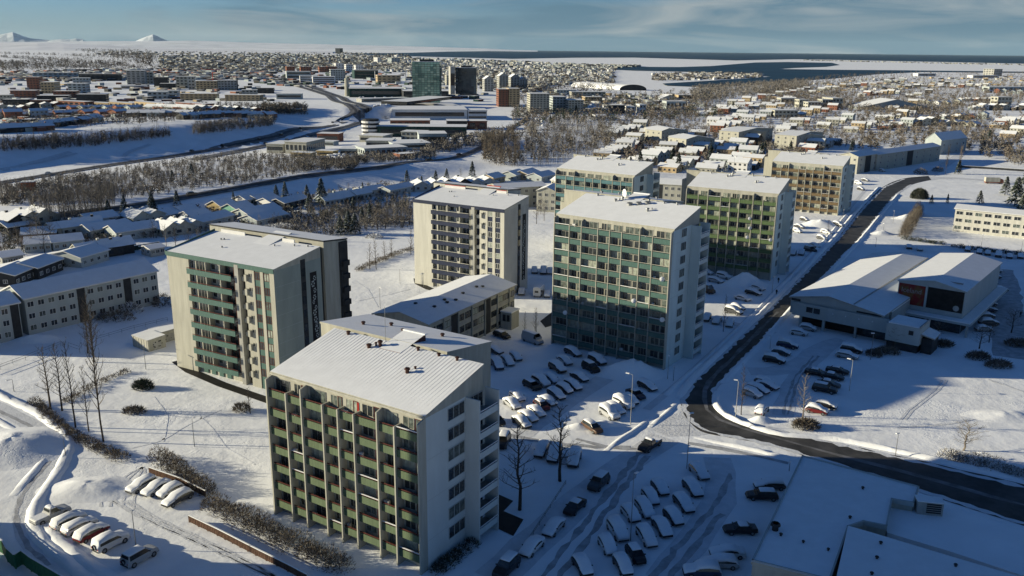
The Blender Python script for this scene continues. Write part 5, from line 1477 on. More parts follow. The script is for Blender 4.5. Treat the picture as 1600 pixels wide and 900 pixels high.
def in_band(x0, x1, top, bot):
    """random pixel between two polylines given as functions of x"""
    def ip(P, x):
        for (a, b), (c, d) in zip(P, P[1:]):
            if a <= x <= c: return b + (d - b) * (x - a) / (c - a)
        return P[-1][1]
    def f(rr):
        x = rr.uniform(x0, x1); a, b = ip(top, x), ip(bot, x)
        return x, a + (b - a) * rr.random()
    return f
for k, (a_, b_) in enumerate([([(0, 296), (160, 272), (350, 246), (440, 243), (560, 255)], [(0, 318), (100, 317), (240, 306), (400, 283), (480, 268), (560, 262)])]):
    wood_trees(2000, in_band(0, 560, a_, b_), 3.0, 6.0, 1, 'bare_woodland', WOOD, 'long bare brown wood between the highway and the valley road', dens=11)
wood_trees(260, in_band(48, 180, [(48, 320), (180, 305)], [(48, 365), (110, 360), (180, 325)]), 5, 9, 2, 'bare_woodland', WOOD, 'bare grove at the left end of the valley road')
wood_trees(330, in_band(0, 265, [(0, 224), (130, 219), (265, 208)], [(0, 236), (130, 229), (265, 214)]), 4, 8, 3, 'shaded_woodland', WOOD, 'dark shaded tree belt across the left snowfield')
wood_trees(230, in_band(302, 428, [(302, 198), (428, 188)], [(302, 209), (360, 204), (428, 195)]), 4, 8, 4, 'frosted_woodland', TWIGF, 'frosted tree belt beside the highway')
wood_trees(240, in_band(755, 812, [(755, 226), (780, 215), (812, 215)], [(755, 250), (780, 260), (812, 261)]), 7, 12, 5, 'bare_woodland', TWIG, 'brown bare grove where the valley road turns')
wood_trees(300, in_band(820, 955, [(820, 205), (880, 195), (955, 200)], [(820, 255), (870, 245), (900, 222), (955, 220)]), 6, 11, 6, 'bare_woodland', TWIGF, 'frosted grey wood in the middle of the valley')
wood_trees(200, in_band(840, 945, [(840, 225), (945, 225)], [(840, 262), (945, 250)]), 5, 9, 7, 'bare_woodland', WOOD, 'thin scattered grove behind the sea blue tower', dens=9)
wood_trees(240, in_band(480, 640, [(480, 330), (640, 318)], [(480, 372), (560, 360), (640, 352)]), 3, 6, 8, 'garden_scrub', WOOD, 'brown garden scrub left of the navy tower')
wood_trees(150, in_band(330, 480, [(330, 360), (480, 345)], [(330, 392), (480, 385)]), 3, 6, 9, 'garden_scrub', WOOD, 'brown garden scrub behind the pale teal tower')
wood_trees(90, in_band(940, 1040, [(940, 265), (1040, 240)], [(940, 285), (1040, 272)]), 4, 8, 10, 'garden_scrub', WOOD, 'bare garden trees behind the sea blue tower')

# ------------------------------------------------------------------ fences, rails, lamp posts, people, snow heaps
def panel_fence(pts, h, m, label, cat='fence', pw=2.0, th=.08, z=0.0, post=None, ribs=0):
    P = [G(*p) for p in pts]
    T = empty('fence', P[0], 0, label, cat)
    for a, b in zip(P, P[1:]):
        d = b - a; L_ = math.hypot(d.x, d.y); n = max(1, round(L_ / pw)); ang = math.atan2(d.y, d.x)
        w = L_ / n
        key = ('panel', round(w, 2), h, m.name)
        if key not in BOXC:
            mb = MB().box(.05, w - .05, -th / 2, th / 2, .1, h)
            for r in range(ribs):
                mb.box(.05 + (w - .1) * (r + .25) / ribs, .05 + (w - .1) * (r + .75) / ribs, -th, -th / 2 - .001, .1, h - .02)
            BOXC[key] = mb.mesh('fence_panel', m)
            BOXC[('post', h, m.name)] = MB().box(-.06, .06, -.09, .09, 0, h + .08).mesh('fence_post', post or m)
            BOXC[('cap', round(w, 2))] = MB().box(0, w, -.09, .09, 0, .1).mesh('fence_snow', SNOW)
        for i in range(n):
            q = a + d * (i / n) - P[0]
            link('fence_panel', BOXC[key], T, (q.x, q.y, q.z + z), ang)
            link('fence_post', BOXC[('post', h, m.name)], T, (q.x, q.y, q.z + z), ang)
            link('fence_snow', BOXC[('cap', round(w, 2))], T, (q.x, q.y, q.z + z + h + .0805), ang)
    return T
panel_fence([(-60, 815), (8, 868), (13, 878), (25, 889), (36, 882), (50, 893), (120, 935)], 2.0, GFENCE, 'green corrugated metal fence in the bottom left corner', pw=1.6, ribs=4)
panel_fence([(234, 740), (280, 756), (322, 777)], 1.0, BFENCE, 'low brown plank fence behind the upper sunny car row', pw=1.8, ribs=5)
panel_fence([(296, 816), (340, 837), (400, 868), (450, 893), (480, 909)], 1.0, BFENCE, 'long brown plank fence below the bare hedge', pw=1.8, ribs=5)
def rail(pts, h, label, m=METAL, sp=2.5):
    P = [G(*p) for p in pts]
    T = empty('railing', P[0], 0, label, 'railing')
    for a, b in zip(P, P[1:]):
        n = max(1, int((b - a).length / sp))
        for i in range(n + 1):
            q = a.lerp(b, i / n) - P[0]
            if ('rp', h) not in BOXC: BOXC[('rp', h)] = MB().tube((0, 0, -.1), (0, 0, h), .035, .035, 5).mesh('rail_post', m)
            link('rail_post', BOXC[('rp', h)], T, q)
        mb = MB()
        for z in (h, h * .55): mb.tube(a - P[0] + Vector((0, 0, z)), b - P[0] + Vector((0, 0, z)), .04, .04, 5)
        link('rail_bar', mb.mesh('rail_bar', m), T)
rail([(-20, 585), (40, 563), (95, 541)], 1.1, 'grey ramp railing at the left edge')
rail([(108, 546), (125, 552), (128, 545)], 1.6, 'small goal frame beside the ramp')
rail([(150, 533), (210, 515), (262, 502)], 1.0, 'long low railing below the grey terrace')
rail([(824, 850), (884, 757)], .7, 'low rail along the shaded near lawn')
LPM = {}
def lamp(px, py, H, label, arm=1.2, rz=0.0, white=False, group='lamp posts'):
    k = (round(H), white, arm)
    if k not in LPM:
        p = MB().tube((0, 0, -.1), (0, 0, H), (.075), .04, 6)
        if arm: p.tube((0, 0, H), (arm, 0, H + .15), .04, .035, 5)
        hd = MB().box(arm - .15, arm + .55, -.14, .14, H + .08, H + .22)
        LPM[k] = (p.mesh('pole', CONC if white else METAL), hd.mesh('lamp_head', LAMPW))
    T = empty('street_lamp', G(px, py), rz, label, 'street lamp', group)
    link('pole', LPM[k][0], T); link('lamp_head', LPM[k][1], T)
for i, (x, y, H, a, w, lb) in enumerate([(985, 663, 9.5, .8, True, 'tall white lamp post between the car park and the road'), (1073, 732, 9.5, 0, False, 'tall thin lamp post at the top of the lower lot'), (985, 845, 10, .4, False, 'tall lamp post in the middle of the lower lot'), (304, 698, 5, .3, False, 'lamp post on the sunny snowfield left of the nearest tower'), (213, 858, 5.5, .4, False, 'lamp post between the sunny parked cars'), (228, 577, 5, 0, False, 'thin lamp post left of the pale teal tower'), (1327, 611, 6.5, .6, True, 'white headed lamp post right of the shop car row'), (1149, 655, 7.5, .3, True, 'lamp post by the bend with a white head'), (1360, 562, 6, 0, False, 'dark lamp post under the shop annex'), (1399, 712, 4, 0, False, 'short dark post beyond the main road'), (1233, 736, 1.6, 0, False, 'short white marker post by the flat roof'), (838, 523, 5.5, .2, False, 'lamp post behind the silver van'), (1043, 592, 5, 0, False, 'thin post at the teal tower gable, left of two'), (1052, 595, 3, 0, False, 'thin post at the teal tower gable, right of two'), (594, 482, 5.5, .3, False, 'lamp post on the snowfield behind the low building'), (625, 444, 4.5, .3, False, 'lamp post by the navy tower paving'), (1080, 556, 5.5, 0, False, 'pole against the rear corner of the teal tower'), (1206, 460, 5, .2, False, 'lamp post at the corner of the green tower'), (1316, 348, 5, .2, False, 'lamp post by the brown tower corner'), (1395, 350, 5, .4, True, 'white headed lamp post across the upper road'), (1368, 386, 3, 0, False, 'short dark post in the shaded verge across the road'), (1380, 362, 3, 0, False, 'short dark post in the sunny verge across the road'), (1203, 545, 3, .2, True, 'white sign post at the shop lot entrance'), (662, 448, 3.5, .6, False, 'bent lamp post against the cream gable'), (103, 715, 4.5, 0, False, 'thin post beside the ploughed path'), (252, 735, 4.0, .3, False, 'small lamp behind the brown fence'), (22, 612, 2.5, .6, False, 'small playground frame post by the path'), (1532, 391, 6, .2, False, 'lamp post above the hedge row of cars'), (1595, 396, 5, .2, False, 'lamp post at the right edge by the hedge')]):
    lamp(x, y, H, lb, a, 2.6 if i == 0 else 0.4 * i, w)
def heap(px, py, rx, ry, h, label, seed):
    """a shovelled heap of snow"""
    mb = MB(); n, m_ = 26, 9
    for j in range(m_):
        r = j / (m_ - 1)
        for i in range(n):
            a = 2 * math.pi * i / n
            k = 1 + .16 * noise.noise(Vector((math.cos(a) * 1.5, math.sin(a) * 1.5, seed)))
            x, y = rx * r * k * math.cos(a), ry * r * k * math.sin(a)
            z = h * (math.cos(r * math.pi) * .5 + .5) * (1 + .25 * noise.noise(Vector((x * .7, y * .7, seed + 3)))) - (.1 if j == m_ - 1 else 0)
            mb.v.append((x, y, z))
    for j in range(m_ - 1):
        for i in range(n):
            i2 = (i + 1) % n
            mb.f.append((j * n + i, (j + 1) * n + i, (j + 1) * n + i2, j * n + i2)); mb.mi.append(0)
    o = link('snow_heap', mb.mesh('snow_heap', GROUND, True), None, G(px, py))
    tag(o, label, 'snow heap', 'snow heaps')
heap(985, 582, 8.5, 5.5, 2.7, 'broad ploughed snow heap at the foot of the teal tower', 1)
heap(1163, 445, 7.5, 5, 3.6, 'pointed snow heap in front of the green tower', 2)
heap(1282, 352, 10, 6.5, 2.3, 'pointed snow heap in front of the brown tower', 3)
heap(135, 765, 8.5, 5, 1.1, 'rounded snow heap above the bottom left car row', 4)
heap(20, 700, 12, 9, 2.0, 'smooth snow mound at the left edge by the path', 5)
heap(1570, 650, 9, 3.5, .8, 'long drift of snow at the right edge above the thicket', 6)
heap(1190, 658, 3.2, 1.6, 1.0, 'small drift inside the road bend', 7)
heap(905, 668, 3.5, 1.4, .8, 'low shovelled drift below the half sunlit car row', 8)
heap(945, 664, 4.2, 1.4, .9, 'low shovelled drift under the tall white lamp post', 9)
heap(1378, 366, 6, 2.6, 1.4, 'snow drift on the sunny verge across the upper road', 10)
heap(1420, 342, 8, 3, 2.0, 'long drift leading to the tall brown thicket', 11)
heap(60, 530, 7, 3.5, 1.2, 'smooth mound below the grey terrace', 12)
def person(px, py, hd, label, coat):
    V = [((0, 0, .95)), (0, 0, 1.18), (0, 0, 1.42), (0, 0, 1.52), (.02, 0, 1.66), (0, .10, .88), (.12, .10, .48), (0.02, .10, .06), (.14, .1, .03), (0, -.10, .88), (-.06, -.10, .48), (-.2, -.10, .07), (-.08, -.1, .03), (0, .20, 1.38), (-.06, .25, 1.1), (.06, .26, .86), (0, -.20, 1.38), (.08, -.25, 1.1), (.2, -.24, .9)]
    Ed = [(0, 1), (1, 2), (2, 3), (3, 4), (0, 5), (5, 6), (6, 7), (7, 8), (0, 9), (9, 10), (10, 11), (11, 12), (2, 13), (13, 14), (14, 15), (2, 16), (16, 17), (17, 18)]
    Rr = [.16, .17, .17, .07, .115, .1, .075, .05, .045, .1, .075, .05, .045, .08, .06, .045, .08, .06, .045]
    me = bpy.data.meshes.new('person'); me.from_pydata(V, Ed, [])
    o = link('person', me, None, G(px, py), hd)
    md = o.modifiers.new('skin', 'SKIN')
    for i, r in enumerate(Rr): me.skin_vertices[0].data[i].radius = (r, r)
    me.skin_vertices[0].data[0].use_root = True
    o.modifiers.new('sub', 'SUBSURF').levels = 1
    m2 = bpy.data.meshes.new_from_object(o.evaluated_get(bpy.context.evaluated_depsgraph_get()))
    o.modifiers.clear(); o.data = m2
    m2.materials.clear(); m2.materials.append(coat)
    tag(o, label, 'person', 'people on the pavement')
person(1213, 461, .9, 'person in dark clothes walking on the snowy pavement by the main road', DARK)
person(1216, 442, -2.2, 'person in a dark coat farther up the pavement, near the green tower corner', DARK)
person(1594, 496, 1.5, 'person in dark clothes standing beside the car lot at the right edge', DARK)

# ------------------------------------------------------------------ houses of the valley, one by one
g = 'snow roofed houses of the valley gardens'
VH = [
 ((14, 369), (54, 360), 9, 3.0, 1.6, DARK, 'dark cottage with a blue shaded roof at the far left'),
 ((35, 378), (88, 376), 9, 2.8, 1.5, BRICK, 'brown cottage with a sunlit white roof on the left'),
 ((40, 396), (81, 393), 9, 3.0, 1.4, GREYW, 'grey cottage with melting roof, left half of a pair'),
 ((84, 393), (131, 388), 9, 3.0, 1.4, GREYW, 'grey cottage with smooth white roof, right half of a pair'),
 ((140, 358), (186, 349), 9, 3.2, 1.6, WHITE, 'white cottage with dark windows under a blue roof'),
 ((143, 374), (190, 366), 9, 3.0, 1.6, GREYW, 'pale long cottage in front of the white cottage'),
 ((192, 365), (209, 361), 8, 2.8, 1.4, GREYW, 'small annexe at the right end of the pale long cottage'),
 ((183, 378), (250, 368), 10, 3.2, 1.7, GREYW, 'long cottage with white gable edge beside the dark fence'),
 ((5, 417), (38, 412), 9, 2.8, .9, CONC, 'low flat cottage half hidden by brown bushes'),
 ((25, 449), (59, 434), 11, 3.4, 1.2, DARK, 'dark eaved house behind the grey terrace, left one'),
 ((61, 437), (99, 422), 11, 3.4, 1.2, DARK, 'dark eaved house behind the grey terrace, right one'),
 ((82, 421), (113, 413), 8, 2.8, .7, DARK, 'small house with sunlit flat roof behind the terrace'),
 ((128, 419), (171, 406), 12, 3.2, 1.5, GREYW, 'wide house with a large blue roof behind the terrace'),
 ((287, 344), (312, 339), 8, 3.0, 1.8, YEL, 'yellow gabled house, leftmost of the coloured gables'),
 ((346, 334), (370, 329), 8, 3.0, 1.8, YEL, 'yellow gabled house with snow trimmed eaves, middle of the gables'),
 ((370, 339), (396, 333), 8, 3.0, 1.8, MINT, 'mint green gabled house with white eaves'),
 ((388, 347), (440, 337), 9, 3.0, 1.6, GREYW, 'house with a broad blue roof right of the mint gable'),
 ((424, 327), (444, 323), 8, 2.8, 1.4, WHITE, 'small white gabled house near the garden conifers'),
 ((445, 328), (482, 319), 8, 2.8, 1.4, DARK, 'dark walled house with smooth snowy roof by the conifers'),
 ((300, 350), (331, 344), 8, 2.8, 1.5, WHITE, 'white gabled house among bare shrubs, left of the mint gable'),
 ((304, 363), (366, 348), 9, 3.0, 1.5, GREYW, 'long blue roofed house just above the pale teal tower roof'),
 ((402, 357), (450, 346), 9, 3.0, 1.5, GREYW, 'blue roofed house right above the teal tower lift housing'),
 ((238, 353), (284, 344), 9, 3.0, 1.5, GREYW, 'long blue roofed house left of the leftmost yellow gable'),
 ((386, 323), (402, 320), 8, 2.8, 1.5, WHITE, 'small white gable against the blue slope'),
 ((405, 323), (434, 317), 8, 2.8, 1.4, GREYW, 'blue roofed house against the blue slope'),
 ((570, 309), (604, 303), 8, 2.8, 1.2, GREYW, 'low white roofed house under the scrub left of the navy tower'),
 ((610, 307), (648, 299), 8, 2.8, 1.2, GREYW, 'low house with dark porch left of the navy tower roof'),
 ((772, 288), (789, 284), 9, 3.0, 1.6, TAN, 'tan gabled house behind the navy tower, left of four'),
 ((806, 283), (822, 279), 9, 3.0, 1.6, GREYW, 'blue roofed house behind the navy tower, second of four'),
 ((825, 282), (843, 277), 9, 3.0, 1.6, TAN, 'tan house behind the navy tower, third of four'),
 ((846, 286), (868, 281), 9, 3.0, 1.6, GREYW, 'blue roofed house next to the sea blue tower'),
 ((236, 402), (258, 398), 6, 2.6, .6, CONC, 'small flat garage left of the pale teal tower'),
]
for p0, p1, D, h, rise, wm, lb in VH:
    gable_block(p0, p1, D, h, rise, wm, lb, 'house', nwin=4 if p1[0] - p0[0] > 30 else 3, nfl=1, name='house', group=g, ww=1.3, wh=1.1, wz0=1.0, leftwin=2, overhang=.5, edge=WHITE)
gable_block((778, 327), (853, 322), 11, 8.6, 1.2, CREAM, 'cream three storey block peeping out behind the navy tower', nwin=6, nfl=3, endwin=0, leftwin=3, overhang=.4, darkbays=(5,))
gable_block((838, 330), (868, 332), 11, 8.6, 1.6, CREAM, 'cream gabled wing next to the sea blue tower', nwin=3, nfl=3, ridge='short', overhang=.4)
gable_block((1006, 318), (1064, 322), 12, 9.0, 1.6, CREAM, 'cream block with dark stair bay between the sea blue and green towers', nwin=6, nfl=3, darkbays=(2,), leftwin=2, overhang=.4)
gable_block((1368, 267), (1467, 251), 11, 9, 1.6, CREAM, 'long three storey block with cream gable beside the upper road', nwin=9, nfl=3, leftwin=3, darkbays=(4,), overhang=.4)
gable_block((1338, 272), (1370, 266), 11, 9.5, 1.8, CREAM, 'short cream block just behind the brown tower', nwin=3, nfl=3, leftwin=3, overhang=.4, darkbays=(1,))
gable_block((1468, 242), (1508, 237), 11, 9.5, 4.5, GREYW, 'tall sharp gabled hall at the end of the long block', nwin=4, nfl=2, overhang=.3, ridge='long', leftwin=0)
for i, (x0, y0, x1, y1) in enumerate([(1030, 222, 1056, 224), (1068, 237, 1104, 238), (1150, 224, 1206, 221), (1240, 231, 1284, 228)]):
    gable_block((x0 - 24, y0 - 5), (x0 + 2, y0 + 1), 22, 8.4, 1.5, CREAM, 'cream three storey suburb block, %s of four' % place_word(i, 4), 'apartment block', nwin=5, nfl=3, group='cream suburb blocks', endwin=4, leftwin=3, overhang=.3, ridge='long')
    gable_block((x0 + 3, y0 + 3), (x1, y1 - 1), 16, 9.2, 1.7, CREAM, 'cream gabled end wing of a suburb block, %s of four' % place_word(i, 4), 'apartment block', nwin=4, nfl=3, group='cream suburb block wings', endwin=3, leftwin=3, overhang=.3, ridge='short')

# ------------------------------------------------------------------ suburb rows
HM = {}
def house_mesh(wm, w, d, h, r, v):
    k = (wm.name, w, d, h, r, v)
    if k in HM: return HM[k]
    mb = MB()
    P = [(-d / 2, 0), (d / 2, 0), (d / 2, h), (0, h + r), (-d / 2, h)]
    n = len(mb.v)
    mb.v += [(-w / 2, y, z) for y, z in P] + [(w / 2, y, z) for y, z in P]
    mb.f += [(4, 3, 2, 1, 0), (5, 6, 7, 8, 9), (0, 5, 9, 4), (1, 2, 7, 6), (0, 1, 6, 5), (2, 3, 8, 7), (3, 4, 9, 8)]; mb.mi += [0] * 7
    o_ = .5; kk = r / (d / 2); th = .3
    for s in (0, 1):
        y0, y1 = (-d / 2 - o_, 0) if s == 0 else (0, d / 2 + o_)
        z0, z1 = (h - kk * o_, h + r) if s == 0 else (h + r, h - kk * o_)
        mb.hexa([(-w / 2 - o_, y0, z0 + .01), (w / 2 + o_, y0, z0 + .01), (w / 2 + o_, y1, z1 + .01), (-w / 2 - o_, y1, z1 + .01), (-w / 2 - o_, y0, z0 + th), (w / 2 + o_, y0, z0 + th), (w / 2 + o_, y1, z1 + th), (-w / 2 - o_, y1, z1 + th)], 0, 1)
    nf = 1 if h < 4.5 else int(h / 2.8)
    for f in range(nf):
        z = 1.0 + f * 2.8
        for i in range(4):
            x = -w / 2 + w * (i + .5) / 4 - .6
            for s in (-1, 1): mb.box(x, x + 1.2, s * d / 2 - .04, s * d / 2 + .04, z, z + 1.1, 2)
        for i in range(2):
            y = -d / 2 + d * (i + .5) / 2 - .6
            for s in (-1, 1): mb.box(s * w / 2 - .04, s * w / 2 + .04, y, y + 1.2, z, z + 1.1, 2)
    mb.box(w * .2, w * .2 + .8, -.4, .4, h + r * .6, h + r + .9, 0, 1)
    if v == 1: mb.box(-w * .35, w * .05, -d / 2 - 2.2, -d / 2 + .3, 0, 2.6, 0, 1)
    HM[k] = mb.mesh('house', [wm, SNOW, GLASS])
    return HM[k]
HR = random.Random(31)
HCOL = [(CREAM, 'cream'), (WHITE, 'white'), (GREYW, 'grey'), (TAN, 'tan'), (CREAM, 'cream'), (DARK, 'dark'), (BRICK, 'brown')]
def house_row(p0, p1, n, where, group, turn=90, w=11, d=8.5, h=(3, 3, 5.6), jit=1.5, cols=HCOL):
    a, b = G(*p0), G(*p1)
    ang = math.atan2(b.y - a.y, b.x - a.x) + rad(turn)
    for i in range(n):
        f = i / max(1, n - 1)
        q = (p0[0] + (p1[0] - p0[0]) * f + HR.uniform(-jit, jit), p0[1] + (p1[1] - p0[1]) * f + HR.uniform(-jit, jit) * .25)
        m, cn = HR.choice(cols); hh = HR.choice(h)
        me = house_mesh(m, w, d, hh, HR.choice((1.6, 2.1)), HR.choice((0, 0, 1)))
        o = link('house', me, None, G(*q), ang + HR.uniform(-.12, .12))
        tag(o, '%s snowy house, %s in %s' % (cn, place_word(i, n), where), 'house', group)
g = 'snow roofed houses of the right suburb'
for p0, p1, n, wh in [((944, 246), (986, 231), 6, 'the lowest suburb row'), ((955, 212), (1000, 201), 6, 'the row above the frosted wood'), ((983, 226), (1020, 214), 5, 'the second suburb row'), ((1026, 246), (1075, 228), 6, 'the row under the cream blocks'), ((1060, 221), (1090, 212), 3, 'the short row between cream blocks'), ((996, 260), (1030, 253), 4, 'the row by the dark conifers'),
                      ((1046, 268), (1078, 256), 4, 'the row left of the green tower roof'), ((1077, 245), (1120, 229), 6, 'the terraced row in the suburb centre'), ((1134, 240), (1174, 226), 5, 'the row below the third cream block'), ((1106, 270), (1180, 243), 8, 'the long row behind the green tower'), ((1155, 268), (1180, 260), 3, 'the trio left of the brown tower'), ((1116, 196), (1162, 183), 6, 'the row above the cream blocks'), ((1170, 192), (1204, 180), 5, 'the upper middle row'),
                      ((1224, 206), (1256, 192), 4, 'the row above the fourth block'), ((1262, 236), (1300, 226), 4, 'the row right of the fourth block'), ((1096, 182), (1150, 170), 6, 'the row at the wood edge'), ((1178, 170), (1230, 158), 6, 'the high left row'), ((1145, 164), (1200, 152), 6, 'the highest left row'), ((1346, 150), (1400, 146), 7, 'the terrace row at the top street'),
                      ((1378, 188), (1420, 180), 5, 'the row below the sloping hall'), ((1384, 202), (1418, 196), 3, 'the row beside the snowy garden'), ((1430, 196), (1478, 196), 5, 'the row right of the snowy garden'), ((1476, 186), (1496, 186), 2, 'the white pair'), ((1500, 184), (1535, 186), 3, 'the white trio'), ((1494, 196), (1522, 198), 3, 'the yellowish row'), ((1556, 200), (1600, 190), 6, 'the staggered right edge terrace'), ((1574, 214), (1605, 208), 3, 'the right edge gardens'),
                      ((1448, 162), (1494, 164), 4, 'the row above the road junction'), ((1502, 158), (1548, 158), 5, 'the row left of the white cube'), ((1250, 182), (1300, 172), 5, 'the row below the white terrace'), ((1395, 172), (1440, 160), 4, 'the row behind the sloping hall'), ((1545, 145), (1605, 147), 6, 'the upper right row'), ((1205, 152), (1262, 140), 6, 'the row above the white terrace'), ((1270, 146), (1330, 134), 6, 'the row near the bay trees'), ((1340, 136), (1410, 126), 7, 'the farthest street row'), ((1420, 138), (1480, 132), 6, 'the row under the white hall'), ((1490, 138), (1540, 134), 5, 'the row left of grey block'), ((1205, 172), (1235, 160), 3, 'the little upper lane'), ((1330, 206), (1362, 196), 4, 'the row behind the long block'), ((1520, 172), (1600, 172), 6, 'the row below the white cube'), ((1420, 152), (1450, 146), 3, 'the little lane by the hall'), ((1120, 206), (1148, 197), 4, 'the row right of the first blocks'), ((1288, 200), (1325, 188), 4, 'the row by the steep lane'), ((1130, 178), (1170, 166), 4, 'the row behind the wood edge')]:
    house_row(p0, p1, n, wh, g)
g = 'snow roofed houses of the left suburb'
for p0, p1, n, wh, h in [((-10, 208), (65, 204), 5, 'the front left row', (3, 3.2)), ((70, 200), (146, 190), 5, 'the front middle row', (3, 3.2)), ((140, 180), (185, 180), 3, 'the row at the bend', (3, 3.2)), ((0, 186), (120, 180), 7, 'the second left row', (3, 5.6)), ((0, 174), (90, 170), 6, 'the third left row', (3, 5.6)), ((215, 182), (290, 181), 6, 'the front row beside the snowfield', (3, 3.2)), ((292, 186), (330, 184), 4, 'the row above the tree belt', (3, 3.2)), ((335, 182), (420, 184), 7, 'the right front row', (3, 3.2)), ((240, 172), (330, 174), 7, 'the second right row', (3, 3.2)), ((100, 172), (210, 172), 7, 'the middle second row', (3, 3.2)), ((340, 174), (400, 176), 5, 'the row near the highway', (3, 3.2))]:
    house_row(p0, p1, n, wh, g, turn=HR.choice((0, 0, 90)), w=13, d=9, h=h, cols=[(DARK, 'dark'), (BRICK, 'brown'), (GREYW, 'grey'), (CREAM, 'cream'), (DARK, 'dark')])

g = 'small houses of the near valley'
for p0, p1, n, wh in [((18, 353), (64, 345), 3, 'the row under the grove'), ((100, 366), (134, 362), 3, 'the row beside the white cottage'), ((212, 349), (236, 345), 2, 'the pair below the embankment'), ((260, 366), (298, 360), 3, 'the row before the long blue roof'), ((515, 320), (560, 312), 3, 'the row by the tall conifer'), ((655, 297), (760, 291), 6, 'the row below the valley road'), ((880, 292), (935, 287), 3, 'the row behind the sea blue tower'), ((145, 402), (180, 396), 3, 'the row behind the terrace')]:
    house_row(p0, p1, n, wh, g, turn=HR.choice((0, 90)), w=10, d=7, h=(2.8, 3.0), cols=[(GREYW, 'grey'), (DARK, 'dark'), (CREAM, 'cream'), (GREYW, 'grey')])

# ------------------------------------------------------------------ the commercial centre and other far blocks
def block(x0, x1, yb, yt, depth, wm, label, rows=3, name='building', ang=0.0, roof=SNOW, cols=0, cat='building', glassm=GLASS, point=False):
    a, b = G(x0, yb), G(x1, yb)
    w = (b - a).length
    h = max(2.5, height_at((x0 + x1) / 2, yt, (a + b) / 2) - a.z)
    T = empty(name, a, math.atan2(b.y - a.y, b.x - a.x) + ang, label, cat)
    link('wall', MB().box(0, w, 0, depth, 0, h).mesh('wall', wm), T)
    if point:
        mb = MB()
        for xa, za, xb, zb in ((-.3, h, w / 2, h + w * .35), (w / 2, h + w * .35, w + .3, h)):
            mb.hexa([(xa, -.3, za - .3), (xb, -.3, zb - .3), (xb, depth, zb - .3), (xa, depth, za - .3), (xa, -.3, za + .4), (xb, -.3, zb + .4), (xb, depth, zb + .4), (xa, depth, za + .4)], 0, 1)
        mb.v += [(0, 0, h), (w, 0, h), (w / 2, 0, h + w * .33)]; n = len(mb.v); mb.f.append((n - 3, n - 2, n - 1)); mb.mi.append(0)
        link('snowy_roof', mb.mesh('snowy_roof', [wm, roof]), T)
    else:
        link('snowy_roof', MB().box(-.4, w + .4, -.4, depth + .4, h + .01, h + .6, 0, 1).mesh('snowy_roof', [wm, roof]), T)
    for r in range(rows):
        z = h * (r + .35) / rows
        if cols:
            mb = MB()
            for c in range(cols):
                mb.box(w * (c + .22) / cols, w * (c + .78) / cols, -.12, -.005, z, z + h / rows * .45)
            k = max(1, int(depth / w * cols))
            for c in range(k):
                mb.box(w + .005, w + .12, depth * (c + .22) / k, depth * (c + .78) / k, z, z + h / rows * .45)
                mb.box(-.12, -.005, depth * (c + .22) / k, depth * (c + .78) / k, z, z + h / rows * .45)
            tag(link('window_row', mb.mesh('window_row', glassm), T), kind='stuff')
        else:
            link('window_row', MB().box(w * .04, w * .96, -.12, -.005, z, z + h / rows * .42).mesh('window_row', glassm), T)
    return T
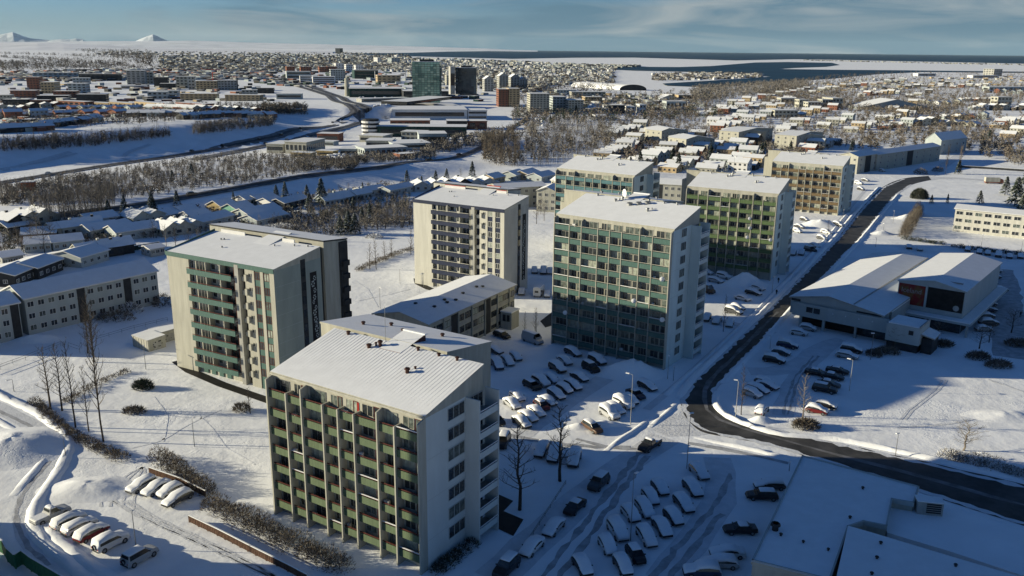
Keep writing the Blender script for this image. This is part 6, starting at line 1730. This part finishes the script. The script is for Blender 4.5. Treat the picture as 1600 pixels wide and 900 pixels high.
BL = [
 (43, 62, 140, 121, 22, BRICK, 'red brown cube tower at the left suburb edge', 5, 4), (65, 86, 146, 129, 30, TAN, 'tan block with a long dark side in the left suburb', 4, 4), (107, 136, 147, 131, 20, GREYW, 'grey green block beside the tan one', 4, 4), (17, 56, 153, 142, 16, BRICK, 'low red brown block at the far left', 3, 6), (84, 120, 154, 143, 16, BRICK, 'low red brown block in the middle of the left suburb', 3, 6),
 (52, 122, 122, 114, 18, GREYW, 'long grey flat block far behind the red brown tower', 2, 9), (124, 190, 126, 116, 18, DARK, 'long dark flat block far left', 2, 9), (114, 140, 131, 122, 14, GREYW, 'small grey block in front of the long dark block', 2, 5), (199, 228, 132, 110.5, 26, CONC, 'dark ribbed tower in the left suburb', 8, 4), (229, 240, 131, 113, 14, CREAM, 'slim cream block right of the ribbed tower', 4, 2), (241, 263, 136, 121, 18, DARK, 'dark block right of the ribbed tower', 4, 4), (189, 228, 139, 134, 16, WHITE, 'low white roofed hall under the ribbed tower', 1, 0),
 (231, 262, 155, 144, 14, GREYW, 'pale gabled block in the middle of the left suburb', 2, 4), (0, 17, 158, 149, 12, CREAM, 'cream house block at the far left edge', 2, 3), (120, 166, 160, 148, 14, DARK, 'dark stepped block with sunlit left roof', 3, 6), (58, 107, 158, 150, 14, DARK, 'dark wide block under the tan one', 2, 6), (5, 45, 164, 156, 10, DARK, 'dark flat row house at the left edge', 1, 6), (47, 76, 164, 157, 10, BRICK, 'brown flat row house second from the left edge', 1, 5), (92, 133, 170, 159, 12, BRICK, 'brown row house with a sunlit roof', 2, 5), (140, 170, 168, 161, 10, TAN, 'tan flat row house, left of three', 1, 5), (171, 207, 168, 161, 10, TAN, 'tan flat row house, middle of three', 1, 5), (211, 258, 168, 161, 10, TAN, 'tan flat row house, right of three', 1, 6),
 (276, 294, 138, 120, 16, CREAM, 'bright cream block with dark columns below', 4, 3), (295, 305, 140, 120, 14, GREYW, 'grey slim block next to the bright cream one', 4, 2), (307, 340, 141, 127, 20, TAN, 'tan stepped block under construction, left half', 4, 6), (341, 371, 141, 126, 20, CONC, 'grey stepped block under construction, right half', 4, 6), (250, 274, 140, 131, 16, DARK, 'dark low block left of the bright cream one', 2, 4), (246, 279, 152, 142, 16, GREYW, 'blue grey flat block in the left suburb', 2, 4), (282, 339, 157, 147, 16, TAN, 'long tan block with dark right half', 3, 8), (352, 406, 158, 149, 16, TAN, 'long tan block by the white snowfield', 3, 8), (378, 402, 150, 141, 12, CONC, 'small grey block behind the long tan one', 2, 4), (401, 428, 146, 138, 14, DARK, 'dark flat block next to the highway', 2, 4), (432, 472, 155, 147, 18, GREYW, 'blue grey hall with white gable by the highway', 1, 0), (275, 318, 168, 162, 12, BRICK, 'low brick hall with a sunlit roof', 1, 6), (450, 472, 176, 171, 8, CONC, 'small dark underpass building by the highway', 1, 0),
 (448, 486, 123, 112, 30, GREYW, 'low blue hall with curved front by the slip road', 2, 0), (448, 461, 112, 104, 20, BRICK, 'brick office block, left of four by the slip road', 3, 3), (470, 487, 114, 104.5, 20, BRICK, 'brick office block, second of four', 3, 4), (499, 511, 113, 104.5, 20, BRICK, 'brick office block, third of four', 3, 3), (512, 526, 113, 104, 20, BRICK, 'brick office block, rightmost of four', 3, 3), (469, 486, 129, 119, 20, WHITE, 'white curved office, left half', 3, 0), (489, 524, 132, 120, 24, WHITE, 'white banded office block in the centre', 4, 0), (517, 540, 126, 109, 24, GREYW, 'grey office block behind the white banded one', 5, 6), (525, 537, 109, 99, 24, WHITE, 'white stepped block, left of three on the skyline', 4, 3), (541, 551, 113, 101, 24, WHITE, 'white stepped block, middle of three on the skyline', 4, 3), (556, 568, 112, 102, 24, WHITE, 'white stepped block, right of three on the skyline', 4, 3), (554, 591, 123, 110, 40, DARKG, 'dark green box shaped hall', 3, 0), (546, 631, 152, 139, 60, DARKG, 'dark shopping hall with a wide white roof', 1, 0), (631, 700, 155, 143, 60, DARK, 'right wing of the dark shopping hall', 1, 0), (590, 626, 130, 118, 30, TAN, 'tan building with a peaked white canopy', 3, 5), (636, 706, 166, 157, 30, DARK, 'long dark podium under the green glass tower', 1, 0), (565, 640, 160, 154, 14, CONC, 'grey parking deck in front of the shopping hall', 1, 0),
 (698, 709, 133, 118, 20, CREAM, 'slim cream block left of the dark glass tower', 5, 2), (828, 858, 178, 147, 22, CREAM, 'cream apartment tower with a green stripe', 9, 6), (779, 794, 167, 140, 20, BRICK, 'red brown apartment tower in the centre', 8, 3), (795, 812, 167, 139, 20, TAN, 'tan apartment tower in the centre', 8, 3), (888, 911, 178, 157, 22, CREAM, 'cream apartment block with dark stripe', 6, 5), (864, 884, 176, 152, 24, GREYW, 'grey apartment block between the cream ones', 6, 4),
 (613, 730, 187, 172, 55, WHITE, 'very long low warehouse with a white roof', 1, 0), (731, 761, 187, 173, 26, WHITE, 'white office with a dark window band beside the warehouse', 2, 0), (610, 672, 200, 189, 22, BRICK, 'red brown hall with white roof in front of the warehouse', 1, 6), (590, 728, 214, 199, 24, DARKG, 'long dark green hall in the commercial area', 1, 0), (731, 761, 202, 190, 18, BRICK, 'brown and white corner shop building', 1, 2), (699, 730, 203, 190, 20, DARK, 'dark hall with tilted white roof', 1, 0), (627, 662, 219, 207, 14, CREAM, 'cream office with dark windows by the green hall', 2, 5), (655, 698, 226, 210, 20, GREYW, 'pale workshop with a big gable roof', 1, 0), (562, 598, 222, 213, 18, CREAM, 'low white roofed workshop, left of the dark hall', 1, 0), (615, 673, 234, 225, 24, GREYW, 'low wide white roofed garage', 1, 0), (570, 636, 245, 232, 16, GREYW, 'grey workshop with blue roof behind parked cars', 1, 8), (625, 648, 249, 243, 7, BRICK, 'small red brown container by the valley road', 1, 0), (446, 479, 240, 223, 26, CREAM, 'cream workshop with a sunlit gable near the highway', 1, 5), (417, 443, 239, 226, 20, CREAM, 'sunlit cream shed left of the workshop', 1, 0), (496, 529, 222, 210, 12, BRICK, 'brown open canopy with white roof by the highway', 1, 0), (501, 521, 228, 222, 8, GREYW, 'small grey kiosk under the brown canopy', 1, 0), (531, 569, 242, 234, 14, GREYW, 'low grey shed with a ribbed snowy roof', 1, 0), (572, 612, 230, 221, 18, CREAM, 'white roofed garage in the commercial yard', 1, 0), (455, 485, 246, 240, 7, YEL, 'low yellow open shed by the wood', 1, 0), (495, 520, 243, 238, 7, YEL, 'yellow shed with snowy roof by the wood', 1, 0),
 (893, 946, 152, 144, 18, CREAM, 'long cream row block in the far valley', 2, 9), (914, 941, 160, 152, 16, TAN, 'tan block right of the grey apartments', 2, 6), (956, 976, 178, 165, 16, DARK, 'dark house with a big blue roof', 1, 3), (980, 992, 177, 167, 12, WHITE, 'white house with red roof edge, left of two', 2, 2), (999, 1009, 177, 164, 12, WHITE, 'white house with red roof edge, right of two', 2, 2), (1041, 1071, 171, 159, 16, GREYW, 'blue roofed school in the far valley', 1, 5), (930, 948, 188, 181, 12, WHITE, 'small white flat building by the frosted wood', 1, 3), (1060, 1082, 156, 149, 14, TAN, 'grey brown hall at the shore', 1, 0), (870, 900, 148, 141, 16, GREYW, 'grey row block beside the grey apartments', 2, 6),
 (1558, 1580, 164, 152, 14, CREAM, 'white cube house in the upper right suburb', 2, 4), (1552, 1565, 119, 108, 40, CONC, 'tan block alone above the upper right trees', 4, 4), (1434, 1462, 119, 115, 20, WHITE, 'long white roof in the upper right trees', 1, 0), (1520, 1560, 122, 118, 20, WHITE, 'white flat hall in the upper right trees', 1, 0), (1545, 1605, 143, 136, 18, GREYW, 'long grey row under the upper right trees', 1, 8), (1210, 1246, 184, 173, 16, CREAM, 'white terraced block in the upper suburb', 2, 6), (1248, 1262, 168, 156, 12, CREAM, 'cream gabled house in the upper terrace, left', 2, 3), (1262, 1282, 170, 160, 12, CREAM, 'cream gabled house in the upper terrace, middle', 2, 4), (1284, 1298, 168, 156, 12, CREAM, 'cream gabled house in the upper terrace, right', 2, 3), (1300, 1316, 168, 154, 26, CREAM, 'cream gabled house at the terrace corner', 2, 3), (1220, 1246, 162, 154, 12, CREAM, 'long cream house left of the upper terrace', 1, 4),
 (531, 536, 83.5, 75.5, 60, DARK, 'dark solitary tower on the horizon', 6, 2), (590, 596, 99, 90, 40, WHITE, 'white slab far in the town', 4, 2), (612, 625, 100, 90.5, 40, GREYW, 'grey slab far in the town', 4, 3), (620, 624, 90, 86, 30, WHITE, 'white tower on the far town ridge', 3, 2),
]
for x0, x1, yb, yt, dp, m, lb, rw, cl in BL:
    block(x0, x1, yb, yt, dp, m, lb, rw, cols=cl)
for x0, x1, yb, yt, lb in [(757, 771, 143, 124, 'concrete tower with pointed white roof, left of four'), (780, 794, 141, 119, 'concrete tower with pointed white roof, second of four'), (798, 812, 140, 121, 'concrete tower with pointed white roof, third of four'), (812, 824, 140, 125, 'concrete tower with pointed white roof, rightmost of four')]:
    block(x0, x1, yb, yt, 20, CONC, lb, 7, cols=3, point=True)
def glass_tower(x0, x1, yb, yt, depth, ms, label, nx, nz):
    gr = random.Random(nx)
    m = ms[0]
    a, b = G(x0, yb), G(x1, yb)
    w = (b - a).length; h = height_at((x0 + x1) / 2, yt, a)
    T = empty('glass_tower', a, 0, label, 'building')
    keys = [MB().box(.15, w / nx - .15, -.25, 0, .2, h / nz - .2).mesh('glass_panel', q) for q in ms]
    link('wall', MB().box(0, w, 0, depth, 0, h).mesh('wall', DARK), T)
    key2 = MB().box(0, .25, .15, depth / nx - .15, .2, h / nz - .2).mesh('glass_panel', m)
    for i in range(nx):
        for j in range(nz):
            link('glass_panel', keys[min(len(ms) - 1, int(max(0, noise.noise(Vector((i * .35, j * .22, nx))) * 1.5 + gr.uniform(.1, .9)) * len(ms) * .8))], T, (w * i / nx, -.01, h * j / nz))
            link('glass_panel', key2, T, (w + .01, depth * i / nx, h * j / nz))
            link('glass_panel', key2, T, (-.26, depth * i / nx, h * j / nz))
    box('snowy_roof', SNOW, T, .5, w - .5, .5, depth - .5, h + .01, h + .5)
    box('roof_plant', DARK, T, w * .25, w * .75, depth * .3, depth * .7, h + .5, h + 3)
glass_tower(645, 682, 160, 100, 26, [GTOWER, GTOWER2, GTOWER3], 'green mirrored glass office tower in the distant centre', 9, 18)
glass_tower(712, 744, 149, 106, 26, [BTOWER, BTOWER2], 'dark mirrored glass office tower in the distant centre', 8, 15)
block(704, 711, 149, 104.5, 20, CONC, 'dark concrete core slab beside the dark glass tower', 1, cols=0)
# chimney, cranes, round ramp, sports hall, sloping hall
def tower_pole(px, yb, yt, r, m, label, name, cat, jib=None):
    p = G(px, yb); h = height_at(px, yt, p) - p.z
    T = empty(name, p, 0, label, cat)
    link('shaft', MB().tube((0, 0, -.2), (0, 0, h), r, r * .85, 8).mesh('shaft', m), T)
    if jib:
        link('jib', MB().box(-12, jib, -.5, .5, h - 1.5, h - .6).mesh('jib', m), T)
        link('cab', MB().box(-1.2, 1.2, -1.2, 1.2, h - 4, h - 1.6).mesh('cab', WHITE), T)
tower_pole(542.5, 150, 122, 3.4, CREAM, 'tall pale chimney beside the dark shopping hall', 'chimney', 'chimney')
tower_pole(334, 140, 108, .7, REDP, 'reddish tower crane over the tan construction site', 'tower_crane', 'crane', 14)
tower_pole(371.5, 141, 114, .8, DARK, 'dark tower crane right of the construction site', 'tower_crane', 'crane', 12)
tower_pole(586, 124, 111, .6, LAMPW, 'white mast at the peaked canopy, left one', 'mast', 'mast')
tower_pole(634, 132, 104, .6, METAL, 'thin mast left of the green glass tower', 'mast', 'mast')
p = G(578, 214)
T = empty('round_ramp', p, 0, 'white spiral car ramp at the end of the dark green hall', 'ramp')
for k in range(4):
    link('ramp_ring', MB().tube((0, 6, 1.2 + k * 3), (0, 6, 2.6 + k * 3), 7.0, 7.0, 20).mesh('ramp_ring', WHITE), T)
link('ramp_core', MB().tube((0, 6, 0), (0, 6, 13), 6.2, 6.2, 16).mesh('ramp_core', DARK), T)
def arch_hall():
    a, b = G(968, 141), G(1008, 141)
    w = (b - a).length; h = height_at(988, 132.5, a)
    T = empty('sports_hall', a, 0, 'large arched sports hall with a sweeping white roof', 'building')
    mb, fr = MB(), MB(); n = 14
    L_ = 120
    for i in range(n):
        t0, t1 = math.pi * i / n, math.pi * (i + 1) / n
        P = lambda t: (w / 2 - w / 2 * math.cos(t), h * math.sin(t) ** .8)
        (x0, z0), (x1, z1) = P(t0), P(t1)
        mb.quad((x0, 0, z0 + .3), (x1, 0, z1 + .3), (x1 - 75, L_, z1 + .3), (x0 - 75, L_, z0 + .3))
        fr.quad((x0, .5, -.1), (x1, .5, -.1), (x1, .5, z1), (x0, .5, z0))
    link('snowy_roof', mb.mesh('snowy_roof', SNOW, True), T)
    link('arched_front', fr.mesh('arched_front', DARK), T)
    link('hall_wall', MB().hexa([(.3, .6, 0), (w - .3, .6, 0), (w - 75.3, L_, 0), (-74.7, L_, 0), (.3, .6, 2.2), (w - .3, .6, 2.2), (w - 75.3, L_, 2.2), (-74.7, L_, 2.2)]).mesh('hall_wall', DARK), T)
arch_hall()
gable_block((1345, 171), (1452, 171), 34, 2.6, 9, GREYW, 'long sloping hall with a huge snowy pitched roof in the suburb', nwin=0, nfl=0, ridge='short', overhang=.8)
gable_block((1031, 157), (1062, 157), 20, 2.5, 5, GREYW, 'tent shaped hall with a snowy peak by the shore', nwin=0, nfl=0, ridge='short', overhang=.5)
gable_block((600, 128), (625, 128), 30, 3, 6, WHITE, 'peaked white canopy beside the tan building', nwin=0, nfl=0, ridge='short', overhang=.5)
# the small truck on the upper road, orange box by the valley wood
p = G(1551 - 0, 287)
T = empty('delivery_truck', p, heading((1480, 284), (1580, 287)), 'red based truck with a snowy box on the upper side road', 'truck')
link('cargo_box', MB().box(-4, 3, -1.2, 1.2, 1.1, 3.4, 0, 1).mesh('cargo_box', [CREAM, SNOW]), T)
link('chassis', MB().box(-4, 4.8, -1.1, 1.1, .5, 1.1).mesh('chassis', BRICK), T)
link('cab', loft([(3.1, [(-1.1, .9), (-1.1, 2.6), (1.1, 2.6), (1.1, .9)]), (4.4, [(-1.1, .9), (-1.0, 2.5), (1.0, 2.5), (1.1, .9)]), (4.9, [(-1.05, .9), (-1.05, 1.6), (1.05, 1.6), (1.05, .9)])], name='cab', m=BRICK), T)
for x in (-2.8, 3.6):
    for y in (-1, 1): link('wheel', CARM['suv']['wheel'], T, (x, y, .39))
p = G(46, 298)
T = empty('orange_hut', p, .3, 'small orange hut at the left end of the bare wood', 'hut')
link('wall', MB().box(-2.5, 2.5, -2, 2, 0, 4).mesh('wall', mat('orange_paint', (.42, .12, .05), .7, .1)), T)
box('snowy_roof', SNOW, T, -2.7, 2.7, -2.2, 2.2, 4.0, 4.3)
# long dark garden fence lines
panel_fence([(186, 396), (215, 391), (250, 385)], 1.6, DARKG, 'dark green board fence behind the grey terrace', pw=2.4)
panel_fence([(1500, 262), (1540, 264), (1600, 268)], 1.2, DARK, 'dark fence below the snowy playing field', pw=3)

# ------------------------------------------------------------------ distant town and scrub, too far to count
def town(n, pick, label, seed, size=(6, 16), hh=(3, 9), mats_=None, name='distant_town'):
    rr = random.Random(seed)
    mb = MB()
    ms = [SNOW] + (mats_ or [CREAM, GREYW, DARK, TAN, CONC, WHITE])
    for i in range(n):
        px, py = pick(rr)
        p = G(px, py)
        k = min(1.5, max(.7, p.y / 3000))
        w, d, h = rr.uniform(*size) * k, rr.uniform(*size) * k * .8, rr.uniform(*hh) * k * .8
        mb.obox(p.x, p.y, rr.choice((.3, -.5, 1.1)) + rr.uniform(-.1, .1), w, d, p.z - .5, p.z + h, rr.randrange(1, len(ms)), 0 if rr.random() < .8 else None)
    o = link(name, mb.mesh(name, ms)); tag(o, label, 'town', kind='stuff')
town(2300, in_band(250, 640, [(250, 88), (420, 84), (640, 89)], [(250, 110), (400, 112), (540, 108), (640, 112)]), 'distant town roofs on the left of the horizon', 1, mats_=[CREAM, GREYW, DARK, DARK, CONC, WOOD])
town(2300, in_band(600, 960, [(600, 90), (720, 93), (960, 103)], [(600, 112), (760, 120), (830, 135), (960, 130)]), 'distant town roofs behind the glass towers', 2, mats_=[CREAM, GREYW, DARK, CONC, WHITE])
town(500, in_band(640, 860, [(640, 112), (860, 125)], [(640, 128), (860, 150)]), 'town roofs between the pointed towers', 3, size=(7, 14), mats_=[CREAM, GREYW, DARK, CONC])
town(350, in_band(830, 1000, [(830, 101), (1000, 103.5)], [(830, 109), (930, 108.5), (1000, 104.4)]), 'harbour blocks on the far shore', 4, mats_=[DARK, CREAM, GREYW])
town(420, in_band(1020, 1190, [(1020, 117), (1100, 113.5), (1190, 117)], [(1020, 126), (1110, 125), (1190, 121)]), 'shore houses on the far spit', 5, mats_=[CREAM, DARK, WOOD, WHITE])
town(300, in_band(1250, 1600, [(1250, 93.5), (1400, 96.5), (1600, 100.5)], [(1250, 94.5), (1400, 98), (1600, 102.5)]), 'tiny houses along the white peninsula', 6, size=(5, 9), hh=(2, 4), mats_=[CREAM, DARK])
town(260, in_band(1190, 1600, [(1190, 138), (1350, 124), (1600, 120)], [(1190, 158), (1350, 142), (1600, 134)]), 'roofs among the trees of the upper suburb', 7, size=(9, 16), hh=(3, 6))
town(220, in_band(860, 1100, [(860, 145), (1100, 150)], [(860, 172), (950, 176), (1100, 168)]), 'roofs of the far valley suburb', 8, size=(9, 16), hh=(3, 6))
town(700, in_band(0, 430, [(0, 112), (200, 108), (430, 108)], [(0, 128), (260, 126), (430, 124)]), 'dark rows of far blocks along the left slopes', 11, size=(8, 26), hh=(3, 8), mats_=[DARK, CONC, GREYW, DARK, BRICK])
town(170, in_band(0, 430, [(0, 128), (430, 126)], [(0, 162), (430, 158)]), 'smaller blocks between the left suburb blocks', 12, size=(8, 18), hh=(3, 8), mats_=[DARK, BRICK, TAN, GREYW, CONC, DARK])
town(500, in_band(150, 640, [(150, 80), (420, 79), (640, 85)], [(150, 86), (420, 86), (640, 90)]), 'last roofs of the town under the lava plain', 13, mats_=[DARK, CONC, WOOD])
town(320, in_band(400, 760, [(400, 112), (760, 112)], [(400, 132), (540, 140), (760, 160)]), 'small buildings around the glass towers', 14, size=(8, 22), hh=(3, 8), mats_=[DARK, CONC, GREYW, DARKG, BRICK])
town(160, in_band(0, 420, [(0, 116), (420, 112)], [(0, 124), (260, 122), (420, 126)]), 'far halls behind the left suburb', 9, size=(10, 26), hh=(3, 8), mats_=[GREYW, DARK, DARK, CREAM])
town(160, in_band(0, 260, [(0, 164), (260, 160)], [(0, 200), (260, 176)]), 'roofs between the rows of the left suburb', 10, size=(7, 12), hh=(2.6, 4), mats_=[DARK, BRICK, GREYW])
def scrub(n, pick, label, seed, hmin, hmax, ms, quads=7, name='distant_scrub'):
    rr = random.Random(seed)
    mb = MB()
    for i in range(n):
        px, py = pick(rr); p = G(px, py)
        H = rr.uniform(hmin, hmax); mi = rr.randrange(len(ms))
        for q in range(int(quads * 1.7)):
            a = rr.uniform(0, 6.28); r = H * .32 * rr.random(); z = H * rr.uniform(.1, .85)
            c = Vector((p.x + r * math.cos(a), p.y + r * math.sin(a), p.z + z))
            e = Vector((rr.uniform(-1, 1), rr.uniform(-1, 1), rr.uniform(.1, 1))).normalized() * H * .34
            o_ = e.cross(Vector((rr.uniform(-1, 1), rr.uniform(-1, 1), .2))).normalized() * H * .042
            mb.tri(tuple(c - o_), tuple(c + o_), tuple(c + e), mi)
        mb.tri((p.x - .1, p.y, p.z), (p.x + .1, p.y, p.z), (p.x, p.y, p.z + H * .7), mi)
    o = link(name, mb.mesh(name, ms)); tag(o, label, 'trees', kind='stuff')
BR = [WOOD, TWIG, TWIG, BARK]
scrub(2600, in_band(960, 1340, [(960, 195), (1100, 150), (1200, 132), (1340, 124)], [(960, 250), (1060, 255), (1180, 262), (1340, 225)]), 'bare brown garden trees all over the right suburb', 1, 2.5, 5.5, BR, 16)
scrub(3800, in_band(1190, 1600, [(1190, 132), (1300, 118), (1400, 113), (1600, 114)], [(1190, 165), (1300, 170), (1400, 185), (1600, 160)]), 'hazy brown trees of the upper right suburb', 2, 4.5, 7.5, BR, 12)
scrub(700, in_band(1340, 1600, [(1340, 170), (1600, 165)], [(1340, 235), (1480, 230), (1600, 262)]), 'brown garden trees around the right edge houses', 3, 4, 8, BR + [REDP] * 0, 20)
scrub(1100, in_band(800, 1130, [(800, 150), (960, 150), (1130, 140)], [(800, 200), (960, 192), (1130, 185)]), 'bare trees of the far valley', 4, 5, 9, BR + [NEEDLE], 12)
scrub(900, in_band(1080, 1260, [(1080, 138), (1260, 126)], [(1080, 162), (1260, 140)]), 'frosted wood by the bay', 5, 6, 10, [TWIGF, WOOD, TWIGF], 12)
scrub(1500, in_band(0, 430, [(0, 160), (430, 165)], [(0, 207), (150, 198), (300, 188), (430, 182)]), 'dark garden shrubs of the left suburb', 6, 2.5, 5, [TWIG, WOOD, BARKD, DARK], 12)
scrub(3000, in_band(0, 640, [(0, 100), (150, 84), (420, 83), (640, 88)], [(0, 112), (150, 110), (300, 110), (640, 112)]), 'dark tree speckle of the distant left town', 7, 7, 15, [WOOD, BARKD, TWIG], 7)
scrub(1500, in_band(640, 960, [(640, 92), (960, 105)], [(640, 115), (820, 150), (960, 145)]), 'dark tree speckle of the distant town centre', 8, 6, 14, [WOOD, BARKD, TWIG], 7)
for k, (a_, b_, n_) in enumerate([((0, 84, 250, 92), 1.2, 260), ((0, 90, 200, 104), 1.5, 260), ((0, 101, 180, 108), 1.6, 200), ((250, 82, 560, 84.5), 1.0, 200), ((0, 76, 110, 77.5), .8, 160)]):
    x0, y0, x1, y1 = a_
    scrub(n_, (lambda x0, y0, x1, y1, w: (lambda rr: (lambda f: (x0 + (x1 - x0) * f, y0 + (y1 - y0) * f + rr.uniform(-w, w) * .5))(rr.random())))(x0, y0, x1, y1, b_), 'dark tree line on the far left slopes, number %s from the front' % ordn(4 - k), 30 + k, 8, 20, [BARKD, WOOD], 7)
scrub(500, in_band(0, 240, [(0, 71), (240, 80)], [(0, 75), (100, 76), (240, 106)]), 'dark wood lines on the far left slopes', 9, 20, 40, [BARKD, WOOD], 7)
scrub(320, in_band(660, 780, [(660, 222), (780, 205)], [(660, 245), (780, 225)]), 'pale bushes between the commercial area and the valley road', 10, 3, 6, [TWIGF, WOOD], 14)
scrub(240, in_band(410, 480, [(410, 168), (480, 168)], [(410, 178), (480, 180)]), 'brown shrubs beside the highway bend', 11, 4, 7, [WOOD, TWIG], 14)
scrub(260, in_band(540, 680, [(540, 248), (680, 238)], [(540, 258), (680, 250)]), 'frosted bushes above the valley road', 12, 2.5, 4.5, [TWIGF, WOOD], 14)
scrub(500, in_band(1020, 1190, [(1020, 115), (1190, 115)], [(1020, 128), (1190, 122)]), 'bare trees on the far spit', 13, 5, 9, [WOOD, TWIG], 8)
scrub(1500, in_band(0, 560, [(0, 294), (160, 271), (350, 245), (440, 243), (560, 255)], [(0, 322), (100, 318), (240, 307), (400, 284), (480, 269), (560, 263)]), 'dense brown scrub of the valley wood', 14, 1.6, 4.2, [WOOD, TWIG, WOOD, TWIGF], 16)
scrub(320, in_band(0, 265, [(0, 222), (130, 216), (265, 207)], [(0, 238), (130, 231), (265, 215)]), 'dark scrub under the left tree belt', 15, 2, 5, [BARKD, WOOD], 14)
scrub(220, in_band(302, 430, [(302, 198), (430, 187)], [(302, 211), (360, 206), (430, 196)]), 'dark scrub under the frosted tree belt', 16, 2.5, 5.5, [WOOD, TWIGF, WOOD], 14)
scrub(330, in_band(755, 960, [(755, 218), (820, 200), (960, 198)], [(755, 255), (812, 262), (960, 228)]), 'tangled undergrowth of the valley bend', 17, 3, 8, [WOOD, TWIG, WOOD], 16)
scrub(1300, in_band(0, 640, [(0, 360), (250, 338), (640, 285)], [(0, 400), (250, 372), (640, 330)]), 'garden shrubs between the valley houses', 18, 1.2, 3.4, [WOOD, TWIG, TWIGF, NEEDLE], 16)
scrub(520, in_band(440, 650, [(440, 345), (650, 315)], [(440, 378), (560, 362), (650, 355)]), 'brown thickets behind the pale teal tower', 19, 1.5, 3.6, [WOOD, TWIGF, TWIGF], 14)
DC = [(1010, 268), (1000, 262), (985, 262), (1050, 258), (1060, 266), (1110, 252), (1150, 250), (1190, 244), (1195, 236), (1235, 236), (1330, 236), (1333, 232), (1398, 172), (1432, 178), (1410, 168), (1535, 226), (1545, 222), (880, 186), (860, 194), (900, 178), (1100, 152), (1108, 152), (1160, 168), (1145, 170), (1240, 228), (1215, 146), (1370, 200), (1475, 232)]
DC.sort()
for i, (x, y) in enumerate(DC):
    conifer(x, y, RND.uniform(6, 10), 'dark conifer among the suburb roofs, %s' % place_word(i, len(DC)), 'dark conifers of the right suburb', snowy=.1, seed=i)

# ------------------------------------------------------------------ unseen tower, added outside the left edge to shade the lower right
T = empty('apartment_tower', (-100.5, 79.6, 0), 0, 'unseen pale tower added outside the left edge to shade the lower right', 'building')
box('wall', CREAM, T, 0, 30, 0, 20.9, 0, 38)
box('snowy_roof', SNOW, T, -.3, 30.3, -.3, 21.2, 38.01, 38.4)
for k in range(12):
    for i in range(6):
        window(T, 2 + i * 4.6, -.03, 1.2 + k * 2.9, 2.6, 1.5)
        window(T, 4.6 + i * 4.6, 20.93, 1.2 + k * 2.9, 2.6, 1.5, 'back')

# ------------------------------------------------------------------ the air
hm_ = bpy.data.materials.new('thin_haze'); hm_.use_nodes = True
t = hm_.node_tree; t.nodes.clear()
pv = nn(t, 'ShaderNodeVolumePrincipled', Density=5.5e-6, Anisotropy=0.0)
pv.inputs['Color'].default_value = (.62, .84, 1.0, 1)
ho = nn(t, 'ShaderNodeOutputMaterial'); t.links.new(pv.outputs['Volume'], ho.inputs['Volume'])
HZB = 69000
tag(link('haze', MB().box(-HZB, HZB, -HZB, HZB, -4, 900).mesh('haze', hm_)), kind='stuff')
